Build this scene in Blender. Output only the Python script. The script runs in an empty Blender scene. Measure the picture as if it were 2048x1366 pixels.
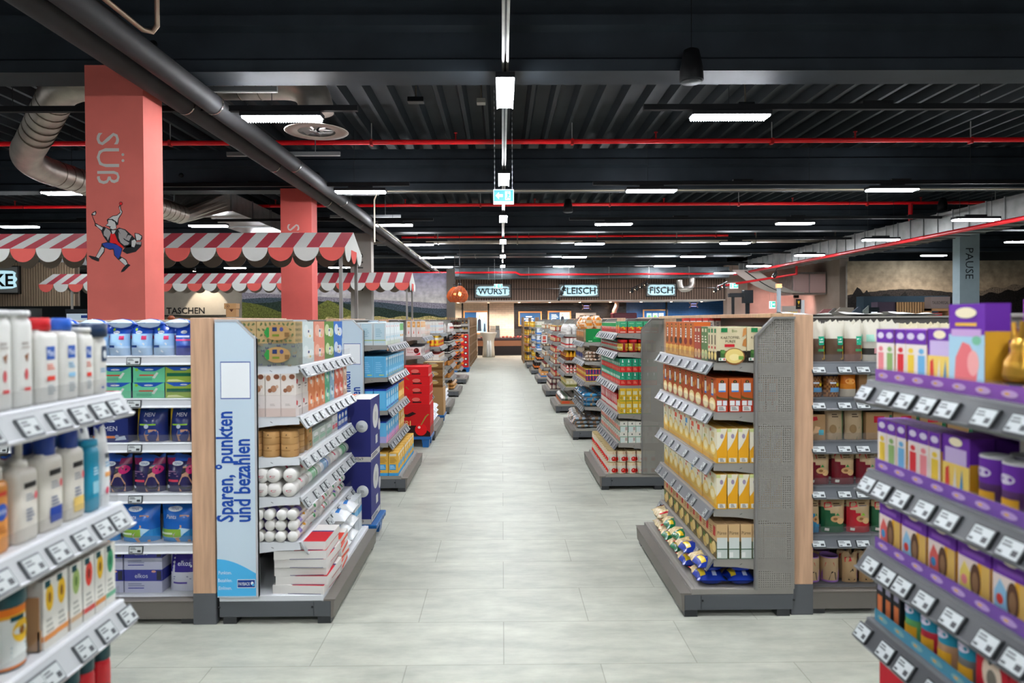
import bpy, math, random
from math import pi, sin, cos, radians
from mathutils import Vector, Matrix, Euler
RN = random.Random(11)
S = bpy.context.scene
COL = S.collection
# ---------------------------------------------------------------- camera, world, exposure
cam = bpy.data.objects.new('camera', bpy.data.cameras.new('camera'))
COL.objects.link(cam)
S.camera = cam
cam.data.lens = 24.0
cam.data.sensor_width = 36.0
cam.data.clip_start = 0.05
cam.data.clip_end = 200
cam.location = (0, 0, 1.6)
cam.rotation_euler = (Matrix.Rotation(radians(-0.40), 3, 'Z') @ Matrix.Rotation(radians(90 - 0.73), 3, 'X') @ Matrix.Rotation(radians(-0.3), 3, 'Z')).to_euler()
cam.data.shift_y = -0.0125
cam.data.shift_x = 0.0051
cam.data.dof.use_dof = True
cam.data.dof.focus_distance = 7.5
cam.data.dof.aperture_fstop = 2.5
S.view_settings.view_transform = 'Standard'
S.view_settings.look = 'None'
S.view_settings.exposure = 0.0
S.view_settings.gamma = 1.0
S.view_settings.use_curve_mapping = False
w_ = bpy.data.worlds.new('World')
S.world = w_
w_.use_nodes = True
w_.node_tree.nodes['Background'].inputs[0].default_value = (0.35, 0.55, 0.75, 1)
w_.node_tree.nodes['Background'].inputs[1].default_value = 0.012
S.cycles.use_denoising = True
S.cycles.max_bounces = 7
S.cycles.transparent_max_bounces = 12
LAMP = 162.0            # strength of the ceiling luminaires


def lin(h):
    if not isinstance(h, str):
        return h
    h = h.lstrip('#')
    r = []
    for i in (0, 2, 4):
        a = int(h[i:i + 2], 16) / 255
        r.append(a / 12.92 if a <= .04045 else ((a + .055) / 1.055) ** 2.4)
    return tuple(r)


# ---------------------------------------------------------------- materials
M = {}


def mat(name, rough=.5, metal=0., emit=0., spec=.5, attr=True, col=None):
    m = bpy.data.materials.new(name)
    m.use_nodes = True
    nt = m.node_tree
    b = nt.nodes['Principled BSDF']
    b.inputs['Roughness'].default_value = rough
    b.inputs['Metallic'].default_value = metal
    b.inputs['Specular IOR Level'].default_value = spec
    if attr:
        a = nt.nodes.new('ShaderNodeAttribute')
        a.attribute_name = 'Col'
        src = a.outputs['Color']
        nt.links.new(src, b.inputs['Base Color'])
        if emit:
            nt.links.new(src, b.inputs['Emission Color'])
            b.inputs['Emission Strength'].default_value = emit
    elif col:
        b.inputs['Base Color'].default_value = (*lin(col), 1)
        if emit:
            b.inputs['Emission Color'].default_value = (*lin(col), 1)
            b.inputs['Emission Strength'].default_value = emit
    M[name] = m
    return m


def nodes(m):
    nt = m.node_tree
    return nt, nt.nodes['Principled BSDF'], nt.nodes.new, nt.links.new


def noisy(name, scale, lo, hi, rough=.6, metal=0., spec=.4, stretch=(1, 1, 1), bump=0., coord='Object', detail=4):
    """attribute colour multiplied by a mottling noise"""
    m = mat(name, rough, metal, 0, spec)
    nt, b, N, L = nodes(m)
    at = [n for n in nt.nodes if n.type == 'ATTRIBUTE'][0]
    tc = N('ShaderNodeTexCoord'); mp = N('ShaderNodeMapping'); no = N('ShaderNodeTexNoise'); mr = N('ShaderNodeMapRange'); mx = N('ShaderNodeMixRGB')
    mp.inputs['Scale'].default_value = stretch
    no.inputs['Scale'].default_value = scale
    no.inputs['Detail'].default_value = detail
    mr.inputs[3].default_value = lo
    mr.inputs[4].default_value = hi
    mr.inputs[1].default_value = .3
    mr.inputs[2].default_value = .7
    mx.blend_type = 'MULTIPLY'
    mx.inputs[0].default_value = 1
    L(tc.outputs[coord], mp.inputs[0]); L(mp.outputs[0], no.inputs['Vector']); L(no.outputs[0], mr.inputs[0])
    L(at.outputs['Color'], mx.inputs[1]); L(mr.outputs[0], mx.inputs[2]); L(mx.outputs[0], b.inputs['Base Color'])
    if bump:
        bp = N('ShaderNodeBump'); bp.inputs['Strength'].default_value = bump
        bp.inputs['Distance'].default_value = .01
        L(no.outputs[0], bp.inputs['Height']); L(bp.outputs[0], b.inputs['Normal'])
    return m


mat('print', .58, spec=.2)
mat('film', .24, spec=.4)
mat('plastic', .32, spec=.4)
mat('paint', .5, spec=.3)
noisy('wallpaint', 3, .93, 1.05, .7, spec=.25)
noisy('black_steel', 2.5, .75, 1.2, .6, spec=.25)
noisy('galv', 5, .8, 1.12, .4, metal=.85)
mat('chrome', .2, 1.0)
mat('foil', .28, .8)
noisy('wood', 6, .78, 1.12, .5, stretch=(7, 7, .5), bump=.03)
noisy('fabric', 240, .88, 1.08, .9, spec=.15)
noisy('muralpaper', 5, .72, 1.22, .75, spec=.2, detail=9)
noisy('hillpaper', 26, .35, 1.7, .75, spec=.2, detail=8)
noisy('brickwall', 1, .95, 1.05, .35)
mat('lamp', .4, emit=LAMP)
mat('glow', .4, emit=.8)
mat('screen', .3, emit=.5)
mat('bulb', .4, emit=9.0)
mat('exitlit', .3, emit=1.1)
mat('spotlit', .4, emit=40.0)
m = mat('clear', .06, attr=False, col='#9a9a9a')
nt, b, N, L = nodes(m)
tr = N('ShaderNodeBsdfTransparent'); mx = N('ShaderNodeMixShader'); mx.inputs[0].default_value = .09
L(tr.outputs[0], mx.inputs[1]); L(b.outputs[0], mx.inputs[2]); L(mx.outputs[0], nt.nodes['Material Output'].inputs[0])
# perforated steel: square holes on a 10.6 mm grid
m = mat('perforated', .5)
nt, b, N, L = nodes(m)
tc = N('ShaderNodeTexCoord'); sx = N('ShaderNodeSeparateXYZ'); L(tc.outputs['Object'], sx.inputs[0])


def _hole(o):
    a = N('ShaderNodeMath'); a.operation = 'MULTIPLY'; a.inputs[1].default_value = 1 / .0118; L(o, a.inputs[0])
    f = N('ShaderNodeMath'); f.operation = 'FRACT'; L(a.outputs[0], f.inputs[0])
    g = N('ShaderNodeMath'); g.operation = 'GREATER_THAN'; g.inputs[1].default_value = .60; L(f.outputs[0], g.inputs[0])
    return g.outputs[0]


hm = N('ShaderNodeMath'); hm.operation = 'MULTIPLY'
L(_hole(sx.outputs[1]), hm.inputs[0]); L(_hole(sx.outputs[2]), hm.inputs[1])
tr = N('ShaderNodeBsdfTransparent'); mx = N('ShaderNodeMixShader')
L(hm.outputs[0], mx.inputs[0]); L(b.outputs[0], mx.inputs[1]); L(tr.outputs[0], mx.inputs[2]); L(mx.outputs[0], nt.nodes['Material Output'].inputs[0])
# floor: large concrete-look tiles
m = mat('floor', .42, attr=False, spec=.4)
nt, b, N, L = nodes(m)
tc = N('ShaderNodeTexCoord'); bk = N('ShaderNodeTexBrick'); n1 = N('ShaderNodeTexNoise'); n2 = N('ShaderNodeTexNoise'); mp = N('ShaderNodeMapping')
bk.inputs['Scale'].default_value = 1
bk.inputs['Brick Width'].default_value = .9
bk.inputs['Row Height'].default_value = .45
bk.inputs['Mortar Size'].default_value = .0022
bk.inputs['Color1'].default_value = (*lin('#b8baac'), 1)
bk.inputs['Color2'].default_value = (*lin('#b1b3a5'), 1)
bk.inputs['Mortar'].default_value = (*lin('#939284'), 1)
n1.inputs['Scale'].default_value = 2.2; n1.inputs['Detail'].default_value = 8; n1.inputs['Roughness'].default_value = .68
mp.inputs['Scale'].default_value = (1, 3.2, 1)
n2.inputs['Scale'].default_value = 9; n2.inputs['Detail'].default_value = 6
L(tc.outputs['Object'], bk.inputs['Vector']); L(tc.outputs['Object'], mp.inputs[0]); L(mp.outputs[0], n1.inputs['Vector']); L(tc.outputs['Object'], n2.inputs['Vector'])
cr = N('ShaderNodeMapRange'); cr.inputs[1].default_value = .28; cr.inputs[2].default_value = .72; cr.inputs[3].default_value = .68; cr.inputs[4].default_value = 1.16
c2 = N('ShaderNodeMapRange'); c2.inputs[3].default_value = .88; c2.inputs[4].default_value = 1.1
L(n1.outputs[0], cr.inputs[0]); L(n2.outputs[0], c2.inputs[0])
ml = N('ShaderNodeMath'); ml.operation = 'MULTIPLY'; L(cr.outputs[0], ml.inputs[0]); L(c2.outputs[0], ml.inputs[1])
mx = N('ShaderNodeMixRGB'); mx.blend_type = 'MULTIPLY'; mx.inputs[0].default_value = 1
L(bk.outputs['Color'], mx.inputs[1]); L(ml.outputs[0], mx.inputs[2]); L(mx.outputs[0], b.inputs['Base Color'])
rr = N('ShaderNodeMapRange'); rr.inputs[3].default_value = .3; rr.inputs[4].default_value = .6; L(n1.outputs[0], rr.inputs[0]); L(rr.outputs[0], b.inputs['Roughness'])
# glazed wall tiles in running bond, colour from the attribute
m = mat('walltile', .25)
nt, b, N, L = nodes(m)
at = [n for n in nt.nodes if n.type == 'ATTRIBUTE'][0]
tc = N('ShaderNodeTexCoord'); mp = N('ShaderNodeMapping'); mp.inputs['Rotation'].default_value = (radians(90), 0, 0)
bk = N('ShaderNodeTexBrick'); bk.inputs['Scale'].default_value = 1; bk.inputs['Brick Width'].default_value = .3; bk.inputs['Row Height'].default_value = .1
bk.inputs['Mortar Size'].default_value = .006; bk.inputs['Color1'].default_value = (1, 1, 1, 1); bk.inputs['Color2'].default_value = (.86, .86, .86, 1); bk.inputs['Mortar'].default_value = (.6, .6, .6, 1)
mx = N('ShaderNodeMixRGB'); mx.blend_type = 'MULTIPLY'; mx.inputs[0].default_value = 1
L(tc.outputs['Object'], mp.inputs[0]); L(mp.outputs[0], bk.inputs['Vector']); L(at.outputs['Color'], mx.inputs[1]); L(bk.outputs['Color'], mx.inputs[2]); L(mx.outputs[0], b.inputs['Base Color'])

# ---------------------------------------------------------------- mesh collecting
_txt = {}


def glyphs(s):
    if s not in _txt:
        cu = bpy.data.curves.new('lettering', 'FONT')
        cu.body = s.lstrip('*')
        if s[0] == '*':
            cu.offset = .022
        cu.resolution_u = 2
        ob = bpy.data.objects.new('lettering', cu)
        COL.objects.link(ob)
        bpy.context.view_layer.update()
        me = bpy.data.meshes.new_from_object(ob.evaluated_get(bpy.context.evaluated_depsgraph_get()))
        V = [(v.co.x, v.co.y) for v in me.vertices]
        F = [tuple(p.vertices) for p in me.polygons]
        bpy.data.objects.remove(ob); bpy.data.curves.remove(cu); bpy.data.meshes.remove(me)
        x0 = min(v[0] for v in V); x1 = max(v[0] for v in V); y1 = .72
        _txt[s] = ([((x - x0) / y1, y / y1) for x, y in V], F, (x1 - x0) / y1)
    return _txt[s]


class G:
    def __init__(s):
        s.v = []; s.f = []; s.c = []; s.sm = []

    def poly(s, pts, col, smooth=False):
        i = len(s.v)
        s.v += [tuple(p) for p in pts]
        s.f.append(tuple(range(i, i + len(pts)))); s.c.append(lin(col)); s.sm.append(smooth)

    def mesh(s, vs, fs, col, smooth=False):
        i = len(s.v)
        s.v += [tuple(p) for p in vs]
        for k, f in enumerate(fs):
            s.f.append(tuple(a + i for a in f)); s.c.append(lin(col[k] if isinstance(col, list) else col)); s.sm.append(smooth)

    def box(s, x0, x1, y0, y1, z0, z1, col, top=None, front=None, side=None, ch=0):
        if ch:
            s.bev(x0, x1, y0, y1, z0, z1, col, ch); return
        v = [(x0, y0, z0), (x1, y0, z0), (x1, y1, z0), (x0, y1, z0), (x0, y0, z1), (x1, y0, z1), (x1, y1, z1), (x0, y1, z1)]
        s.mesh(v, [(0, 3, 2, 1), (4, 5, 6, 7), (0, 1, 5, 4), (2, 3, 7, 6), (1, 2, 6, 5), (3, 0, 4, 7)],
               [col, top or col, front or col, front or col, side or col, side or col])

    def bev(s, x0, x1, y0, y1, z0, z1, col, c):
        """box with all edges chamfered"""
        X = (x0, x1); Y = (y0, y1); Z = (z0, z1); vs = []; idx = {}
        for a in (0, 1):
            for b_ in (0, 1):
                for d in (0, 1):
                    for ax in range(3):
                        p = [X[a], Y[b_], Z[d]]
                        sg = [(1, -1)[a], (1, -1)[b_], (1, -1)[d]]
                        for k in range(3):
                            if k != ax:
                                p[k] += sg[k] * c
                        idx[(a, b_, d, ax)] = len(vs); vs.append(p)
        F = []
        for ax in range(3):
            o = [k for k in range(3) if k != ax]
            for e in (0, 1):
                q = []
                for (i, j) in ((0, 0), (1, 0), (1, 1), (0, 1)):
                    k = [0, 0, 0]; k[ax] = e; k[o[0]] = i; k[o[1]] = j
                    q.append(idx[(*k, ax)])
                flip = (e == 0) != (ax == 1)
                F.append(tuple(reversed(q)) if flip else tuple(q))
        for ax in range(3):
            o = [k for k in range(3) if k != ax]
            for i in (0, 1):
                for j in (0, 1):
                    k0 = [0, 0, 0]; k1 = [0, 0, 0]
                    k0[o[0]] = k1[o[0]] = i; k0[o[1]] = k1[o[1]] = j; k1[ax] = 1
                    q = [idx[(*k0, o[0])], idx[(*k1, o[0])], idx[(*k1, o[1])], idx[(*k0, o[1])]]
                    F.append(tuple(q))
        for a in (0, 1):
            for b_ in (0, 1):
                for d in (0, 1):
                    F.append((idx[(a, b_, d, 0)], idx[(a, b_, d, 1)], idx[(a, b_, d, 2)]))
        s.mesh(vs, F, col)

    def prism(s, pts, axis, a0, a1, col, capcol=None):
        """polygon extruded along an axis; pts are the two other coordinates in xyz order"""
        def mk(p, a):
            q = list(p); q.insert(axis, a); return q
        n = len(pts)
        vs = [mk(p, a0) for p in pts] + [mk(p, a1) for p in pts]
        fs = [tuple(range(n)), tuple(reversed(range(n, 2 * n)))] + [(i, i + n, (i + 1) % n + n, (i + 1) % n) for i in range(n)]
        s.mesh(vs, fs, [capcol or col] * 2 + [col] * n)

    def lathe(s, prof, n=16, cx=0, cy=0, sx=1., sy=1., e=2., cap=True):
        """prof: (r, z, colour of the band above); e > 2 squares the section"""
        ring = []
        for k in range(n):
            a = 2 * pi * (k + .5) / n
            ca, sa = cos(a), sin(a)
            q = (abs(ca) ** e + abs(sa) ** e) ** (-1 / e)
            ring.append((ca * q * sx, sa * q * sy))
        vs = []; fs = []; cs = []
        for r, z, _ in prof:
            vs += [(cx + x * r, cy + y * r, z) for x, y in ring]
        for j in range(len(prof) - 1):
            for k in range(n):
                k2 = (k + 1) % n
                fs.append((j * n + k, j * n + k2, (j + 1) * n + k2, (j + 1) * n + k)); cs.append(prof[j][2])
        if cap:
            fs.append(tuple(reversed(range(n)))); cs.append(prof[0][2])
            t = (len(prof) - 1) * n
            fs.append(tuple(range(t, t + n))); cs.append(prof[-1][2])
        s.mesh(vs, fs, cs, True)

    def tube(s, pts, r, col, n=8, cap=True):
        pts = [Vector(p) for p in pts]; vs = []; fs = []
        m_ = len(pts)
        up = Vector((0, 0, 1))
        prev = None
        for i, p in enumerate(pts):
            t = ((pts[min(i + 1, m_ - 1)] - p).normalized() + (p - pts[max(i - 1, 0)]).normalized()).normalized()
            if prev is None:
                a = t.cross(up)
                if a.length < .05:
                    a = t.cross(Vector((1, 0, 0)))
            else:
                a = prev - t * prev.dot(t)
            a.normalize(); prev = a.copy()
            b_ = t.cross(a)
            k_ = 1.
            if 0 < i < m_ - 1:
                k_ = 1 / max(.6, (pts[i + 1] - p).normalized().dot(t))
            rr_ = r[i] if isinstance(r, (list, tuple)) else r
            for k in range(n):
                an = 2 * pi * k / n
                vs.append(p + (a * cos(an) * k_ + b_ * sin(an)) * rr_)
        for i in range(m_ - 1):
            for k in range(n):
                k2 = (k + 1) % n
                fs.append((i * n + k, i * n + k2, (i + 1) * n + k2, (i + 1) * n + k))
        s.mesh(vs, fs, col, True)
        if cap:
            s.poly(list(reversed(vs[:n])), col); s.poly(vs[-n:], col)

    def sheet(s, fn, nu, nv, col, smooth=True):
        """surface fn(u, v); col a colour or a function (u, v)"""
        vs = [fn(i / nu, j / nv) for j in range(nv + 1) for i in range(nu + 1)]
        fs = []; cs = []
        for j in range(nv):
            for i in range(nu):
                a = j * (nu + 1) + i
                fs.append((a, a + 1, a + nu + 2, a + nu + 1))
                cs.append(col((i + .5) / nu, (j + .5) / nv) if callable(col) else col)
        s.mesh(vs, fs, cs, smooth)

    def art(s, fn, W, H, shapes, curved=False):
        """flat print on a surface: fn(u, v, lift) gives the point; shapes are tuples"""
        for k, a in enumerate(shapes):
            o = .0005 + .00025 * k
            t = a[0]
            if t == 'r':
                _, u0, v0, u1, v1, col = a
                nn = 5 if curved else 1
                s.sheet(lambda u, v: fn(u0 + (u1 - u0) * u, v0 + (v1 - v0) * v, o), nn, nn, col, curved)
            elif t == 'e':
                _, cu, cv, ru, rv, col = a
                n = 18
                vs = [fn(cu, cv, o)] + [fn(cu + ru * cos(2 * pi * i / n), cv + rv * sin(2 * pi * i / n), o) for i in range(n)]
                s.mesh(vs, [(0, i + 1, (i + 1) % n + 1) for i in range(n)], col, curved)
            elif t == 'p':
                s.poly([fn(u, v, o) for u, v in a[1]], a[2])
            elif t == 't':
                _, txt, u, v, h, col = a[:6]
                rot = a[6] if len(a) > 6 else 0
                mw = a[7] if len(a) > 7 else .94
                V, F, wd = glyphs(txt)
                hh = h * H
                k_ = 1.
                lim = (W if rot == 0 else H) * mw
                if wd * hh > lim:
                    k_ = lim / (wd * hh)
                pts = []
                for x, y in V:
                    dx = (x - wd / 2) * hh * k_; dy = (y - .5) * hh
                    if rot == 90:
                        dx, dy = -dy, dx
                    elif rot == -90:
                        dx, dy = dy, -dx
                    pts.append(fn(u + dx / W, v + dy / H, o))
                s.mesh(pts, F, col, False)
            elif t == 'b':      # block of fine print: bars
                _, u0, v0, u1, v1, n, col = a
                for i in range(n):
                    q = v1 - (v1 - v0) * (i + .2) / n
                    s.mesh([fn(u0, q, o), fn(u0 + (u1 - u0) * (.72 + .28 * ((i * 7) % 3) / 2), q, o), fn(u0 + (u1 - u0) * (.72 + .28 * ((i * 7) % 3) / 2), q - (v1 - v0) / n * .5, o), fn(u0, q - (v1 - v0) / n * .5, o)], [(3, 2, 1, 0)], col)

    def done(s, name):
        me = bpy.data.meshes.new(name)
        me.from_pydata(s.v, [], s.f)
        ca = me.color_attributes.new('Col', 'FLOAT_COLOR', 'CORNER')
        buf = []
        for f, c in zip(s.f, s.c):
            buf += [c[0], c[1], c[2], 1.] * len(f)
        ca.data.foreach_set('color', buf)
        me.polygons.foreach_set('use_smooth', s.sm)
        me.update()
        return me

    def build(s, name, material, parent=None, loc=(0, 0, 0), rz=0):
        me = s.done(name)
        me.materials.append(M[material])
        return link(name, me, parent, loc, rz)


def link(name, me=None, parent=None, loc=(0, 0, 0), rz=0):
    o = bpy.data.objects.new(name, me)
    COL.objects.link(o)
    o.location = loc
    o.rotation_euler = (0, 0, rz)
    if parent:
        o.parent = parent
    return o


def tag(o, label, cat, group=None):
    o['label'] = label
    o['category'] = cat
    if group:
        o['group'] = group
    return o


def thing(name, label, cat, loc=(0, 0, 0), rz=0, group=None):
    return tag(link(name, None, None, loc, rz), label, cat, group)


def struct(o):
    o['kind'] = 'structure'
    return o


def at(px, py, Y):
    """point of the hall seen at photo pixel (px, py) at distance Y"""
    hz = 640 - (px - 1004) * .0052
    return Vector(((px - 1004) * Y / 1365, Y, 1.6 - (py - hz) * Y / 1365))


# face maps for a box w x d x h standing on z = 0
def F_front(w, d, h): return lambda u, v, o: (-w / 2 + u * w, -d / 2 - o, v * h)
def F_back(w, d, h): return lambda u, v, o: (w / 2 - u * w, d / 2 + o, v * h)
def F_right(w, d, h): return lambda u, v, o: (w / 2 + o, -d / 2 + u * d, v * h)
def F_left(w, d, h): return lambda u, v, o: (-w / 2 - o, d / 2 - u * d, v * h)
def F_top(w, d, h): return lambda u, v, o: (-w / 2 + u * w, -d / 2 + v * d, h + o)


class Pr:
    """one kind of article: meshes of the body and its parts"""
    def __init__(s, name, look, cat, dims, body, material='print', parts=()):
        s.name = name; s.look = look; s.cat = cat; s.w, s.d, s.h = dims
        s.me = body.done(name); s.me.materials.append(M[material])
        s.parts = []
        for pn, g, pm in parts:
            me = g.done(pn); me.materials.append(M[pm]); s.parts.append((pn, me))

    def put(s, loc, rz, label, group=None, tilt=None):
        o = link(s.name, s.me, None, loc, rz)
        if tilt:
            o.rotation_euler = (tilt[0], tilt[1], rz)
        tag(o, label, s.cat, group)
        for pn, me in s.parts:
            link(pn, me, o)
        return o


def carton(name, look, w, d, h, base, front=(), side=None, top=None, cat='carton', sidecol=None, frontcol=None, material='print', back=None, topart=()):
    g = G()
    g.box(-w / 2, w / 2, -d / 2, d / 2, 0, h, base, top=top, side=sidecol, front=frontcol)
    g.art(F_front(w, d, h), w, h, front)
    g.art(F_back(w, d, h), w, h, front if back is None else back)
    sd = side if side is not None else ()
    g.art(F_right(w, d, h), d, h, sd)
    g.art(F_left(w, d, h), d, h, sd)
    g.art(F_top(w, d, h), w, d, topart)
    return Pr(name, look, cat, (w, d, h), g, material)


def can(name, look, r, h, cols, shapes=(), cat='can', n=18, top='#a7a7a0', rim=True):
    g = G()
    pr = []
    if rim:
        pr = [(r * .94, 0, top), (r, .002, top), (r, .005, cols[0][1])]
    else:
        pr = [(r * .96, 0, cols[0][1]), (r, .003, cols[0][1])]
    for f, c_ in cols[1:]:
        pr.append((r, f * h, c_))
    pr += [(r, h - .005, top), (r * .97, h, top), (r * .9, h, top), (r * .89, h - .003, top)]
    g.lathe(pr, n)
    for k in range(3):
        a0 = 2 * pi * k / 3 - pi / 2

        def fn(u, v, o, a0=a0):
            a = a0 + (u - .5) * 2 * pi / 3
            return ((r + o + .0002) * cos(a), (r + o + .0002) * sin(a), v * h)
        g.art(fn, r * 2.1, h, shapes, True)
    return Pr(name, look, cat, (2 * r, 2 * r, h), g, 'print')


def jar(name, look, r, h, body, lid, lab=None, shapes=(), cat='jar', lidh=.2, n=18):
    g = G()
    g.lathe([(r * .85, 0, body), (r, h * .06, body), (r, h * (.9 - lidh), body), (r * .86, h * (1 - lidh), body)], n)
    if lab:
        for k in range(2):
            a0 = -pi / 2 + k * pi

            def fn(u, v, o, a0=a0):
                a = a0 + (u - .5) * pi
                return ((r + o + .0004) * cos(a), (r + o + .0004) * sin(a), v * h)
            g.art(fn, r * 3, h, [('r', .1, .14, .9, .7, lab)] + list(shapes), True)
    l = G()
    l.lathe([(r * .93, h * (1 - lidh), lid), (r * .95, h * (1 - lidh) + .002, lid), (r * .95, h * .97, lid), (r * .9, h, lid)], n)
    return Pr(name, look, cat, (2 * r, 2 * r, h), g, 'plastic', [('lid', l, 'plastic')])


def bottle(name, look, sx, sy, h, body, cap, shapes=(), e=3.2, shoulder=.78, capr=.35, pump=False, cat='bottle', waist=0, caph=None, bands=None):
    """oval bottle with cap or pump; shapes printed on its front"""
    g = G()
    hb = h * shoulder
    pr = [(.92, 0, body), (1, .008, body)]
    for f, c_ in (bands or []):
        pr.append((1 - waist * sin(pi * f), f * hb, c_))
    if not bands:
        pr += [(1 - waist, hb * .5, body)]
    pr += [(1, hb * .9, body), (.93, hb * .96, body), (.75, hb * .99, body), (capr * 1.05, hb, body), (capr, hb + h * .02, body)]
    g.lathe(pr, 22, 0, 0, sx / 2, sy / 2, e)

    def fn(u, v, o):
        x = (u - .5) * sx * .86
        q = abs(x / (sx / 2)) ** e
        return (x, -(1 - q) ** (1 / e) * sy / 2 - o - .0006, v * hb * .92)
    g.art(fn, sx * .86, hb * .92, shapes, True)
    c_ = G()
    rr_ = capr * min(sx, sy) / 2 * 1.25
    if pump:
        z0 = hb + h * .015
        c_.lathe([(rr_ * 1.15, z0, cap), (rr_ * 1.15, z0 + h * .05, cap), (rr_ * .5, z0 + h * .055, cap), (rr_ * .5, h * .9, cap), (rr_ * 1.2, h * .91, cap), (rr_ * 1.2, h * .985, cap), (rr_ * .8, h, cap)], 14)
        c_.box(-rr_ * .45, rr_ * 2.9, -rr_ * .45, rr_ * .45, h * .935, h * .985, cap, ch=.0015)
    else:
        z0 = hb + .002
        c_.lathe([(rr_ * 1.3, z0, cap), (rr_ * 1.3, h * .985, cap), (rr_ * 1.15, h, cap)], 16)
    return Pr(name, look, cat, (sx, sy, h), g, 'plastic', [('pump_head' if pump else 'cap', c_, 'plastic')])


def pouch(name, look, w, d, h, colf, shapes=(), cat='bag', stand=True, crumple=.06, seed=1, material='film', nu=10, nv=12, pinch=.12):
    """filled film bag; colf(u, v) colours front and back; stand: flat foot, else both ends sealed"""
    r = random.Random(seed)
    ph = [r.uniform(0, 6.28) for _ in range(6)]

    def th(v):
        if stand:
            return (min(1, .72 + v * 1.4) if v < .35 else max(.03, 1 - ((v - .35) / .65) ** 2.2)) * d / 2
        q = min(v, 1 - v) * 2
        return max(.025, min(1, q * 2.4) ** .6) * d / 2

    def half(v):
        if stand:
            return (1 - .05 * sin(pi * v)) * w / 2
        q = min(v, 1 - v) * 2
        return (1 - pinch * max(0, sin(pi * min(1, q * 1.3)))) * w / 2

    def fn(u, v, o, sg=-1):
        x = (2 * u - 1)
        prof = max(0, 1 - abs(x) ** 2.6) ** .6
        wob = crumple * (sin(7 * u + 9 * v + ph[0]) + sin(17 * u - 12 * v + ph[1]) * .6 + sin(23 * v + ph[2] + 5 * u) * .5)
        y = th(v) * prof * (1 + wob) + .0006
        zz = v * h
        if stand and v > .9:
            zz += h * .05 * (sin(9 * u + ph[3]) + .6 * sin(21 * u + ph[4])) * (v - .9) * 10
        return (x * half(v), sg * (y + o), zz)
    g = G()
    g.sheet(lambda u, v: fn(u, v, 0), nu, nv, colf)
    g.sheet(lambda u, v: fn(1 - u, v, 0, 1), nu, nv, lambda u, v: colf(1 - u, v))
    if stand:
        n = nu
        a = [fn(i / n, 0, 0) for i in range(n + 1)]; b_ = [fn(i / n, 0, 0, 1) for i in range(n + 1)]
        g.poly(a + list(reversed(b_)), colf(.5, .02))
    g.art(lambda u, v, o: fn(u, v, o + .001), w, h, shapes, True)
    return Pr(name, look, cat, (w, d, h), g, material)


def lying(p):
    """the same bag laid on its back: front up, foot towards the shopper"""
    for v in p.me.vertices:
        x, y, z = v.co
        v.co = (x, z - p.h / 2, -y + p.d / 2)
    p.d, p.h = p.h, p.d
    return p


def roll(name, look, r, L, body, end, shapes=(), cat='roll', n=16, ends=()):
    """tube lying along x, print round the middle, round ends"""
    g = G()
    pr = [(r * .9, 0, end), (r, .006, body), (r, L * .3, body), (r, L * .7, body), (r, L - .006, body), (r * .9, L, end)]
    g.lathe(pr, n)
    for k in range(3):
        a0 = k * 2 * pi / 3

        def fn(u, v, o, a0=a0):
            a = a0 + (u - .5) * 2 * pi / 3
            return ((r + o + .0004) * cos(a), (r + o + .0004) * sin(a), v * L)
        g.art(fn, 2 * r, L, shapes, True)
    g.art(lambda u, v, o: ((u - .5) * 1.7 * r, (.5 - v) * 1.7 * r, -o), 1.7 * r, 1.7 * r, ends)
    g.art(lambda u, v, o: ((u - .5) * 1.7 * r, (v - .5) * 1.7 * r, L + o), 1.7 * r, 1.7 * r, ends)
    p = Pr(name, look, cat, (L, 2 * r, 2 * r), g, 'film')
    for v in p.me.vertices:
        x, y, z = v.co
        v.co = (z - L / 2, x, y + r)
    return p


ORD = ['first', 'second', 'third', 'fourth', 'fifth', 'sixth', 'seventh', 'eighth', 'ninth', 'tenth', 'eleventh', 'twelfth', 'thirteenth', 'fourteenth', 'fifteenth', 'sixteenth', 'seventeenth', 'eighteenth', 'nineteenth', 'twentieth']
# ---------------------------------------------------------------- the hall
XL, XR, YB, YF, ZD = -18.5, 19.5, 33.2, -7.0, 4.67
g = G(); g.poly([(XL, YF, 0), (XR, YF, 0), (XR, YB + 1, 0), (XL, YB + 1, 0)], '#ffffff'); struct(g.build('floor', 'floor'))


def corr(pitch, prof, n):
    """trapezoid profile repeated n times: list of (along, depth)"""
    out = []
    for i in range(n):
        out += [(i * pitch + a * pitch, b_) for a, b_ in prof]
    out.append((n * pitch, prof[0][1]))
    return out


pr = corr(.326, [(0, 0), (.17, 0), (.30, .13), (.87, .13)], 117)
g = G()
vs = []; fs = []
for a, b_ in pr:
    vs += [(XL + a, YF, ZD + b_), (XL + a, YB + 1, ZD + b_)]
for i in range(len(pr) - 1):
    fs.append((2 * i, 2 * i + 1, 2 * i + 3, 2 * i + 2))
g.mesh(vs, fs, '#22282c'); struct(g.build('ceiling', 'black_steel'))
for nm, x0, x1, y0, y1 in (('wall_left', XL - .2, XL, YF, YB + 1), ('wall_right', XR, XR + .2, YF, YB + 1), ('wall_front', XL, XR, YF - .2, YF), ('wall_back', XL, XR, YB + 1, YB + 1.2)):
    g = G(); g.box(x0, x1, y0, y1, 0, 4.9, '#26292b'); struct(g.build(nm, 'wallpaint'))
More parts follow.
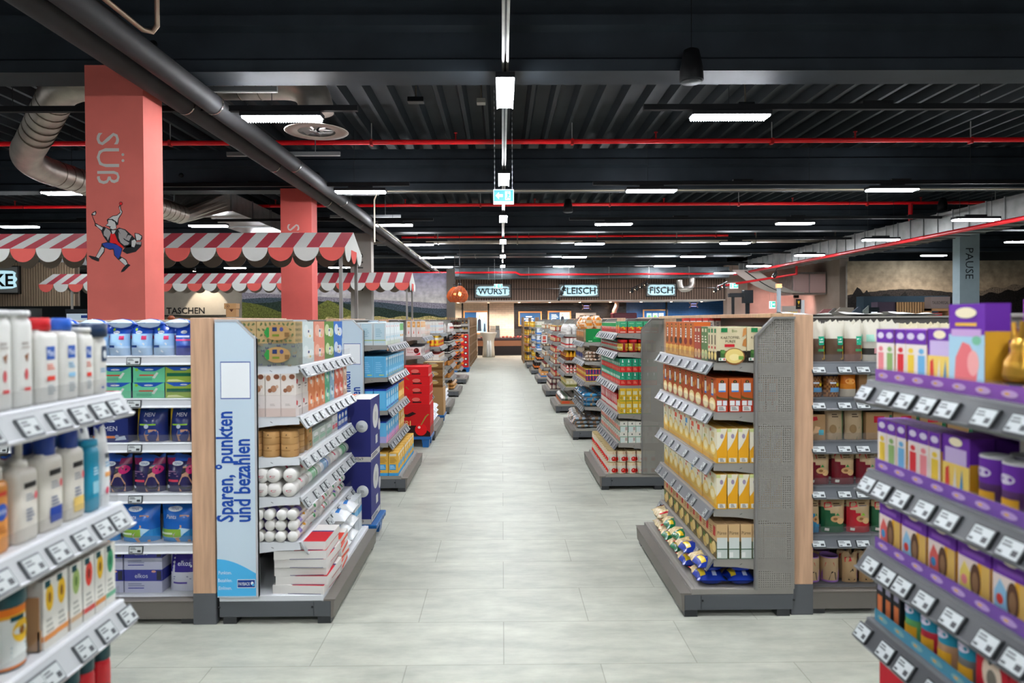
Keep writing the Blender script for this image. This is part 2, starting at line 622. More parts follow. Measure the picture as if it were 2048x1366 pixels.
# prestressed roof beams across the hall, I section
BP = [(-.19, 2.34), (.19, 2.34), (.19, 2.45), (.10, 2.50), (.10, 2.74), (.17, 2.78), (.17, 2.88), (.12, 2.90), (.12, 3.08), (-.12, 3.08), (-.12, 2.90), (-.17, 2.88), (-.17, 2.78), (-.10, 2.74), (-.10, 2.50), (-.19, 2.45)]
for i, y in enumerate((.84, 6.64, 12.44, 18.3, 24.2, 29.9)):
    g = G(); g.prism([(y + a, 1.6 + b_) for a, b_ in BP], 0, XL, XR, '#242b31')
    struct(g.build('beam_%d' % (i + 1), 'black_steel'))
    if i in (1, 2):
        g = G()
        for x in (-6.2, -5.75, -3.75, -3.3):
            g.lathe([(.045, 0, '#050607'), (.045, .012, '#050607')], 12)
            for k in range(24):
                vx, vy, vz = g.v[-24 + k]
                g.v[-24 + k] = (x + vx, y - .185 + (-vz + .012) * .2 + .08, 1.6 + 2.63 + vy)
        o = g.build('conduit_hole', 'black_steel', bpy.data.objects['beam_%d' % (i + 1)])

# ---------------------------------------------------------------- columns with lettering and the painted figure
SAL = '#de7266'


def column(n, x0, x1, y, dep, col, side, word, wcol, wz, wh, wx, rot=-90, z1=1.6 + 2.36):
    g = G(); g.box(x0, x1, y, y + dep, 0, z1, col)
    c_ = struct(g.build('column_%d' % n, 'wallpaint'))
    t = G()
    W = x1 - x0
    t.art(lambda u, v, o: (x0 + u * W, y - o - .001, v * z1), W, z1, [('t', word, wx, wz / z1, wh / z1, wcol, rot)])
    t.build('column_lettering', 'paint', c_)
    return c_


C1 = column(1, -3.885, -3.345, 6.43, .36, SAL, SAL, 'SÜß', '#c4c1b9', 3.13, .216, .40, z1=4.0)
column(2, -3.93, -3.38, 12.2, .36, '#d5625a', SAL, 'SÜß', '#c9b9b2', 3.08, .222, .42)
column(3, -4.04, -3.49, 18.3, .36, '#9d9890', '#9d9890', 'SALZIG', '#2b2a28', 2.9, .23, .42)
column(4, 12.46, 13.0, 18.5, .3, '#a9bcc4', '#a9bcc4', 'PAUSE', '#31393d', 3.07, .22, .5, rot=-90)
# walking figure with a pointed cap on the first column (outline polygons in a 1125 x 1366 grid)
q = .00471 / 8.036
fx0 = -4.05 - .073


def fg(u, v, o):
    return (-3.88 + (u - 105) * q, 6.43 - .004 - o, 2.724 - (v - 125) * q)


g = G()
K = '#16171b'; WH = '#cfcdc8'; GR = '#a39d9a'; RD = '#e01216'; BL = '#22409b'
shapes = [
    ([(180, 320), (205, 290), (255, 265), (262, 305), (235, 345), (195, 335), (262, 500), (250, 512)], K, 0),
    ([(232, 470), (262, 466), (290, 485), (380, 530), (340, 590), (270, 525), (235, 505)], K, 0),
    ([(198, 312), (245, 284), (248, 318), (228, 336)], WH, 1),
    ([(243, 478), (280, 490), (362, 537), (342, 575), (275, 520)], WH, 1),
    ([(425, 410), (450, 390), (520, 345), (585, 335), (640, 290), (615, 205), (632, 175), (650, 185), (655, 240), (678, 280), (665, 320), (615, 395), (605, 490), (575, 500), (585, 545), (480, 575), (465, 525), (400, 505), (440, 460)], K, 0),
    ([(455, 398), (525, 355), (590, 345), (648, 300), (626, 215), (636, 190), (645, 245), (668, 284), (655, 315), (608, 385), (592, 455), (560, 425), (500, 405)], WH, 1),
    ([(450, 412), (500, 412), (550, 440), (565, 480), (575, 545), (520, 565), (475, 545), (488, 515), (410, 500), (448, 468)], WH, 1),
    ([(440, 400), (520, 398), (560, 430), (540, 440), (500, 412), (445, 416)], K, 2),
    ([(335, 595), (375, 515), (480, 565), (575, 560), (620, 535), (720, 565), (830, 665), (900, 745), (820, 850), (690, 855), (600, 810), (430, 765), (365, 670)], K, 0),
    ([(375, 600), (410, 540), (470, 580), (490, 620), (440, 740), (420, 690), (375, 655)], GR, 1),
    ([(605, 560), (650, 555), (715, 580), (755, 630), (720, 720), (660, 690), (640, 640)], GR, 1),
    ([(610, 600), (700, 730), (780, 780), (760, 810), (700, 820), (640, 770), (612, 700)], GR, 1),
    ([(715, 725), (760, 655), (820, 665), (775, 750)], GR, 1),
    ([(500, 580), (570, 575), (545, 625), (515, 640)], WH, 2),
    ([(485, 625), (520, 640), (550, 628), (600, 760), (690, 845), (670, 860), (590, 815), (470, 770)], RD, 2),
    ([(665, 910), (720, 840), (900, 760), (975, 760), (970, 830), (880, 920), (740, 955)], K, 0),
    ([(865, 620), (930, 630), (985, 665), (985, 715), (960, 745), (885, 745), (865, 690)], K, 0),
    ([(875, 632), (925, 640), (975, 675), (955, 735), (895, 738)], WH, 1),
    ([(885, 765), (970, 765), (960, 810), (890, 800)], GR, 1),
    ([(820, 745), (870, 725), (890, 760), (880, 800), (860, 850), (815, 840)], WH, 3),
    ([(340, 785), (420, 765), (570, 780), (670, 870), (635, 990), (660, 1010), (600, 1050), (535, 975), (525, 880), (470, 890), (385, 850), (330, 830)], K, 1),
    ([(350, 790), (430, 775), (565, 788), (660, 875), (628, 995), (600, 1035), (545, 970), (532, 870), (460, 878), (385, 845)], BL, 2),
    ([(335, 825), (388, 850), (380, 920), (290, 1035), (235, 1005)], K, 0),
    ([(340, 838), (378, 858), (368, 915), (288, 1022), (248, 1000)], WH, 1),
    ([(125, 985), (150, 978), (240, 1000), (300, 1040), (290, 1075), (255, 1065), (180, 1035)], K, 1),
    ([(605, 1050), (660, 1005), (725, 1045), (760, 1120), (715, 1150)], K, 0),
    ([(618, 1050), (660, 1018), (715, 1052), (745, 1115), (712, 1138)], WH, 1),
    ([(640, 1250), (650, 1215), (690, 1160), (760, 1115), (795, 1135), (760, 1165), (690, 1235)], K, 1)]
lay = {0: 0, 1: .001, 2: .002, 3: .003}
for pts, c_, l_ in shapes:
    g.poly([fg(u, v, lay[l_]) for u, v in pts], c_)
g.art(lambda u, v, o: fg(u, v, o), 1, 1, [('e', 652, 152, 29, 29, K), ('e', 652, 152, 22, 22, RD)])
g.build('painted_figure', 'paint', C1)

# ---------------------------------------------------------------- ceiling fittings
def lampthing(x, y, z, rz, label):
    t = thing('ceiling_light', label, 'light', (x, y, z), rz, 'luminaires under the black ceiling')
    link('housing', lh_me, t); link('diffuser', ld_me, t)
    return t


g = G(); g.box(-.42, .42, -.085, .085, .012, .06, '#15171a', ch=.004); g.box(-.2, .2, -.02, .02, .06, .1, '#15171a'); lh_me = g.done('housing'); lh_me.materials.append(M['black_steel'])
g = G()
g.box(-.4, .4, -.078, .078, -.004, .012, '#f4f8ff')
for k in range(30):
    for sg in (-1, 1):
        x = -.4 + .8 * (k + .5) / 30
        g.mesh([(x - .013, sg * .078, -.004), (x + .013, sg * .078, -.004), (x, sg * .078, -.018), (x, sg * .06, -.004)], [(0, 1, 2), (0, 2, 3), (1, 3, 2)], '#f4f8ff')
ld_me = g.done('diffuser'); ld_me.materials.append(M['lamp'])
HL = 3.70
rows = [(-4.8, [-6.5, -2.3, 2.46, 6.5]), (-.8, [-6.5, -2.3, 2.46, 6.5]), (3.2, [-7.0, -2.3, 2.46, 7.0]), (7.2, [-7.1, -2.29, 2.41, 7.2]), (11.2, [-7.05, -2.3, 2.46, 6.42]), (15.1, [-10.6, -6.45, -2.37, 2.48, 6.5]),
        (19.0, [-11, -6.5, -2.3, 2.45, 6.5, 14.5]), (23.0, [-10.5, -6.4, -2.35, 2.45, 6.45, 14.6]), (27.0, [-10.5, -6.4, -2.35, 2.45, 6.45, 14.6]), (30.6, [-6.4, -2.35, 2.4, 6.4])]
rname = ['behind the shopper', 'above the shopper', 'before the first beam', 'just past the first beam', 'before the second beam', 'past the second beam', 'past the third beam', 'before the fifth roof beam', 'past the fifth roof beam', 'over the meat counter']
cname = {5: ['outermost left', 'middle left', 'inner left', 'inner right', 'outermost right'], 4: ['far left', 'inner left', 'inner right', 'far right'], 6: ['outermost left', 'middle left', 'inner left', 'inner right', 'middle right', 'outermost right'], 7: ['outermost left', 'middle left', 'inner left', 'inner right', 'middle right', 'outer right', 'outermost right']}


def bar(name, label, cat, pts, r, col, matn, n=8, group=None):
    g = G(); g.tube(pts, r, col, n)
    return tag(g.build(name, matn), label, cat, group)


for (y, xs), rn in zip(rows, rname):
    for x, cn in zip(xs, cname[len(xs)]):
        zz = HL if y > 8 else HL + .02
        lampthing(x, y, zz, 0, f'prismatic ceiling light across the hall, {cn}, {rn}')
    if y < 0:
        continue
    for sg, sd in ((-1, 'left'), (1, 'right')):
        far = ((9.5 if sg > 0 else 13.5) if y > 12 else (5.9 if sg < 0 and y > 8 else (9.5 if sg > 0 and y > 6 else 11)))
        t = thing('light_track', f'black lighting track on the {sd} side, {rn}', 'light track', (sg * 1.5, y, HL + .11), 0, 'black lighting tracks')
        g = G(); g.box(0, sg * far, -.03, .03, -.012, .045, '#0d0e10')
        for k in range(4):
            if 2.62 + 2.6 * k > far:
                break
            g.box(sg * (2.3 + 2.6 * k), sg * (2.62 + 2.6 * k), -.035, .035, .045, .075, '#0d0e10')
        g.build('rail', 'black_steel', t)
        w = G(); w.tube([(sg * .9, 0, .04), (sg * .9, 0, .9)], .004, '#2b2e30', 5)
        hm_ = w.done('hanger_wire'); hm_.materials.append(M['black_steel'])
        for k in range(4):
            link('hanger_wire', hm_, t, (sg * (k * min(2.7, (far - 1) / 3.2)), 0, 0))
lw_ = G(); lw_.tube([(0, 0, .08), (0, 0, 1.2)], .004, '#2b2e30', 5); lwm = lw_.done('hanger_wire'); lwm.materials.append(M['black_steel'])
for k, (x, y) in enumerate(((8.85, 12.7), (8.85, 15.9), (8.9, 19.7), (8.9, 23.6), (8.9, 27.2))):
    t = lampthing(x, y, 3.42, 0, f'low-hung ceiling light beside the right duct, {ORD[k]} from the entrance')
    link('hanger_wire', lwm, t, (-.3, 0, 0)); link('hanger_wire', lwm, t, (.3, 0, 0))
for y, nm in ((-1.7, 'behind the shopper'), (2.3, 'above the shopper'), (6.38, 'nearest in view'), (10.27, 'second in view'), (14.26, 'third in view'), (18.4, 'fourth in view'), (22.6, 'fifth in view'), (26.8, 'sixth in view'), (31, 'seventh in view')):
    t = lampthing(.04, y, HL, pi / 2, f'square-looking ceiling light end-on over the main aisle, {nm}')
t = thing('light_track', 'pale metal lighting track running lengthwise over the main aisle', 'light track', (.04, 0, HL + .1))
g = G(); g.box(-.028, -.008, -4, 31.5, 0, .05, '#a9aaa4'); g.box(.008, .028, -4, 31.5, 0, .05, '#a9aaa4'); g.box(-.03, .03, -4, 31.5, .045, .055, '#3a3c3d'); g.build('rail', 'galv', t)
hg = G(); hg.tube([(0, 0, .05), (0, 0, .95)], .005, '#2b2e30', 5); hme = hg.done('hanger_wire'); hme.materials.append(M['black_steel'])
for k in range(8):
    link('hanger_wire', hme, t, (0, 1 + k * 4, 0))

# red sprinkler mains
for i, (y, xs) in enumerate(((10.6, (-9.3, 15)), (16.4, (-14, 15.5)), (22.6, (-3.3, 7.5)), (5.0, (-15, 15)))):
    t = thing('sprinkler_pipe', ['bright red sprinkler pipe just beyond the first beam', 'bright red sprinkler pipe beyond the second beam', 'short red sprinkler pipe far back before the ducts', 'bright red sprinkler pipe above the shopper'][i], 'pipe', (0, y, 4.35), 0, 'red sprinkler mains')
    g = G(); g.tube([(xs[0], 0, 0), (xs[1], 0, .02)], .038, '#e8141e', 12); g.build('pipe', 'plastic', t)
    cl = G(); cl.tube([(0, 0, -.01), (0, 0, .3)], .008, '#8d8f8c', 6); cl.box(-.02, .02, -.045, .045, -.045, .045, '#b4100f'); cm = cl.done('pipe_hanger'); cm.materials.append(M['paint'])
    sp = G(); sp.tube([(0, 0, .03), (0, 0, .14)], .014, '#8d1012', 6); sp.lathe([(.03, .14, '#a01518'), (.03, .15, '#a01518')], 8); sm_ = sp.done('sprinkler_head'); sm_.materials.append(M['paint'])
    x = xs[0] + 1.1
    while x < xs[1]:
        link('pipe_hanger', cm, t, (x, 0, 0)); link('sprinkler_head', sm_, t, (x + 1.3, 0, 0)); x += 3.1
bar('sprinkler_pipe', 'red sprinkler pipe running lengthwise under the right duct', 'pipe', [(9.6, 6, 3.42), (9.58, 22, 3.42), (9.55, 28, 3.42)], .045, '#c2101a', 'plastic', 12)
bar('sprinkler_pipe', 'red sprinkler pipe before the counter fascia, stepping down once', 'pipe', [(-6, 27.6, 3.52), (.55, 27.6, 3.52), (.75, 27.6, 3.43), (8.6, 27.6, 3.43)], .04, '#c2101a', 'plastic', 10)
bar('sprinkler_pipe', 'short slanting red pipe near the fish counter sign', 'pipe', [(8.4, 26.5, 2.86), (10.6, 24.5, 3.2), (10.6, 24.5, 3.9)], .05, '#c2101a', 'plastic', 10)
bar('sprinkler_pipe', 'short red vertical drop pipe near the PAUSE column', 'pipe', [(9.85, 16.4, 4.35), (9.85, 16.4, 3.8)], .05, '#b5101a', 'plastic', 10)

# black insulated pipe pair with clamps on strut channels
for x, wh in ((-3.23, 'left'), (-2.94, 'right')):
    t = thing('insulated_pipe', f'black insulated pipe running lengthwise, {wh} one of the pair', 'pipe', (x, 0, 3.82), 0, 'pair of black insulated pipes')
    g = G(); g.tube([(0, -4, 0), (0, 30, 0)], .105, '#3c3c3d', 16); g.build('pipe', 'black_steel', t)
    cl = G()
    cl.lathe([(.112, 0, '#d6d2ca'), (.112, .022, '#d6d2ca')], 20, cap=False)
    cl.v = [(a, c_, b_) for a, b_, c_ in cl.v]
    cm = cl.done('pipe_clamp'); cm.materials.append(M['chrome'])
    for y in (7.0, 9.7, 12.6, 15.5, 18.4, 21.3, 24.2):
        link('pipe_clamp', cm, t, (0, y, 0))
for k, y in enumerate((7.02, 9.72, 12.78, 15.52, 18.62, 21.32)):
    t = thing('strut_channel', f'grey strut channel carrying the black pipes, {ORD[k]} from the entrance', 'bracket', (-3.08, y, 3.965), 0, 'strut channels')
    g = G(); g.box(-.8, .8, -.02, .02, -.02, .03, '#7d7f80'); g.box(-.8, .8, -.012, .012, -.03, -.02, '#cfcfca'); g.build('channel', 'paint', t)
    g = G(); g.tube([(.45, 0, .03), (.45, 0, .7)], .007, '#8a8d8e', 6); rd = g.done('threaded_rod'); rd.materials.append(M['galv'])
    link('threaded_rod', rd, t); link('threaded_rod', rd, t, (-.95, 0, 0))
bar('conduit', 'thin silver pipe slanting in at the top with an elbow', 'pipe', [(-2.78, 3.2, 3.87), (-2.78, 5.35, 3.87), (-2.74, 5.42, 3.88), (-2.70, 5.42, 3.93), (-2.70, 5.42, 4.7)], .02, '#b49e88', 'galv', 10)
bar('conduit', 'thin pale conduit crossing the hall at the second beam', 'pipe', [(-2.26, 12.2, 3.0), (-2.26, 12.2, 3.75), (-2.2, 12.2, 3.9), (10.5, 12.2, 3.9)], .014, '#c4b9a4', 'paint', 8)
bar('conduit', 'thin pale conduit running lengthwise beside the black pipes', 'pipe', [(-2.27, 12.5, 3.36), (-2.27, 25.85, 3.36)], .016, '#b9ad9a', 'paint', 8)

# spiral ducts
def spiral(g, pts, r, n=20):
    g.tube(pts, r, '#c9c0b4', n)


def arc(a, c_, b_, n=7):
    """rounded corner from a to b with control c"""
    a, c_, b_ = Vector(a), Vector(c_), Vector(b_)
    return [a * (1 - t) ** 2 + c_ * 2 * t * (1 - t) + b_ * t * t for t in [i / n for i in range(n + 1)]]


t = thing('spiral_duct', 'big silver spiral ventilation duct bending behind the first column', 'duct', (0, 0, 0))
zc = 4.19
g = G()
pts = arc((-2.35, 7.45, zc), (-2.0, 7.45, zc), (-2.0, 7.45, 3.85), 7)
pts = list(reversed(pts)) + [Vector((-4.1, 7.45, zc))] + arc((-4.4, 7.45, zc), (-4.72, 7.45, zc), (-4.95, 7.68, 4.13), 5) + arc((-5.9, 8.63, 3.82), (-6.36, 9.05, 3.73), (-6.36, 9.7, 3.725), 9) + [Vector((-6.36, 13.6, 3.725))]
spiral(g, pts, .185, 24)
sm = g
def ringat(p, d_, r=.19):
    p = Vector(p); d_ = Vector(d_).normalized()
    sm.tube([p - d_ * .006, p + d_ * .006], r, '#8f8779', 24)
for k in range(20):
    ringat((-6.36, 9.8 + k * .19, 3.725), (0, 1, 0))
for k in range(8):
    ringat((-2.6 - k * .22, 7.45, zc), (1, 0, 0))
for k in range(6):
    f = k / 5
    ringat((-5.02 - f * .63, 7.75 + f * .63, 4.105 - f * .215), (-1, 1, -.34))
g.build('duct', 'galv', t)
g = G(); g.lathe([(.19, 3.70, '#b9b0a4'), (.23, 3.68, '#b9b0a4'), (.34, 3.655, '#b9aba0'), (.33, 3.648, '#b9aba0'), (.2, 3.652, '#3d3a38'), (.19, 3.7, '#3d3a38')], 28, -2.0, 7.45, cap=False)
for k in range(8):
    a = k * pi / 4
    g.mesh([(-2.0 + cos(a) * .04, 7.45 + sin(a) * .04, 3.66), (-2.0 + cos(a) * .2, 7.45 + sin(a) * .2, 3.655), (-2.0 + cos(a + .5) * .2, 7.45 + sin(a + .5) * .2, 3.69), (-2.0 + cos(a + .5) * .04, 7.45 + sin(a + .5) * .04, 3.69)], [(0, 1, 2, 3)], '#8c8683')
g.build('swirl_diffuser', 'paint', t)


def rectduct(label, x0, x1, y0, y1, z0, z1, along='y', n=10, col='#a9aaa8'):
    t = thing('rectangular_duct', label, 'duct', (0, 0, 0))
    g = G(); g.box(x0, x1, y0, y1, z0, z1, col)
    s_ = g
    for k in range(n + 1):
        if along == 'y':
            y = y0 + (y1 - y0) * k / n
            s_.box(x0 - .02, x1 + .02, y - .012, y + .012, z0 - .02, z1 + .02, '#8d8f8e')
        else:
            x = x0 + (x1 - x0) * k / n
            s_.box(x - .012, x + .012, y0 - .02, y1 + .02, z0 - .02, z1 + .02, '#8d8f8e')
    g.build('duct', 'galv', t)
    return t


t = rectduct('silver rectangular duct on the left that the spiral duct joins', -6.75, -5.6, 14.2, 24, 3.9, 4.28, 'y', 8)
g = G()
a = [(-6.36 + .185 * cos(k * pi / 8), 13.6, 3.725 + .185 * sin(k * pi / 8)) for k in range(16)]
b_ = []
for k in range(16):
    c_, s_ = cos(k * pi / 8), sin(k * pi / 8); m_ = max(abs(c_), abs(s_))
    b_.append((-6.175 + .575 * c_ / m_, 14.2, 4.09 + .19 * s_ / m_))
g.mesh(a + b_, [(k, (k + 1) % 16, (k + 1) % 16 + 16, k + 16) for k in range(16)], '#bdb8b0')
g.build('duct_transition', 'galv', t)
rectduct('long silver rectangular duct running lengthwise over the right shelves', 9.75, 10.8, 5.5, 28, 3.5, 3.92, 'y', 44, '#8b8c89')
rectduct('silver rectangular duct on the far left above the awning', -15.4, -13.6, 12.5, 26, 3.46, 3.92, 'y', 9)
rectduct('silver rectangular duct crossing before the counter fascia', -2.2, 9.4, 28.2, 29.0, 3.32, 3.75, 'x', 7, '#50575a')
rectduct('dark painted duct crossing at the fifth beam', -6.2, 9.4, 25.7, 26.4, 4.0, 4.3, 'x', 3, '#4b565a')
t = thing('cable_tray', 'perforated steel cable tray crossing the hall far back', 'cable tray', (0, 21.6, 4.02))
g = G(); g.box(-9, 12, -.15, .15, 0, .006, '#a59a88'); g.box(-9, 12, -.155, -.15, 0, .07, '#a59a88'); g.box(-9, 12, .15, .155, 0, .07, '#a59a88'); g.build('tray', 'galv', t)
g = G(); g.tube([(-9, 0, .03), (11.5, .02, .035)], .03, '#2c2c2c', 8); g.tube([(-9, .06, .03), (11.5, .07, .03)], .02, '#8f8e8a', 8); g.build('cable_bundle', 'paint', t)
g = G(); g.box(-.015, .015, -.16, .16, -.03, .0, '#7c7568'); g.box(-.015, .015, -.17, -.15, -.03, .62, '#7c7568'); hb_ = g.done('tray_bracket'); hb_.materials.append(M['galv'])
for k in range(8):
    link('tray_bracket', hb_, t, (-7 + k * 2.5, 0, 0))
# curved supply duct sheets at the far right
t = thing('curved_duct', 'pale curved air duct sweeping down at the far right', 'duct', (0, 0, 0))
g = G()
P0 = at(1500, 545, 27)
g.sheet(lambda u, v: (8.9 + .95 * v + 2.1 * u, 26.3 + u * .6, 3.45 - .85 * sin(u * pi * .5)), 14, 1, '#dcd2cb')
g.sheet(lambda u, v: (8.9 + .95 * v + 2.1 * u, 26.3 + u * .6, 3.49 - .85 * sin(u * pi * .5)), 14, 1, '#dcd2cb')
for v in (0, 1):
    g.sheet(lambda u, w: (8.9 + .95 * v + 2.1 * u, 26.3 + u * .6, 3.45 + .04 * w - .85 * sin(u * pi * .5)), 14, 1, '#dcd2cb')
g.build('duct', 'paint', t)
g = G(); g.sheet(lambda u, v: (8.9 + .45 + .07 * v + 2.1 * u, 26.29 + u * .6, 3.44 - .85 * sin(u * pi * .5)), 14, 1, '#242424'); g.build('black_strap', 'paint', t)
t = thing('air_unit', 'silver air handling box lit pink at the far right', 'duct', (0, 0, 0))
g = G(); g.box(11.6, 12.95, 27.2, 28.5, 2.55, 3.45, '#b8b0ac'); g.build('casing', 'galv', t)
g = G()
for x in (11.64, 12.3):
    g.box(x, x + .62, 27.17, 27.2, 2.62, 3.38, '#d9b6b2', ch=.01)
g.build('front_panel', 'paint', t)
t = thing('spiral_duct', 'short silver flexible duct bending down beside the FISCH sign', 'duct', (0, 0, 0))
g = G(); g.tube([at(1385, 545, 28.5), at(1385, 556, 28.5)] + arc(at(1385, 560, 28.5), at(1386, 577, 28.5), at(1372, 578, 28.5), 5) + arc(at(1366, 578, 28.5), at(1360, 576, 28.5), at(1360, 560, 28.5), 5), .13, '#c3bcb4', 14); g.build('duct', 'galv', t)

for k, (px, py, Y) in enumerate(((835, 203, 8.6), (965, 205, 8.7), (1492, 212, 8.6))):
    q = at(px, py, Y)
    t = thing('junction_box', ['black emergency light box under the ceiling left of the aisle', 'small pale junction box under the ceiling beside the aisle lights', 'black emergency light box under the ceiling right of the aisle'][k], 'electrical box', q)
    w = (.1, .055, .1)[k]
    g = G(); g.box(-w, w, -.06, .06, -.03, .03, ('#101214', '#7d7a74', '#101214')[k], ch=.004); g.build('casing', 'plastic', t)
    g = G(); g.tube([(0, 0, .03), (0, .02, 4.66 - q.z)], .01, '#8a7f70', 6); g.build('conduit_stem', 'galv', t)
# pendant loudspeakers
for k, (x, y, zb, wh) in enumerate(((1.77, 6.35, 3.80, 'nearest, before the first beam'), (1.52, 15.6, 4.05, 'middle one over the aisle'), (10.3, 15.9, 4.1, 'above the right duct'))):
    t = thing('pendant_speaker', f'black bell-shaped pendant loudspeaker, {wh}', 'loudspeaker', (x, y, zb), 0, 'pendant loudspeakers')
    g = G(); g.lathe([(.10, 0, '#1c1f22'), (.112, .012, '#0c0d0f'), (.105, .12, '#0c0d0f'), (.07, .29, '#0c0d0f'), (.03, .31, '#0c0d0f')], 22); g.build('shell', 'black_steel', t)
    g = G(); g.lathe([(.094, -.006, '#2b2e31'), (.098, 0, '#2b2e31')], 22); g.build('grille', 'black_steel', t)
    g = G(); g.tube([(0, 0, .3), (0, 0, 4.75 - zb)], .004, '#111111', 5); g.build('cable', 'black_steel', t)


# exit signs
def exitsign(label, p, w, h, left=True, chain=1.35, col='#39a8dc', rz=0, wall=False):
    t = thing('exit_sign', label, 'sign', p, rz)
    g = G(); g.box(-w / 2, w / 2, -.03, .03, 0, h, '#dfeaf0', ch=.004); g.build('housing', 'exitlit', t)
    a = G(); fn = lambda u, v, o: ((u - .5) * w * .93, -.0305 - o, h * .18 + v * h * .76)
    ar = [(.08, .5), (.26, .82), (.26, .62), (.46, .62), (.46, .38), (.26, .38), (.26, .18)]
    man = [('r', .58, .1, .86, .9, '#eef8fb'), ('e', .73, .78, .03, .07, col), ('p', [(.68, .7), (.76, .68), (.80, .5), (.74, .4), (.70, .42)], col), ('p', [(.74, .44), (.86, .3), (.84, .22), (.70, .36)], col), ('p', [(.70, .46), (.62, .2), (.66, .16), (.75, .42)], col), ('p', [(.76, .66), (.86, .52), (.83, .48), (.74, .6)], col)]
    sh = [('r', 0, 0, 1, 1, col), ('p', ar, '#eef8fb')] + man
    if not left:
        f0 = fn
        fn = lambda u, v, o: f0(1 - u, v, o)
    a.art(fn, w * .93, h * .76, sh); a.build('pictogram', 'exitlit', t)
    if chain:
        c_ = G()
        for sg in (-1, 1):
            x = sg * w * .43
            n = int(chain / .035)
            for k in range(n):
                z = h + .0175 + k * .035
                if k % 2:
                    c_.box(x - .0015, x + .0015, -.006, .006, z - .016, z + .016, '#c9ced0')
                else:
                    c_.box(x - .006, x + .006, -.0015, .0015, z - .016, z + .016, '#c9ced0')
        c_.build('chain', 'galv', t)
    return t


exitsign('blue emergency exit sign with left arrow hung on chains over the aisle', at(1008.5, 409, 8.95), .268, .19)
exitsign('green exit sign hanging before the WURST sign', at(997, 577, 26.6), .33, .17, False, 1.0, '#22b39b')
exitsign('green exit sign at the far right before the pale wall', at(1469, 577, 26), .3, .2, False, 0, '#22b39b')
exitsign('green exit sign hanging low before the pink lit wall', at(1546, 617, 28), .24, .3, False, .8, '#22b39b')
# ---------------------------------------------------------------- shelving
TAUPE = '#8f8b84'; BASEG = '#54575a'; DARKG = '#595b5e'; WHITE = '#d9dcde'; WOOD = '#cca484'
SHN = ['top', 'second', 'third', 'fourth', 'fifth', 'sixth']


def tagmesh(face, frame, txt='#3a3d3f', w=.062, h=.036):
    g = G()
    g.box(-w / 2, w / 2, -.004, .003, 0, h, frame, ch=.001)
    g.art(lambda u, v, o: (-w / 2 + u * w, -.004 - o, v * h), w, h, [('r', .06, .1, .94, .9, face), ('b', .12, .5, .6, .82, 2, txt), ('r', .62, .22, .86, .5, txt), ('r', .1, .18, .3, .3, txt)])
    me = g.done('price_label'); me.materials.append(M['plastic'])
    return me


TAG_L = tagmesh('#b4bab8', '#54585a', h=.05)
TAG_D = tagmesh('#a3a7a5', '#6a6d6f', w=.05, h=.052)
TAG_W = tagmesh('#c4c9c8', '#3c4042', w=.075, h=.04)
TAG_B = tagmesh('#b9c0c0', '#26292b', w=.068, h=.05)
TILT = radians(33)


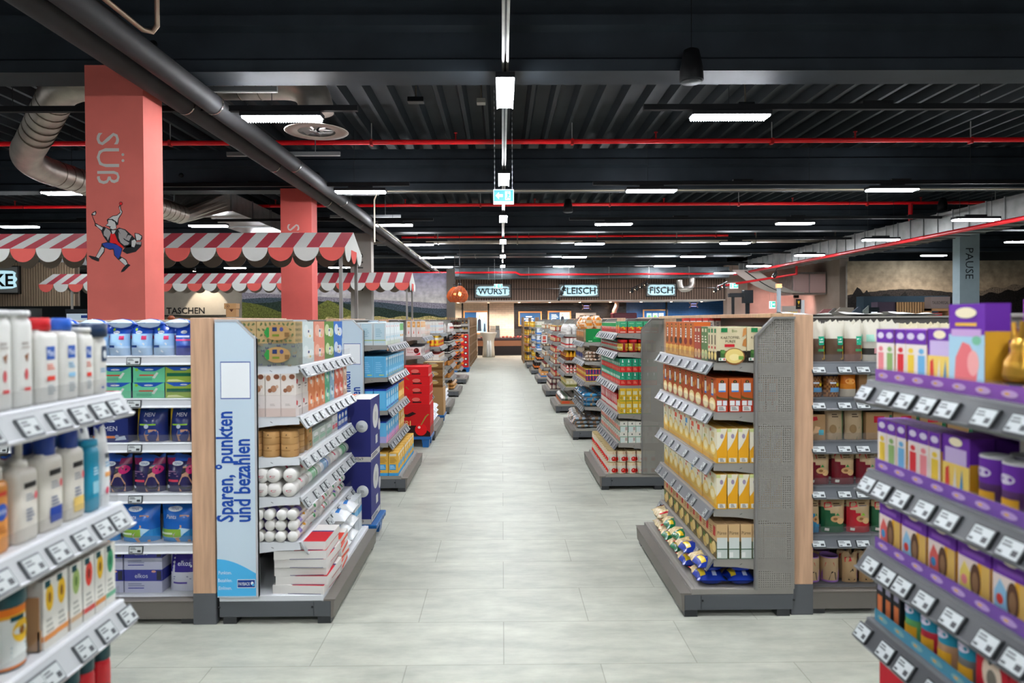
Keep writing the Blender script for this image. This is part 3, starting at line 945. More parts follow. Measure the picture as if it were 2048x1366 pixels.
class Unit:
    """one free-standing shelf unit. Local x runs along the shelf, y goes in from the front of the base"""
    def __init__(s, name, label, cat, loc, rz, W, zs, near0, where, scol=TAUPE, bcol=BASEG, yf=.17, D=.60, base=True, tags=None, tagme=None, panels=(), group=None, guard=True, rail='#7d8083', back='#77746e', H=1.60, basetags=4, baseh=.15, tagskip=(), wood_top=True, lean=True):
        s.tops = True; s.W = W; s.zs = zs; s.near0 = near0; s.where = where; s.yf = yf; s.rz = rz; s.loc = loc; s.baseh = baseh; s.seq = {}
        t = s.t = thing(name, label, cat, loc, rz, group)
        # base
        g = G()
        g.box(0, W, .012, D, .035, .118, bcol, ch=.003)
        for x in (-.001, W + .001):
            g.box(x - .001, x + .001, .10, .104, .04, .115, '#3b3d40')
            for y in (.05, D - .06):
                g.lathe([(.006, 0, '#17181a'), (.006, .003, '#17181a')], 8)
                for k in range(16):
                    a, b_, c_ = g.v[-16 + k]
                    g.v[-16 + k] = (x + (c_ - .0015) * 1.2, y + a + .06, .088 + b_)
        g.build('base_plinth', 'paint', t)
        f = G(); f.box(-.035, .035, 0, .07, 0, .036, '#2d2f31'); fm = f.done('foot'); fm.materials.append(M['plastic'])
        for x in (.036, W - .036):
            for y in (.012, D - .09):
                link('foot', fm, t, (x, y, 0))
        k = G(); k.prism([(.0, .03), (.012, .03), (.012, .118), (.05, .118), (.05, .128), (-.012, .128), (-.006, .118)], 0, 0, W, '#726d66' if bcol == BASEG else bcol); k.build('kick_panel', 'paint', t)
        d = G(); d.box(.0, W, .05, D, .119, baseh, scol, ch=.002); dk = d.build('deck', 'paint', t)
        s._rail(dk, .075, baseh, W, rail, scol, lean)
        if tagme and basetags:
            s._tags(dk, .075, baseh, basetags, tagme, 0)
        # back wall
        b_ = G(); b_.box(.002, W - .002, D - .012, D, baseh, H, back); b_.build('back_panel', 'paint', t)
        if wood_top:
            b_ = G(); b_.box(0, W, D - .03, D + .004, H, H + .012, '#8a867f' if scol != WHITE else '#b5a58f', ch=.002); b_.build('top_trim', 'paint', t)
        # shelves
        for i, z in enumerate(zs):
            g = G()
            g.box(.006, W - .006, yf, D - .012, z - .022, z, scol, ch=.002)
            for x in (.002, W - .006):
                g.prism([(yf, z), (D - .012, z), (D - .012, z - .075), (D - .1, z - .072), (yf + .12, z - .044), (yf, z - .04)], 0, x, x + .004, scol)
                for q in (.14, .23):
                    xx = x - .0004 if x < W / 2 else x + .0044
                    g.mesh([(xx, yf + q, z - .03), (xx, yf + q + .012, z - .024), (xx, yf + q + .014, z - .026), (xx, yf + q + .002, z - .032)], [(0, 1, 2, 3)], '#2a2b2c')
            sh = g.build('shelf', 'paint', t)
            s._rail(sh, yf, z, W, rail, scol, lean)
            if guard:
                q = G(); q.box(.01, W - .01, yf + .001, yf + .003, z, z + .042, '#ffffff'); q.build('front_guard', 'clear', sh)
            if tagme and i not in tagskip:
                s._tags(sh, yf, z, tags, tagme, i + 1)
        for x, kind in panels:
            s._panel(x, kind, H, D)

    def _rail(s, par, y, z, W, col, edge, lean):
        g = G()
        if lean:
            g.prism([(y + .004, z), (y - .004, z - .002), (y - .042, z - .060), (y - .038, z - .064), (y - .030, z - .056), (y + .002, z - .012)], 0, .002, W - .002, col)
            g.prism([(y - .006, z + .001), (y + .006, z + .002), (y + .006, z - .006), (y - .008, z - .004)], 0, .002, W - .002, edge)
            g.prism([(y - .040, z - .066), (y - .046, z - .058), (y - .043, z - .055), (y - .036, z - .062)], 0, .002, W - .002, edge)
        else:
            g.prism([(y + .004, z), (y - .006, z), (y - .012, z - .045), (y - .006, z - .047), (y + .002, z - .03)], 0, .002, W - .002, col)
            g.prism([(y - .007, z + .001), (y + .004, z + .001), (y + .004, z - .004), (y - .009, z - .004)], 0, .002, W - .002, edge)
            g.prism([(y - .011, z - .05), (y - .018, z - .046), (y - .014, z - .036), (y - .008, z - .044)], 0, .002, W - .002, edge)
        g.build('price_rail', 'plastic', par)
        s.lean = lean

    def _tags(s, par, y, z, n, me, seed):
        r = random.Random(seed * 31 + int(s.W * 100) + (n if isinstance(n, int) else len(n)))
        xs = [s.W * (k + .5) / n + r.uniform(-.25, .25) * s.W / n for k in range(n)] if isinstance(n, int) else n
        for x in xs:
            if s.lean:
                o = link('price_label', me, par, (x, y - .044, z - .058))
                o.rotation_euler = (-TILT, 0, 0)
            else:
                o = link('price_label', me, par, (x, y - .0165, z - .046))
                o.rotation_euler = (-radians(8), 0, 0)

    def _panel(s, x, kind, H, D):
        y0 = .385; tk = .022
        x0, x1 = (x - tk, x) if x < s.W / 2 else (x, x + tk)
        pts = [(y0, s.baseh), (D, s.baseh), (D, H + .01), (y0 + .1, H + .01), (y0, H - .09)]
        g = G()
        if kind == 'ad':
            g.prism(pts, 0, x0, x1, '#c9dbe6')
            ins = [(y0 + .006, s.baseh + .006), (D - .002, s.baseh + .006), (D - .002, H + .004), (y0 + .102, H + .004), (y0 + .006, H - .092)]
            fx = x0 - .0004 if x < s.W / 2 else x1 + .0004
            p = g.build('side_panel', 'paint', s.t)
            a = G()
            PW = D - y0; PH = H - s.baseh
            sg = -1 if x < s.W / 2 else 1
            fn = lambda u, v, o: (fx + sg * o, D - u * PW if sg < 0 else y0 + u * PW, s.baseh + v * PH)
            hill = [(0, .005), (.97, .005), (.97, .085)] + [(.97 - .97 * k / 10, .085 + .055 * sin(pi * (.5 * k / 10 + .0)) * 1) for k in range(1, 11)]
            a.art(fn, PW, PH, [('p', [(.015, .004), (.985, .004), (.985, .93), (.54, .996), (.015, .996)], '#c9dbe6'), ('p', hill, '#4fb4e6'), ('r', .13, .72, .86, .855, '#2f4f9f'), ('r', .145, .7235, .845, .8515, '#f0f4f5'),
                               ('t', '*Sparen, °punkten', .20, .475, .06, '#1f4aa0', 90, .40), ('t', '*und bezahlen', .62, .425, .06, '#1f4aa0', 90, .30),
                               ('r', .49, .035, .93, .066, '#f0f4f5'), ('r', .5, .037, .92, .064, '#173a86'), ('t', 'PAYBACK', .66, .05, .012, '#f0f4f5', 0, .28), ('e', .855, .052, .035, .006, '#f0f4f5'), ('e', .88, .046, .03, .005, '#4fb4e6'),
                               ('t', 'Punkten.', .2, .092, .013, '#eaf6fb', 0, .32), ('t', 'Bezahlen.', .2, .064, .013, '#eaf6fb', 0, .34), ('t', 'Einlösen.', .2, .036, .013, '#eaf6fb', 0, .32)])
            a.build('printed_sheet', 'print', p)
        else:
            g.prism(pts, 0, x0 + .009, x1 - .009, '#8b877f')
            p = g.build('side_panel', 'perforated', s.t)
        f = G()
        path = [(y0, s.baseh), (y0, H - .09), (y0 + .1, H + .01), (D, H + .01)]
        wd = .011
        inner = [(y0 + wd, s.baseh), (y0 + wd, H - .094), (y0 + .104, H + .01 - wd), (D, H + .01 - wd)]
        for k in range(3):
            f.prism([path[k], path[k + 1], inner[k + 1], inner[k]], 0, x0 - .002, x1 + .002, '#b9babb' if kind == 'ad' else '#7c7a76')
        f.build('panel_frame', 'paint', p)

    def P(s, t, q, z):
        """world point: t along from the camera end (or from the post), q in from the shelf front"""
        x = t if s.near0 else s.W - t
        c_, n_ = cos(s.rz), sin(s.rz)
        return Vector((s.loc[0] + c_ * x - n_ * q, s.loc[1] + n_ * x + c_ * q, z))

    def fill(s, sh, t, pr, n=1, deep=1, high=1, gap=.004, q=.012, yaw=0., jit=.004, dgap=.004, only=None, tops=True, zoff=0., tilt=None, look=None, upper=None, turned=False):
        """stock a shelf: n along, deep rows back, high layers. Articles nobody can see inside the block are left out"""
        look = look or pr.look
        w, d = (pr.d, pr.w) if turned else (pr.w, pr.d)
        base = sh >= len(s.zs)
        z0 = (s.baseh if base else s.zs[sh]) + zoff
        y0 = (.09 if base else s.yf + .004)
        lv = 'bottom' if base else SHN[sh]
        key = (sh, look)
        k0 = s.seq.get(key, 0)
        grp = f'{look} on the {lv} shelf of the {s.where}'
        for i in range(n):
            for j in range(deep):
                for k in range(high):
                    if upper is not None and k == high - 1 and i not in upper and high > 1:
                        continue
                    if not (j == 0 or i == 0 or (tops and s.tops and k == high - 1 and j < 3)):
                        continue
                    p = s.P(t + w / 2 + i * (w + gap), y0 + q + d / 2 + j * (d + dgap), z0 + k * pr.h + .0008)
                    p.x += RN.uniform(-jit, jit) * .5; p.y += RN.uniform(-jit, jit) * .5
                    lab = [look, f'{ORD[min(19, k0 + i)]} along']
                    if deep > 1:
                        lab.append('front row' if j == 0 else f'{ORD[j]} row')
                    if high > 1:
                        lab.append(['lower layer', 'upper layer'][k] if high == 2 else f'{ORD[k]} layer')
                    lab.append(f'{lv} shelf'); lab.append(s.where)
                    pr.put(p, s.rz + yaw + (pi / 2 if turned else 0) + RN.uniform(-1, 1) * jit * 4, ', '.join(lab), grp, tilt)
        s.seq[key] = k0 + n
        return t + n * (w + gap)

    def line(s, sh, t, items, **kw):
        """items: (proto, n) one after the other along the shelf"""
        for pr, n in items:
            t = s.fill(sh, t, pr, n, **kw)
        return t


def gondola(label, x0, x1, y, D2, where, zs, post_left, scol, rail, tags, tagme, lean=False, yf=.03, guard=True, H=1.60, bcol=BASEG, postdep=.12):
    """run of shelves facing the entrance, ending in a wooden post beside the endcap"""
    u = Unit('shelf_run', label, 'shelves', (x0, y, 0), 0, x1 - x0, zs, post_left, where, scol, bcol, yf, .60, True, tags, tagme, (), None, guard, rail, '#6d6a65', H, basetags=tags, baseh=.13, lean=lean)
    px = -.12 if post_left else x1 - x0
    g = G(); g.box(px, px + .12, -.005, D2, .165, H + .02, WOOD, ch=.002); p = g.build('end_post', 'wood', u.t)
    g = G(); g.box(px, px + .12, -.006, D2, .0, .165, DARKG, ch=.002); g.build('post_foot', 'paint', p)
    g = G(); g.box(0, x1 - x0, .6, 1.2, .035, .12, bcol); g.box(0, x1 - x0, .61, .63, .12, H - .02, '#6d6a65'); g.build('rear_side', 'paint', u.t)
    return u


LZ = [1.365, 1.095, .88, .67, .43]
RZ = [1.366, 1.10, .826, .58, .31]
D_ = 1.22
names = {}
# left side rows: near foreground, paper goods, blue cartons, biscuits, crisps, black packs, bottles
LR = [(.70, .905, [1.405, 1.095, .82, .47], WHITE, 'ad', 'lotion endcap'), (3.60, .902, LZ, WHITE, 'ad', 'paper goods endcap'), (6.36, .898, [1.37, 1.07, .76, .457], TAUPE, 'ad', 'blue carton endcap'),
      (9.08, .895, [1.38, 1.13, .83, .5], TAUPE, 'perf', 'biscuit endcap'), (11.62, .895, [1.38, 1.15, .92, .68, .42], TAUPE, 'perf', 'snack endcap'), (14.2, .9, [1.36, 1.12, .9, .66, .4], TAUPE, 'perf', 'coffee bag endcap'),
      (17.1, .9, [1.38, 1.12, .86, .6, .38], TAUPE, 'perf', 'sweets bag endcap')]
RR = [(.79, .915, [1.417, 1.155, .925, .713, .42], '#5e6062', 'perf', 'Easter chocolate endcap'), (3.64, .96, RZ, TAUPE, 'perf', 'potato endcap'), (6.38, .915, [1.47, 1.29, .98, .713, .44], TAUPE, 'perf', 'tomato endcap'),
      (9.05, .925, [1.298, 1.04, .776, .436], TAUPE, 'perf', 'freezer endcap'), (11.67, .905, [1.35, 1.12, .9, .68, .44], TAUPE, 'perf', 'chicory endcap'), (14.2, .895, [1.36, 1.14, .92, .68, .42], TAUPE, 'perf', 'red jar endcap'),
      (17.1, .87, [1.38, 1.16, .94, .7, .4], TAUPE, 'perf', 'honey endcap'), (20.0, .84, [1.38, 1.16, .94, .7, .4], TAUPE, 'perf', 'milk endcap'), (22.5, .81, [1.36, 1.14, .9, .66, .4], TAUPE, 'perf', 'juice endcap')]
UL = []; UR = []
for i, (y, x, zs, sc, pk, wh) in enumerate(LR):
    tg = 9 if i < 2 else (8 if i < 5 else 6)
    if i == 0:
        tg = 13
    tm = TAG_L if i < 5 else None
    panels = ((0, pk), (D_, 'perf' if pk == 'perf' else 'ad')) if i else ()
    UL.append(Unit('endcap_shelf', f'{"white" if sc == WHITE else "grey"} endcap shelf unit holding the {wh.replace(" endcap", "")} range on the left of the aisle', 'endcap', (-x, y, 0), pi / 2, D_, zs, True, wh, sc, BASEG, .17, .60, True, tg, tm, panels, 'endcap units', i < 4, '#a9acac' if sc == WHITE else '#74777a', H=1.60, basetags=5, wood_top=i > 0))
for i, (y, x, zs, sc, pk, wh) in enumerate(RR):
    tg = 7 if i < 2 else (9 if i < 5 else 6)
    tm = TAG_D if 0 < i < 6 else None
    if i == 0:
        tm = TAG_B; tg = 13
    panels = ((D_, pk), (0, pk)) if i else ()
    UR.append(Unit('endcap_shelf', f'grey endcap shelf unit holding the {wh.replace(" endcap", "")} range on the right of the aisle', 'endcap', (x, y + D_, 0), -pi / 2, D_, zs, False, wh, sc, BASEG, .17, .60, True, tg, tm, panels, 'endcap units', i < 4, '#686b6d' if i else '#404345', H=1.60, basetags=4))
# shelf runs joined to the endcaps
TZ = [1.42, 1.195, .96, .69, .423]
NZ = [1.363, 1.17, .935, .69, .424]
GL = gondola('white shelf run of hygiene packs beside a wooden end post on the left', -5.6, -1.637, 3.60, D_, 'hygiene shelves', TZ, False, WHITE, '#c4c6c8', [3.963 - a for a in (.3, 1.0, 1.55, 2.1)], TAG_W, False, .015)
GR_ = gondola('grey shelf run of nuts and seeds beside a wooden end post on the right', 1.672, 5.6, 3.66, D_, 'nut shelves', NZ, True, '#6f7072', '#5a5d60', [.03, .17, .27, .45, .62], TAG_W, True, .03)
for i, ((y, x, zs, sc, pk, wh), side) in enumerate([(a, -1) for a in LR[2:6]] + [(a, 1) for a in RR[2:6]]):
    xa, xb = (-5.6, -x - .735) if side < 0 else (x + .715, 5.6)
    gondola(f'grey shelf run behind the {wh} {"left" if side < 0 else "right"} of the aisle', xa, xb, y, D_, 'run behind ' + wh, [1.36, 1.1, .84, .58], side > 0, TAUPE, '#8e9091', 4, None, True, .03, False)
# tag counts differ: a pale wooden rail on top of the potato endcap
g = G(); g.box(1.0 + .44, 1.0 + .56, 3.64, 3.64 + D_ + 1.4, 1.605, 1.628, '#c9a47c', ch=.002)
tag(g.build('wooden_top_board', 'wood'), 'pale wooden board lying on top of the potato endcap', 'board')

# ---------------------------------------------------------------- awnings, murals and the left background
def awning(label, xa, xb, y, zf, zr, dep, sw, pole, seed=0):
    t = thing('market_awning', label, 'awning', (0, y, 0), 0, 'striped market awnings')
    R_ = '#b8404c'; W_ = '#d8d9d3'; RV = '#e2675f'
    g = G()
    n = int(round((xb - xa) / (sw / 2)))
    for k in range(n):
        x1 = xb - k * sw / 2; x0 = x1 - sw / 2
        c_ = R_ if k % 2 == 0 else W_
        for y0, z0, y1, z1 in ((0, zf, dep / 2, zr), (dep / 2, zr, dep, zf)):
            g.mesh([(x0, y0, z0), (x1, y0, z0), (x1, y1, z1), (x0, y1, z1)], [(0, 1, 2, 3)], c_)
            g.mesh([(x0, y0, z0 - .015), (x1, y0, z0 - .015), (x1, y1, z1 - .015), (x0, y1, z1 - .015)], [(3, 2, 1, 0)], '#9a8f86')
    g.build('striped_roof', 'fabric', t)
    m_ = int(round((xb - xa) / sw))
    for yy, cols, nm in ((-.004, (RV, W_), 'front_valance'), (dep, ('#a1968c', '#a1968c'), 'rear_valance')):
        v = G()
        for k in range(m_):
            x1 = xb - k * sw; x0 = x1 - sw; cx = (x0 + x1) / 2
            pts = [(x0, zf), (x1, zf)] + [(cx + sw / 2 * cos(-pi * j / 14) * .995, zf + sin(-pi * j / 14) * sw * .53) for j in range(0, 15)]
            v.prism(pts, 1, yy, yy + .006, cols[k % 2])
        v.build(nm, 'fabric', t)
    v = G()
    v.mesh([(xb, 0, zf), (xb, dep, zf), (xb, dep / 2, zr)], [(0, 1, 2)], W_)
    ns = max(2, int(round(dep / sw)))
    for k in range(ns):
        y0 = dep * k / ns; y1 = dep * (k + 1) / ns; cy = (y0 + y1) / 2; h_ = (y1 - y0) / 2
        v.prism([(y0, zf), (y1, zf)] + [(cy + h_ * cos(-pi * j / 12), zf + sin(-pi * j / 12) * sw * .53) for j in range(13)], 0, xb, xb + .006, (W_, RV)[k % 2])
    v.build('side_valance', 'fabric', t)
    p = G(); p.box(-.022, .022, -.022, .022, 0, zf - .015, '#8f8b86', ch=.002); pm = p.done('pole'); pm.materials.append(M['paint'])
    for x in pole:
        for yy in (.06, dep - .06):
            link('pole', pm, t, (x, yy, 0))
    return t


awning('nearest red and white striped awning with scalloped edge over the shelves', -9.45, -2.13, 9.3, 2.60, 2.87, 1.1, .348, (-2.2, -9.2))
awning('farther red and white striped awning with scalloped edge', -11.8, -2.36, 17.5, 2.57, 2.87, 1.15, .378, (-2.44, -11))


def terrain(fn_h, x0, x1, n):
    return [(x0 + (x1 - x0) * k / n, fn_h(k / n)) for k in range(n + 1)]


def mural(name, x0, x1, y, z0, z1, layers, sky, frame=True):
    """printed landscape on a wall: sky colour function of height, then hill layers back to front"""
    g = G()
    g.box(x0, x1, y + .01, y + .12, z0, z1, '#8f8a83')
    g.sheet(lambda u, v: (x0 + (x1 - x0) * u, y, z0 + (z1 - z0) * v), 14, 16, sky, False)
    mo_ = struct(g.build(name, 'muralpaper')); g = G()
    for k, (fh, c_) in enumerate(layers):
        tp = terrain(fh, 0, 1, 60)
        for (u0, h0), (u1, h1) in zip(tp, tp[1:]):
            g.mesh([(x0 + (x1 - x0) * u0, y - .002 * (k + 1), z0), (x0 + (x1 - x0) * u1, y - .002 * (k + 1), z0), (x0 + (x1 - x0) * u1, y - .002 * (k + 1), z0 + (z1 - z0) * h1), (x0 + (x1 - x0) * u0, y - .002 * (k + 1), z0 + (z1 - z0) * h0)], [(0, 1, 2, 3)], c_)
    g.build('printed_hills', 'hillpaper', mo_)
    return mo_


def mixc(a, b_, t):
    a, b_ = lin(a), lin(b_)
    return tuple(x + (y - x) * t for x, y in zip(a, b_))


a = at(486, 548, 26); b_ = at(894, 636, 26)
hl = lambda amp, base, slope, f, ph: (lambda u: max(0.01, base + slope * u + amp * sin(f * u + ph) + amp * .25 * sin(f * 5.3 * u + ph * 2) + .008 * sin(90 * u)))
mural('wall_mural_left', a.x, b_.x, 26, 1.55, a.z, [
    (lambda u: .62 - .25 * u, '#8d8791'), (lambda u: max(.02, .48 + .03 * sin(12 * u) - .28 * max(0, u - .3)), '#434f58'), (lambda u: max(.02, .50 - .55 * abs(u - .28) + .015 * sin(30 * u)), '#2c3a30'),
    (lambda u: max(.01, .42 - 1.0 * u + .03 * sin(20 * u) if u < .38 else .0), '#636830'), (lambda u: max(.01, .44 - 1.7 * abs(u - .42) + .02 * sin(33 * u)), '#6c7036'), (lambda u: max(.01, .24 - .22 * u + .02 * sin(40 * u) if u > .5 else .0), '#8a8446'), (lambda u: max(.0, .10 + .02 * sin(50 * u) if u > .4 else .06), '#b3a468')],
    lambda u, v: mixc('#dcd6cc', '#aaa5be', max(0, min(1, (v - .35) * 1.7))))
g = G(); g.box(b_.x, b_.x + .3, 25.9, 26.3, 0, 3.55, '#6f6760'); struct(g.build('trim_1', 'wallpaint'))
g = G(); g.box(a.x, b_.x, 25.2, 26.1, 0, 1.42, '#3a3836'); g.box(a.x, b_.x, 25.6, 26.1, 1.42, 1.55, '#0f0f10'); g.box(a.x, b_.x, 25.15, 26.1, 1.53, 1.57, '#77726a')
for k in range(7):
    g.box(a.x + (b_.x - a.x) * k / 6 - .03, a.x + (b_.x - a.x) * k / 6 + .03, 25.15, 25.25, .1, 1.56, '#77726a')
tag(g.build('wall_cabinet_row', 'paint'), 'long dark cooler cabinet below the green landscape mural', 'cabinet')
# beige wall with lettering
a = at(326, 560, 26.3); b_ = at(486, 640, 26.3)
g = G(); g.box(a.x - 1.5, b_.x, 26.3, 26.5, 0, 3.3, '#a99f90'); wb = struct(g.build('wall_beige', 'wallpaint'))
g = G()
p = at(381, 622, 26.25)
g.art(lambda u, v, o: (p.x + (u - .5) * 2, 26.29 - o, p.z + (v - .5) * 1), 2, 1, [('t', '*TASCHEN', .42, .52, .24, '#161616')]); g.build('wall_lettering', 'paint', wb)
g = G(); g.box(a.x - .4, b_.x - .6, 26.0, 26.28, at(400, 632, 26).z, at(400, 630, 26).z, '#1b1a19')
tag(g.build('wall_shelf', 'paint'), 'thin black shelf under the TASCHEN lettering', 'shelf')
sp = thing('track_spotlight', 'spotlight washing the TASCHEN wall', 'spotlight', (-11.3, 25.2, 3.45))
g = G(); g.lathe([(.05, 0, '#151515'), (.05, .14, '#151515'), (.02, .16, '#151515')], 14); g.tube([(0, 0, .16), (0, 0, 1.2)], .01, '#151515', 6); g.build('housing', 'plastic', sp)
g = G(); g.lathe([(.045, -.004, '#ffe9c9'), (.045, 0, '#ffe9c9')], 14); g.build('lens', 'spotlit', sp)
ld = bpy.data.lights.new('spot_beam', 'SPOT'); ld.energy = 260; ld.color = (1, .9, .75); ld.spot_size = 1.0; ld.shadow_soft_size = .05
lo = bpy.data.objects.new('spot_beam', ld); COL.objects.link(lo); lo.parent = sp; lo.location = (0, .05, -.03); lo.rotation_euler = (radians(35), 0, 0)


def slatwall(name, x0, x1, y, z0, z1, pitch, c1, c2, dep=.03):
    g = G()
    g.box(x0, x1, y + dep, y + dep + .08, z0, z1, c2)
    n = int((x1 - x0) / pitch)
    for k in range(n):
        g.box(x0 + k * pitch, x0 + (k + .62) * pitch, y, y + dep + .001, z0, z1, c1)
    return struct(g.build(name, 'wallpaint'))


def lightbox(label, word, p0, p1, Y, size, xs=.5, group='backlit counter signs'):
    a, b_ = at(*p0, Y), at(*p1, Y)
    w, h = b_.x - a.x, a.z - b_.z
    t = thing('backlit_sign', label, 'sign', (a.x + w / 2, Y, b_.z), 0, group)
    g = G(); g.box(-w / 2, w / 2, 0, .12, 0, h, '#191715', ch=.01); g.build('frame', 'plastic', t)
    g = G(); g.box(-w / 2 + .035, w / 2 - .035, -.012, .02, .035, h - .035, '#8f8f8c'); g.build('face_panel', 'paint', t)
    V, F, wd = glyphs('*' + word)
    k_ = min(w * size / wd, h * .5)
    # glowing plate behind the word, imitates the LED light on the panel
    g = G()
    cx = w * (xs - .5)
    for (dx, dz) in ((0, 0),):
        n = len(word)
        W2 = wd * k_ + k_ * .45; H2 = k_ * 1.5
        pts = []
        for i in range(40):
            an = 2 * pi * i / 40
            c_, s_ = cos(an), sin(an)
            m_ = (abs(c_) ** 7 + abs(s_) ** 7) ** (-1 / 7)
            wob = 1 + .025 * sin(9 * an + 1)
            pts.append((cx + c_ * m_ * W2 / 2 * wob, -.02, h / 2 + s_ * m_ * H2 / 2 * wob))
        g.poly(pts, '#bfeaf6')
    g.build('halo_glow_plate', 'glow', t)
    g = G()
    for sg in range(2):
        pts = [(cx + (x - wd / 2) * k_, -.035 + .012 * sg, h / 2 + (y - .5) * k_) for x, y in V]
        g.mesh(pts, F, '#2a2826')
    g.build('letters', 'plastic', t)
    return t


a = at(-60, 536, 20); b_ = at(160, 612, 20)
slatwall('wall_slats_left', a.x, b_.x, 20, b_.z, 3.35, .075, '#a8937b', '#5d5044')
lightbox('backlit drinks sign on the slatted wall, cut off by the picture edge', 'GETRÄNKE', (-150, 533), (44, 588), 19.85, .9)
t = thing('fridge_cabinet', 'dark glass-fronted fridge under the slatted drinks wall', 'fridge', (at(20, 640, 20).x, 20.0, 0))
g = G(); g.box(-2.2, .75, -.35, .4, 0, 2.02, '#1d2528', ch=.01); g.build('cabinet', 'plastic', t)
g = G()
for x in (-1.5, -.75, 0):
    g.box(x - .34, x + .34, -.38, -.35, .3, 1.9, '#2f4348', ch=.01)
g.build('glass_door', 'plastic', t)
t = thing('poster_stand', 'pale poster with blue lettering beside the first pink column', 'sign', (at(158, 640, 12).x, 12, 0))
g = G(); g.box(-.2, .2, 0, .03, 0, 1.83, '#23262a'); g.build('stand', 'plastic', t)
g = G(); g.art(lambda u, v, o: (-.18 + .36 * u, -.001 - o, 1.2 + .55 * v), .36, .55, [('r', 0, 0, 1, 1, '#c3d2dd'), ('t', '°Punkte', .45, .52, .13, '#223a7d'), ('r', .7, .86, 1, .95, '#223a7d')]); g.build('poster', 'print', t)
# birdhouse crates on top of the paper run
for k, (px0, px1, py0, py1) in enumerate(((457, 477, 618, 634), (454, 478, 607, 618))):
    Y = 9.9
    a = at(px0, py0, Y); b_ = at(px1, py1, Y)
    g = G(); w, h = b_.x - a.x, a.z - b_.z
    g.box(-w / 2, w / 2, -w * .4, w * .4, 0, h, '#d8a873', ch=.004)
    g.art(F_front(w, w * .8, h), w, h, [('e', .3, .5, .16, .3, '#8a5a34'), ('e', .3, .5, .12, .22, '#d8a873'), ('e', .3, .5, .05, .1, '#4a2d1c')] if k else [('p', [(.35, .95), (.75, .95), (.55, .6)], '#6b3f28')])
    o = g.build('wooden_box', 'print', None, ((a.x + b_.x) / 2, Y, b_.z)); tag(o, ['lower light wooden box standing on the shelf top under the mural', 'upper light wooden box with a round brand mark'][k], 'box', 'stacked wooden boxes')

# ---------------------------------------------------------------- meat and fish counter at the far end
Yb = 33.0
xa = at(880, 640, 30.2).x; xb = at(1449, 640, 30.2).x
slatwall('wall_fascia', xa, xb, 30.0, 2.46, 3.62, .11, '#8a7264', '#4c3e36')
g = G(); g.box(xa, xb, 30.02, Yb, 2.42, 2.46, '#d8cdc4'); struct(g.build('ceiling_counter', 'wallpaint'))
for k, (p0, p1, c_) in enumerate(((870, 1028, '#d9cdbb'), (1028, 1253, '#26221f'), (1253, 1460, '#2f5480'))):
    g = G(); g.box(at(p0, 640, Yb).x, at(p1, 640, Yb).x, Yb, Yb + .1, 0, 2.46, c_); struct(g.build(['wall_tiles_white', 'wall_tiles_black', 'wall_tiles_blue'][k], 'walltile'))
for k, px in enumerate((925, 977, 1334)):
    q = at(px, 640, 32.7); g = G(); g.box(q.x - .035, q.x + .035, 32.7, 32.8, 0, 2.42, '#1c1a19'); struct(g.build('trim_%d' % (k + 2), 'wallpaint'))
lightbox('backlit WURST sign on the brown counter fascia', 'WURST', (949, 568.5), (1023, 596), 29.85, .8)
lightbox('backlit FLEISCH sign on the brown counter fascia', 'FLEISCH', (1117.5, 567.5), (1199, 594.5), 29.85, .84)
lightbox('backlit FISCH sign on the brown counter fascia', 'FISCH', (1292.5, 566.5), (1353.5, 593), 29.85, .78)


def screen(label, p0, p1, Y, pics):
    a, b_ = at(*p0, Y), at(*p1, Y)
    w, h = b_.x - a.x, a.z - b_.z
    t = thing('wall_screen', label, 'screen', (a.x + w / 2, Y, b_.z), 0, 'wooden framed wall screens')
    g = G(); fr = .06
    for x0, x1, z0, z1 in ((-w / 2, w / 2, 0, fr), (-w / 2, w / 2, h - fr, h), (-w / 2, -w / 2 + fr, fr, h - fr), (w / 2 - fr, w / 2, fr, h - fr)):
        g.box(x0, x1, -.05, .03, z0, z1, '#c28a55')
    g.box(-w / 2, w / 2, .0, .03, 0, h, '#15171a'); g.build('frame', 'paint', t)
    g = G(); w2, h2 = w - 2 * fr, h - 2 * fr
    g.art(lambda u, v, o: (-w2 / 2 + u * w2, -.005 - o * 4, fr + v * h2), w2, h2, [('r', 0, 0, 1, 1, '#1d4a78')] + pics); g.build('display', 'screen', t)


duo = [('r', .52, 0, 1, 1, '#9cc6d6'), ('r', .52, .6, 1, 1, '#c2dbe0'), ('p', [(.56, .08), (.74, .08), (.72, .62), (.66, .7), (.58, .62)], '#1a2230'), ('e', .655, .78, .035, .09, '#c99c82'), ('p', [(.80, .06), (.96, .06), (.95, .5), (.88, .62), (.80, .5)], '#7fb0dd'), ('p', [(.84, .06), (.93, .06), (.91, .45), (.86, .45)], '#1a2230'), ('e', .87, .68, .035, .09, '#d8b08f')]
bars = [('b', .12, .35, .45, .85, 5, '#b9d4e2'), ('b', .05, .06, .2, .12, 1, '#3bb0a0')]
screen('wood framed blue screen showing two people, on white tiles', (927, 622), (977, 668), 32.85, [] + duo)
screen('wood framed blue screen with three lines of white text', (1037, 623), (1083.5, 652), 32.85, [('b', .3, .58, .7, .74, 1, '#e8f2f6'), ('b', .2, .4, .85, .56, 1, '#e8f2f6'), ('b', .28, .24, .78, .38, 1, '#e8f2f6'), ('e', .1, .12, .03, .05, '#36b5a2')])
screen('wood framed blue screen showing two people, on black tiles', (1095.5, 622), (1142, 652), 32.85, bars + duo)
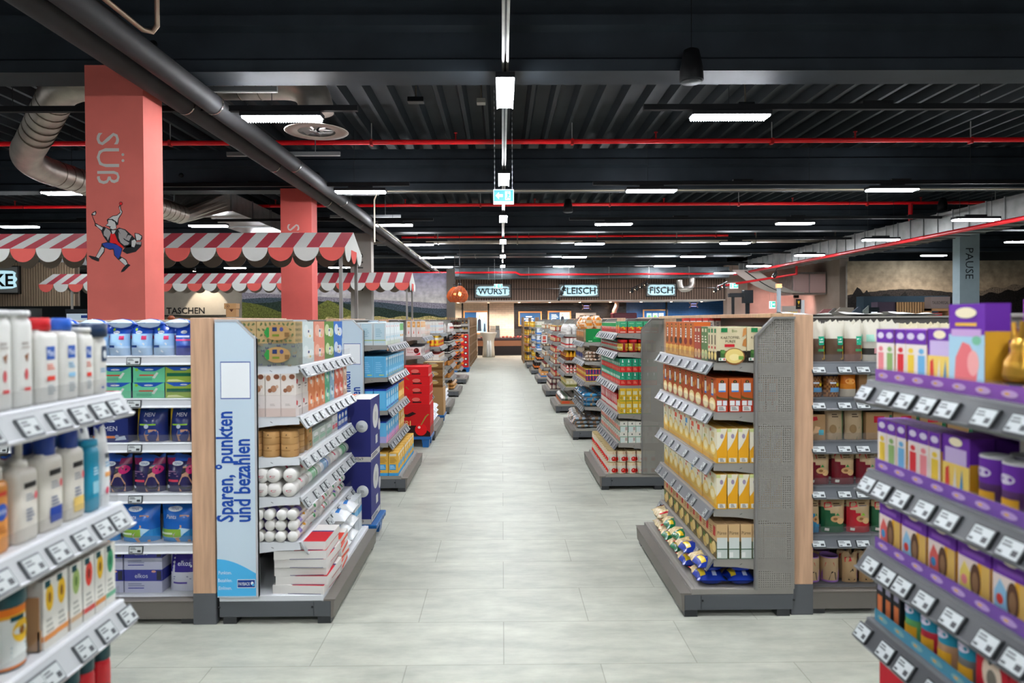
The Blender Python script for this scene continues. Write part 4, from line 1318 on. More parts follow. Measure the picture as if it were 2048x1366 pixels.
screen('wood framed blue screen with three pictures, on blue tiles', (1286, 619), (1335.5, 648), 32.85, [('r', .12, .3, .34, .8, '#a9c9c0'), ('r', .39, .3, .61, .8, '#b9d2d6'), ('r', .66, .3, .88, .8, '#d3dfe2'), ('e', .23, .5, .08, .14, '#5f9a6a'), ('e', .5, .5, .08, .14, '#72a25a'), ('p', [(.7, .35), (.84, .7), (.8, .72), (.68, .4)], '#6f8fa8')])
for k, (px, py) in enumerate(((1173, 614), (1388, 610))):
    q = at(px, py, 32.8)
    t = thing('insect_trap', ['X-shaped insect trap lamp on the black tiles', 'X-shaped insect trap lamp on the blue tiles'][k], 'insect trap', q, 0, 'insect trap lamps')
    g = G()
    for sg in (-1, 1):
        g.tube([(sg * .21, 0, .12), (sg * .13, 0, .04), (sg * .13, 0, -.04), (sg * .21, 0, -.12)], .022, '#b08a78', 6)
    g.box(-.14, .14, -.02, .02, -.02, .02, '#a08070'); g.build('bracket', 'paint', t)
    for dz in (-.06, .06):
        g = G(); g.box(-.12, .12, -.03, -.01, dz - .014, dz + .014, '#b5b5ff'); g.build('tube', 'exitlit', t)
t = thing('door_swing', 'steel framed swing door in the black tiled wall', 'door', at(1172, 640, 32.9))
g = G(); a = at(1152, 625, 32.9); w = at(1192, 625, 32.9).x - a.x
g.box(-w / 2, w / 2, -.03, .05, -1.6, a.z - 1.6, '#a8a299'); g.build('frame', 'galv', t)
g = G(); g.box(-w / 2 + .18, w / 2 - .06, -.05, -.03, -1.6, a.z - 1.72, '#151311'); g.box(-w / 2 + .2, w / 2 - .08, -.06, -.05, -1.6, a.z - 1.78, '#b4b8ac'); g.build('leaf', 'paint', t)
t = thing('extraction_pipe', 'silver extraction pipe bending over a dark red hot counter', 'pipe', (0, 0, 0))
g = G(); g.tube([at(1234, 600, 32), at(1234, 612, 32), at(1229, 622, 32), at(1229, 630, 32)], .11, '#b9a48f', 12); g.build('pipe', 'galv', t)
a = at(1224, 626, 31.6); b_ = at(1271, 640, 31.6)
g = G(); g.box(a.x, b_.x, 31.2, 32, 1.25, a.z, '#5e2030', ch=.03); tag(g.build('hot_counter', 'plastic'), 'dark red hot food counter hood under the silver pipe', 'counter')
# service counter with meat
a = at(955, 674, 31); b_ = at(1300, 712, 31)
t = thing('meat_counter', 'glass-topped meat counter with wooden front panel at the aisle end', 'counter', (0, 31, 0))
g = G(); g.box(a.x, b_.x, .02, 1.1, 0, .42, '#2a201e'); g.box(a.x, b_.x, 0, 1.1, .42, .66, '#a0694a'); g.box(a.x, b_.x, 0.05, 1.1, .66, .72, '#3a2a28'); g.build('body', 'paint', t)
g = G(); g.box(a.x, b_.x, .05, .07, .72, 1.2, '#ffffff'); g.build('glass', 'clear', t)
g = G(); g.box(a.x, b_.x, .1, 1.0, .72, .78, '#4c2c2a')
g.build('tray', 'plastic', t)
r = random.Random(5)
for k in range(46):
    x = a.x + .1 + (b_.x - a.x - .2) * (k + .5) / 46
    g = G(); c_ = r.choice(['#c4453c', '#d9745f', '#b5362f', '#e0937c', '#8f2a26', '#d8b08c'])
    h_ = r.uniform(.04, .1)
    g.lathe([(.05, 0, c_), (.075, .02, c_), (.06, h_ * .8, c_), (.02, h_, c_)], 9, 0, 0, 1, 1.4)
    tag(g.build('meat_cut', 'film', None, (x, 31.1 + r.uniform(.15, .5), .781)), f'cut of meat in the glass counter, {"" if k < 20 else "twenty-" if False else ""}{ORD[k % 20]} of the {["aisle", "middle", "fish end"][k // 20]} tray'.replace('  ', ' '), 'meat', 'meat cuts in the glass counter')
for k, (px, w) in enumerate(((985, .3), (995, .22))):
    q = at(px, 668, 30.9)
    t = thing('counter_scale', ['beige counter scale on the meat counter', 'small grey slicer next to the beige scale'][k], 'scale', (q.x, 31.3, 1.05))
    g = G(); g.box(-w / 2, w / 2, -.15, .15, -.27, .1, ['#cbb79f', '#8d8f8d'][k], ch=.015); g.box(-w * .4, w * .4, -.1, .0, .1, .3, ['#d9cab5', '#6f7270'][k], ch=.015); g.build('casing', 'plastic', t)
# standing table under a stretch cloth
q = at(977, 712, 29.6)
t = thing('bar_table', 'standing table wrapped in a white stretch cloth before the counter', 'table', (q.x, 29.6, 0))
g = G(); g.lathe([(.27, 0, '#d6c9b4'), (.25, .35, '#d6c9b4'), (.23, .6, '#d6c9b4'), (.27, .85, '#d6c9b4'), (.36, 1.02, '#d9cebb'), (.37, 1.06, '#e6e2d8'), (.35, 1.07, '#e6e2d8')], 28); g.build('stretch_cloth', 'fabric', t)
g = G()
for an in (-.6, -.2):
    g.lathe([(.07, .02, '#ecebe4'), (.06, .5, '#ecebe4'), (.03, .72, '#ecebe4')], 10, .24 * cos(an - pi / 2 + .5), .24 * sin(an - pi / 2 + .5))
g.build('cloth_fold', 'fabric', t)
# wicker pendants and spots
for k, (px, Y, s_) in enumerate(((920, 22.5, .27), (910, 24.2, .28))):
    q = at(px, 604, Y)
    t = thing('wicker_pendant', ['nearer glowing orange slatted pendant lamp', 'rear glowing orange slatted pendant lamp'][k], 'pendant lamp', (q.x, Y, q.z), 0, 'orange slatted pendants')
    g = G()
    for j in range(26):
        an = 2 * pi * j / 26
        pts = [(s_ * cos(an + w_ * .9) * rr_, s_ * sin(an + w_ * .9) * rr_, z) for rr_, z, w_ in ((.55, 0, 0), (.85, .08, .2), (1, .2, .4), (.85, .34, .6), (.5, .46, .8), (.12, .53, 1))]
        g.tube(pts, .013, '#c05a24', 5)
    g.build('slatted_shade', 'wood', t)
    g = G(); g.lathe([(.03, .2, '#ffb066'), (.05, .25, '#ffb066'), (.03, .33, '#ffb066')], 10); g.build('bulb', 'bulb', t)
    g = G(); g.tube([(0, 0, .5), (0, 0, 2.2)], .012, '#1a1614', 6); g.lathe([(.05, .5, '#1a1614'), (.05, .62, '#1a1614')], 10); g.build('cord', 'plastic', t)
k = 0
for (p0, p1, Y, n) in (((1117, 600), (1136, 567), 24.5, 3), ((1262, 583), (1310, 562), 25, 4), ((1430, 582), (1470, 566), 25, 3), ((1550, 552), (1575, 540), 22, 2)):
    a = at(*p0, Y); b_ = at(*p1, Y)
    b_.y += .8
    t = thing('spot_track', f'black track with spotlights slanting before the counter signs, {ORD[k]} from the left', 'light track', (0, 0, 0), 0, 'spotlight tracks'); k += 1
    g = G(); g.tube([a + Vector((0, 0, .1)), b_ + Vector((0, 0, .1))], .018, '#16181a', 6); g.build('rail', 'plastic', t)
    for j in range(n):
        c_ = a.lerp(b_, (j + .3) / n)
        g = G(); g.tube([c_ + Vector((0, 0, .08)), c_, c_ + Vector((-.03, .03, -.05))], [.02, .06, .065], '#121314', 10); sp = g.build('spot_head', 'plastic', t)
        g = G(); g.tube([c_ + Vector((-.03, .03, -.05)), c_ + Vector((-.032, .032, -.056))], .05, '#ffd9b5', 10); g.build('spot_lens', 'spotlit', sp)
bar('light_track', 'thin black lighting track before the counter signs', 'light track', [(xa, 27.2, at(1200, 577, 27.2).z), (xb - .8, 27.2, at(1200, 577, 27.2).z)], .015, '#111214', 'plastic', 6)
# downlights of the counter recess
for k in range(9):
    x = xa + .7 + (xb - xa - 1.2) * k / 8
    t = thing('downlight', f'warm recessed downlight over the counter, {ORD[k]} from the left', 'light', (x, 31.9, 2.42), 0, 'counter downlights')
    g = G(); g.lathe([(.07, -.012, '#2a2522'), (.075, 0, '#2a2522')], 14); g.build('ring', 'plastic', t)
    g = G(); g.lathe([(.055, -.014, '#ffd2b0'), (.055, -.012, '#ffd2b0')], 14); g.build('lens', 'spotlit', t)
    ld = bpy.data.lights.new('downlight_beam', 'SPOT'); ld.energy = 300 if k < 6 else 230; ld.color = (1, .78, .62) if k < 6 else (.75, .88, 1); ld.spot_size = 2.7; ld.spot_blend = .6; ld.shadow_soft_size = .05
    lo = bpy.data.objects.new('downlight_beam', ld); COL.objects.link(lo); lo.parent = t; lo.location = (0, 0, -.03)

# ---------------------------------------------------------------- right background
a = at(1449, 550, 30); b_ = at(1700, 640, 26)
g = G(); g.box(xb, xb + .9, 29.8, 30.3, 0, 4.3, '#a08c80'); g.box(xb + .9, 14.2, 30.3, 30.5, 0, 4.3, '#b3968b'); g.box(13.0, 13.35, 26.2, 30.5, 0, 4.0, '#9d8f84'); struct(g.build('wall_far_right', 'wallpaint'))
ld = bpy.data.lights.new('pink_beam', 'SPOT'); ld.energy = 240; ld.color = (1, .58, .54); ld.spot_size = 2.5; ld.spot_blend = 1; ld.shadow_soft_size = .06
t = thing('floodlight', 'small black floodlight washing the far wall pink', 'spotlight', (12.1, 28.0, 2.5))
g = G(); g.box(-.1, .1, -.05, .05, -.06, .06, '#141414', ch=.01); g.tube([(0, 0, .05), (0, 0, 1.3)], .012, '#141414', 6); g.build('housing', 'plastic', t)
lo = bpy.data.objects.new('pink_beam', ld); COL.objects.link(lo); lo.parent = t; lo.location = (0, .08, -.03); lo.rotation_euler = (radians(68), 0, radians(-14))
a = at(1697, 522, 24.5)
bump = lambda u, c, w, h: h * max(0, 1 - ((u - c) / w) ** 2) ** .5
mural('wall_mural_right', a.x, 19.4, 24.5, 1.2, a.z, [
    (lambda u: .5 + .36 * max(0, u - .5) + .02 * sin(60 * u) if u > .47 else .1, '#8d7a66'),
    (lambda u: .50 + .085 * sin(pi * min(1, max(0, u) / .62)) + .004 * sin(120 * u) if u < .62 else .5 - .2 * (u - .62), '#3a322c'),
    (lambda u: .46 + bump(u, .055, .028, .15) + bump(u, .10, .02, .11) + bump(u, .20, .02, .07) + bump(u, .295, .016, .09) + .012 * sin(150 * u) if u < .5 else .46 + .4 * max(0, u - .6) + .02 * sin(70 * u), '#241f1c')],
    lambda u, v: mixc('#c0a484', '#8f8672', max(0, min(1, (v - .5) * 1.8))))
t = thing('swap_cabinet', 'wooden swap shelf cabinet labelled TAUSCHREGAL', 'cabinet', (at(1883, 640, 22).x, 22, 0))
g = G(); g.box(-.3, .3, 0, .5, 0, 1.65, '#2a1712'); g.box(-.32, -.27, -.02, .5, 0, 1.9, '#b98a5e'); g.box(.27, .32, -.02, .5, 0, 1.9, '#b98a5e'); g.box(-.32, .32, -.02, .5, 1.82, 1.9, '#b98a5e'); g.build('carcass', 'paint', t)
g = G(); g.box(-.31, .31, -.04, .3, 1.9, 2.28, '#8d7d78'); g.art(lambda u, v, o: (-.31 + .62 * u, -.041 - o, 1.9 + .38 * v), .62, .38, [('t', 'TAUSCHREGAL', .5, .5, .26, '#2b2625', 0, .86)]); g.build('sign_board', 'print', t)
g = G(); g.box(-.14, .1, .02, .25, 1.45, 1.76, '#c01a20', ch=.01); tag(g.build('red_box', 'plastic', None, (at(1883, 640, 22).x, 22, 0)), 'bright red box standing in the TAUSCHREGAL cabinet', 'box')
slatwall('wall_slats_right', at(1797, 640, 22.3).x, at(1862, 640, 22.3).x, 22.3, 0, at(1830, 604, 22.3).z, .085, '#c49a6c', '#2c221b')
g = G(); q = at(1758, 604, 22.4); g.box(q.x, at(1797, 600, 22.4).x, 22.4, 22.8, 0, q.z, '#4b3f4d'); struct(g.build('wall_dark_block', 'wallpaint'))
g = G(); g.box(at(1730, 600, 23.5).x, at(1900, 600, 23.5).x, 23.5, 24, 0, at(1800, 592, 23.5).z, '#2b3c47'); struct(g.build('wall_blue_grey', 'wallpaint'))
t = thing('poster_stand', 'white lit poster in a dark frame near the slatted right wall', 'sign', (at(1751, 640, 22).x, 22, 0)); g = G(); g.box(-.17, .17, 0, .05, 0, 1.95, '#161d22'); g.build('stand', 'plastic', t)
g = G(); g.art(lambda u, v, o: (-.1 + .2 * u, -.001 - o, 1.3 + .5 * v), .2, .5, [('r', 0, 0, 1, 1, '#dfe8ec'), ('p', [(.3, .2), (.6, .2), (.45, .8)], '#3d6f9a')]); g.build('poster', 'screen', t)
for k, (p0, p1, py, Y, c_) in enumerate(((1640, 1668, 618, 16, '#7d4d4c'), (1660, 1675, 616, 15.2, '#5c5650'), (1672, 1710, 615, 14.6, '#7a7266'), (1708, 1724, 614, 14.3, '#2c3540'), (1730, 1740, 611, 14, '#5f6662'))):
    a = at(p0, py, Y); b_ = at(p1, py, Y)
    g = G(); z = a.z
    g.prism([(a.x, 1.5), (b_.x, 1.5), (b_.x, z), (a.x + .12, z), (a.x, z - .1)], 1, Y, Y + .05, c_)
    g.box(a.x, b_.x, Y, Y + .6, 0, 1.5, c_)
    tag(g.build('partition_screen', 'paint'), ['dark red chamfered partition screen by the pink wall', 'narrow brown partition screen beside the red one', 'wide olive partition screen behind the nut shelves', 'dark navy chamfered partition screen with pale edge', 'narrow grey-green partition screen farthest right'][k], 'partition', 'partition screens')
# black frame and pale board by the fish counter
t = thing('black_pylon', 'black angular pylon with a boom beside the fish counter', 'pylon', (0, 25, 0))
g = G(); a = at(1490, 580, 25); b_ = at(1508, 606, 25); g.box(a.x, b_.x, 0, .3, b_.z, a.z, '#17191c', ch=.01); g.box(a.x + .1, b_.x - .1, .1, .2, 0, b_.z, '#17191c'); c_ = at(1461, 586, 25); g.box(c_.x, a.x, .05, .25, c_.z - .15, c_.z, '#17191c', ch=.01); g.box(c_.x + .12, c_.x + .2, .1, .2, 0, c_.z - .1, '#17191c'); g.build('frame', 'plastic', t)
q = at(1559, 640, 20)
t = thing('steel_post', 'pale steel post behind the potato endcap', 'post', (q.x, 20, 0)); g = G(); g.box(-.045, .045, -.04, .04, 0, 2.55, '#9aa6ad'); g.build('post', 'paint', t); g = G(); g.box(-.07, .07, -.06, .06, 2.5, 2.62, '#d9a06f'); g.build('amber_lamp', 'exitlit', t)
a = at(1566, 612, 14)
t = thing('display_board', 'grey board printed with four yellow hearts', 'sign', (a.x, 14, 0)); g = G(); g.box(0, .32, 0, .03, 0, a.z, '#a59a90'); g.build('board', 'paint', t)
hs = lambda cx, cy, r_: ('p', [(cx, cy - r_), (cx - r_ * .8, cy + r_ * .2), (cx - r_ * .5, cy + r_ * .8), (cx, cy + r_ * .45), (cx + r_ * .5, cy + r_ * .8), (cx + r_ * .8, cy + r_ * .2)], '#d3a928')
g = G(); g.art(lambda u, v, o: (.32 * u, -.001 - o, a.z - .32 + .32 * v), .32, .32, [hs(.32 + .17 * j, .5, .2) for j in range(4)]); g.build('heart_print', 'print', t)
a = at(1595, 598, 13.5)
t = thing('display_board', 'small black sign with one yellow heart on a white holder', 'sign', (a.x, 13.5, 0)); g = G(); g.box(-.01, .09, 0, .02, a.z - .2, a.z, '#191715'); g.box(.09, .16, .01, .04, 0, a.z - .02, '#c3c6c6'); g.build('board', 'print', t)
g = G(); g.art(lambda u, v, o: (.09 * u, -.001 - o, a.z - .16 + .15 * v), .09, .15, [hs(.45, .62, .3), ('b', .2, .06, .8, .16, 1, '#a58a3a')]); g.build('heart_print', 'print', t)
# ---------------------------------------------------------------- articles: foreground left, care products
def txtbars(u0, v0, u1, v1, n, col): return ('b', u0, v0, u1, v1, n, col)


TEAL = '#12464c'
tube_w = bottle('care_bottle', 'tall plain white care bottle', .066, .045, .222, '#d6d6cf', '#c9cbc8', [('p', [(.45, .62), (.7, .66), (.62, .54)], '#8a5a3a'), ('e', .55, .40, .1, .07, '#c8575a'), ('r', .42, .2, .78, .24, '#c8484a'), txtbars(.3, .7, .8, .8, 2, '#b0aaa2')], e=4, shoulder=.93, capr=.8)
mx = [('r', .28, .66, .72, .86, '#2456a8'), ('t', 'Mixa', .5, .765, .1, '#e9eef0', 0, .38), txtbars(.3, .5, .7, .6, 3, '#e07a62'), ('r', .3, .34, .7, .41, '#d83a2c'), txtbars(.3, .12, .72, .28, 4, '#9aa4a8')]
mixa_r = bottle('lotion_bottle', 'white lotion bottle, red cap', .08, .05, .205, '#d9d8d0', '#d01c26', mx, e=4, shoulder=.84, capr=.55)
mxb = [('r', .28, .66, .72, .86, '#2456a8'), ('t', 'Mixa', .5, .765, .1, '#e9eef0', 0, .38), txtbars(.3, .5, .7, .6, 3, '#7fb0cf'), ('r', .3, .36, .7, .43, '#8cc0dd'), txtbars(.3, .12, .72, .28, 4, '#9aa4a8')]
mixa_b = bottle('lotion_bottle', 'white lotion bottle, blue cap', .075, .05, .205, '#d9d8d0', '#2a63c8', mxb, e=4, shoulder=.84, capr=.55)
mixa_s = bottle('lotion_bottle', 'squarish white lotion pack', .055, .045, .18, '#d9d8d0', '#d4d4cc', mx, e=6, shoulder=.92, capr=.7)
navyb = bottle('lotion_bottle', 'white bottle, wide navy cap', .062, .046, .19, '#d3d2c9', '#16304f', [('r', .45, .62, .95, .92, '#1b3554'), ('e', .7, .76, .14, .08, '#c9d0d2'), txtbars(.35, .4, .85, .5, 2, '#6fa3c4'), ('r', .4, .1, .6, .14, '#2456a8')], e=4, shoulder=.8, capr=.9)
u = UL[0]
t = .55
t = u.line(0, t, [(tube_w, 5)], deep=2, gap=.006); t = .915
t = u.line(0, t, [(mixa_r, 1), (mixa_b, 1)], deep=3, gap=.003)
t = u.line(0, t, [(mixa_s, 1), (navyb, 1)], deep=3)
orange_b = bottle('lotion_bottle', 'orange sun lotion bottle', .07, .045, .19, '#d98f3e', '#d9d4c8', [('e', .55, .62, .3, .13, '#1f4aa0'), ('t', 'NIVEA', .55, .62, .07, '#e9eef0', 0, .5), ('r', .3, .86, .8, .92, '#d8412f'), txtbars(.3, .3, .8, .42, 3, '#b06a2c')], e=3.4, shoulder=.84, capr=.6)
nt_ = lambda c_: [('r', .22, .80, .82, .88, '#1b1b1d'), txtbars(.3, .6, .72, .72, 3, '#8a9098'), txtbars(.3, .3, .7, .5, 4, '#6f7890'), ('e', .8, .66, .08, .06, '#e0646a')] + ([('r', .22, .12, .84, .34, c_)] if c_ else [])
pump_w = bottle('pump_bottle', 'white pump bottle, black label bar', .078, .05, .255, '#d8d3c6', '#d6d2c6', nt_(None), e=3.6, shoulder=.66, capr=.5, pump=True)
lot_n = bottle('lotion_bottle', 'white lotion bottle, navy collar', .085, .05, .245, '#d8d3c6', '#1c3f95', nt_('#1f3f96'), e=3.6, shoulder=.74, capr=.55)
lot_y = bottle('lotion_bottle', 'white lotion bottle, yellow patch', .078, .05, .245, '#d8d3c6', '#1c3f95', nt_('#e0c06a'), e=3.6, shoulder=.74, capr=.55)
for p in (lot_n, lot_y):
    g = G(); rr_ = .55 * .025 * 1.2; g.lathe([(rr_, .243, '#dedacd'), (rr_, .262, '#dedacd'), (rr_ * .7, .266, '#dedacd')], 14); g.box(0, .038, -.007, .007, .25, .262, '#dedacd', ch=.002)
    me = g.done('pump_head'); me.materials.append(M['plastic']); p.parts.append(('pump_head', me))
teal_b = bottle('lotion_bottle', 'teal blue lotion bottle', .05, .04, .19, '#1f8fae', '#1f8fae', [('r', .2, .3, .8, .5, '#8fc4d2'), txtbars(.25, .6, .75, .75, 3, '#bfe0e8')], e=4, shoulder=.9, capr=.7)
tube_c = pouch('cream_tube', 'white cream tube standing on cap', .05, .04, .21, lambda u_, v: '#dfe1df' if v < .8 else '#eceeec', [('r', .35, .62, .7, .68, '#4a5560'), ('r', .25, .38, .8, .44, '#e0a060'), ('e', .4, .2, .12, .05, '#d8506a'), txtbars(.3, .5, .75, .58, 2, '#6fa3c4')], 'tube', crumple=0, material='plastic')
t = u.line(1, .60, [(orange_b, 3)], deep=2, gap=.006)
t = u.line(1, .84, [(pump_w, 1), (lot_n, 1), (lot_y, 1)], deep=2, gap=.008)
t = u.line(1, 1.105, [(teal_b, 1), (tube_c, 1)], deep=2, gap=.004)
sunf = lambda c1, c2: [('r', 0, 0, 1, 1, '#e4e3d8'), ('e', .5, .72, .32, .2, c1), ('e', .5, .72, .12, .08, c2), ('r', .12, .88, .55, .98, TEAL), txtbars(.2, .2, .8, .44, 3, '#a9aaa0')]
bath = can('bath_jar', 'orange bath salt jar, dark lid', .042, .19, [(0, '#d8731f'), (.06, '#d8dcd6'), (.62, '#d9a12c'), (.66, '#d8731f'), (.75, '#d8731f')], [('e', .5, .45, .26, .14, '#e3b52c'), ('e', .5, .45, .09, .05, '#8a5a1c'), ('r', .2, .58, .55, .64, TEAL), txtbars(.2, .14, .8, .3, 3, '#9fb0b0')], 'jar', 20, '#12464c')
g = G(); g.lathe([(.043, .142, TEAL), (.044, .145, TEAL), (.044, .185, TEAL), (.04, .194, TEAL)], 22); me = g.done('lid'); me.materials.append(M['plastic']); bath.parts.append(('lid', me))


def herb(look, c1, c2, low): return carton('bath_box', look, .046, .05, .165, '#dedfd8', sunf(c1, c2) + [('r', 0, .12, 1, .2, low)], [('r', 0, .12, 1, .2, low)], '#8f867c', 'box')


hb1 = herb('white box with sunflower', '#e6b92c', '#8a5a1c', '#e08a2c'); hb2 = herb('white box with olive print', '#9db56a', '#5f7f3a', '#d9b38a'); hb3 = herb('white box with red poppy', '#e0483a', '#7a1e1a', '#d8453a'); hb4 = herb('white box with aloe leaf', '#3f9a6a', '#1f6a4a', '#6fb58f')
u.line(2, .62, [(bath, 3)], deep=2, gap=.008)
u.line(2, .915, [(hb1, 2)], deep=2)
g = G(); g.box(-.06, .06, -.06, .06, 0, .004, '#b08962'); g.box(-.06, .06, -.06, -.056, 0, .05, '#b08962'); g.box(-.06, -.056, -.06, .06, 0, .13, '#b08962'); g.box(.056, .06, -.06, .06, 0, .13, '#b08962')
tag(g.build('display_tray', 'print', None, u.P(.966, .25, .821), pi / 2), 'brown cardboard tray around the sunflower boxes on the third lotion shelf', 'tray')
u.line(2, 1.02, [(hb2, 1), (hb3, 1), (hb1, 1), (hb4, 1)], deep=4, look=None)
sgel = lambda look, c1, c2: bottle('shower_bottle', look, .058, .04, .27, c1, TEAL, [('e', .5, .4, .3, .18, c2), ('r', .15, .66, .5, .74, TEAL), ('e', .55, .25, .16, .1, '#e3c23a')], e=2.6, shoulder=.76, capr=.75)
u.line(3, .60, [(sgel('dark red shower bottle', '#8a1c2c', '#c4403a'), 5), (sgel('bright red shower bottle', '#c4202a', '#e0a03a'), 4)], deep=2, gap=.01)

# ---------------------------------------------------------------- foreground right, Easter chocolate
PU = '#6b2fa0'; PU2 = '#8a3fb0'; YE = '#e0a72c'
u = UR[0]


def stick(look, c_, h=.15, w=.046): return carton('chocolate_stick_box', look, w, .04, h, YE, [('r', 0, 0, 1, .74, '#ece0d8'), ('r', .18, .1, .82, .55, c_), ('e', .5, .62, .25, .05, c_), ('r', 0, .74, 1, 1, PU), ('e', .5, .88, .35, .06, '#d8cfe0')], [('r', 0, .7, 1, 1, PU)], PU2, 'box')


s1, s2, s3, s4, s5 = stick('thin purple stick box, pink', '#e5868a'), stick('thin purple stick box, green', '#8fb06a'), stick('thin purple stick box, red', '#d8343a'), stick('thin purple stick box, yellow', '#e8c440'), stick('thin purple stick box, blue', '#6fb0d8')
wide = carton('chocolate_box', 'wide purple chocolate box', .098, .06, .155, PU, [('r', 0, 0, 1, .55, '#f0cf6a'), ('r', .1, .55, .9, .8, '#c9b4dc'), ('e', .5, .9, .25, .07, '#efe3c0'), ('p', [(.1, .05), (.3, .05), (.25, .5), (.12, .45)], '#d8453a'), ('p', [(.4, .1), (.55, .1), (.5, .52)], '#e8e4da'), ('p', [(.65, .1), (.8, .1), (.75, .5)], '#3f8fc4')], [('r', 0, 0, 1, .6, YE)], PU2, 'box')
tall = carton('chocolate_box', 'tall purple box, pink figures', .122, .06, .215, PU, [('r', 0, .02, 1, .66, '#a9cfe0'), ('p', [(.15, .02), (.75, .02), (.85, .35), (.6, .55), (.4, .58), (.2, .4)], '#e5767a'), ('e', .7, .35, .16, .14, '#eea7a4'), ('r', .08, .64, .92, .72, '#c9a4d4'), ('r', .2, .755, .8, .79, '#e8b84c'), ('e', .5, .9, .3, .06, '#efe3c0'), ('e', .8, .6, .12, .05, '#7fc0a0')], [('r', 0, 0, 1, .7, YE)], PU2, 'box')
disp = carton('bunny_display', 'purple display of gold bunnies', .15, .08, .13, '#1d1812', [('r', 0, 0, 1, .26, PU), ('r', 0, .26, .06, 1, PU), ('r', .94, .26, 1, 1, PU), ('e', .35, .3, .1, .1, '#e8a8a0'), ('e', .7, .3, .1, .1, '#e0a060')], [('r', 0, 0, 1, 1, '#5d5560')], '#1d1812', 'display')
u.line(0, .445, [(disp, 2)], deep=1, gap=.01, q=.062)
for k in range(2):
    g = G(); q = u.P(.52 + k * .16, u.yf + .035, 1.454)
    g.lathe([(.034, 0, '#a87a22'), (.042, .018, '#c99a3a'), (.038, .05, '#b8862c'), (.02, .072, '#c99a3a'), (.024, .086, '#d9aa4a'), (.012, .105, '#c99a3a')], 14, 0, 0, 1, .55)
    g.tube([(-.01, 0, .09), (-.017, 0, .135)], [.008, .005], '#c99a3a'); g.tube([(.007, 0, .09), (.009, 0, .138)], [.008, .005], '#c99a3a')
    o = g.build('chocolate_bunny', 'foil', None, q, -pi / 2); tag(o, f'gold foil chocolate bunny on the {ORD[k]} purple display', 'chocolate bunny', 'gold foil bunnies')
u.line(0, .762, [(tall, 1)], deep=1)
u.fill(0, .46, carton('chocolate_box', 'back purple chocolate box', .05, .06, .225, '#7d2f9a', [('r', 0, .75, 1, 1, '#a04bb4'), ('r', .1, .1, .9, .5, YE)], None, '#a04bb4', 'box'), 7, q=.16)
u.line(0, .882, [(wide, 1), (s5, 1), (s4, 1), (s3, 1), (s2, 1), (s1, 1)], deep=3, gap=.003, q=.02)


def strip(u, sh, t0, t1, label, col, dots, h=.034):
    a = u.P(t0, 0, 0); b_ = u.P(t1, 0, 0)
    L_ = t1 - t0; z = u.zs[sh]
    g = G(); g.box(-L_ / 2, L_ / 2, -.001, .001, 0, h, col)
    n = int(L_ / .075)
    sh_ = []
    for k in range(n):
        sh_ += [('e', (k + .5) / n, .5, .3 / n, .24, dots), ('r', (k + .34) / n, .42, (k + .5) / n, .58, YE)]
    g.art(lambda a_, v, o: (-L_ / 2 + a_ * L_, -.001 - o, v * h), L_, h, sh_)
    o = g.build('display_strip', 'print', None, u.P((t0 + t1) / 2, u.yf + .0085, z + .001), u.rz)
    tag(o, label, 'display strip')


strip(u, 0, .38, 1.2, 'purple printed display strip along the top Easter chocolate shelf', PU2, '#c9a0d8')
strip(u, 1, .38, 1.2, 'purple printed display strip along the second Easter chocolate shelf', PU, '#b58fd0')
strip(u, 2, .38, 1.2, 'purple printed display strip along the third Easter chocolate shelf', PU, '#b58fd0')
strip(u, 3, .38, 1.2, 'teal printed display strip along the fourth Easter chocolate shelf', '#2c94b4', '#6fb0b8')
cup = lambda look, lid, c1, c2: can('chocolate_cup', look, .034, .125, [(0, c1), (.5, c2)], [('e', .5, .7, .3, .09, '#d8cfe0'), ('r', .1, .1, .9, .36, YE)], 'cup', 18, lid)
cw = cup('purple cup with white lid', '#e4e4e0', '#5d3a6a', PU)
cb = cup('brown cup with white lid', '#e4e4e0', '#4a3524', '#8d7a66')
u.line(1, .45, [(cb, 3), (cw, 2)], deep=2, gap=.006, q=.02)
u.line(1, .823, [(wide, 1)], deep=2, q=.02); u.line(1, .925, [(s4, 1), (s1, 1), (s3, 1), (s5, 1), (s2, 1), (s4, 1)], deep=2, gap=.003, q=.02)
egg = lambda look, c1, c2: carton('egg_box', look, .108, .07, .152, PU, [('r', 0, .03, .62, .66, '#ead9d0'), ('p', [(.05, .05), (.4, .08), (.45, .4), (.2, .6), (.05, .4)], c1), ('e', .2, .3, .1, .08, c2), ('r', .62, .03, .74, .66, YE), ('r', .74, .03, 1, .66, '#d9b060'), ('e', .56, .36, .17, .27, '#5a3c2c'), ('e', .56, .33, .1, .17, '#8d6a4c'), ('e', .5, .9, .22, .06, '#efe3c0'), ('r', .15, .72, .85, .8, '#8a55bb')], [('r', 0, .03, 1, .66, YE)], '#5a2a80', 'box')
e1, e2, e3 = egg('purple egg box, blue picture', '#8fc0dd', '#d8453a'), egg('purple egg box, red picture', '#d8605a', '#3f8fc4'), egg('purple egg box, yellow picture', '#e8cf6a', '#e5868a')
u.line(2, .52, [(e3, 1), (e1, 1), (e3, 1), (e2, 1), (e1, 1), (e2, 1)], deep=3, gap=.008, q=.02)
tc_ = lambda look, c1: cup(look, '#176a80', c1, '#1f86a0')
redb = carton('chocolate_box', 'red chocolate figure box', .1, .06, .17, '#b5182a', [('e', .5, .42, .3, .26, '#d8c4b0'), ('e', .5, .36, .16, .14, '#6f6a60'), ('e', .45, .6, .06, .05, '#2a2220'), ('r', .15, .82, .85, .93, '#d8606a')], None, '#8a1220', 'box')
u.line(3, .48, [(redb, 3)], deep=2, gap=.008, q=.02)
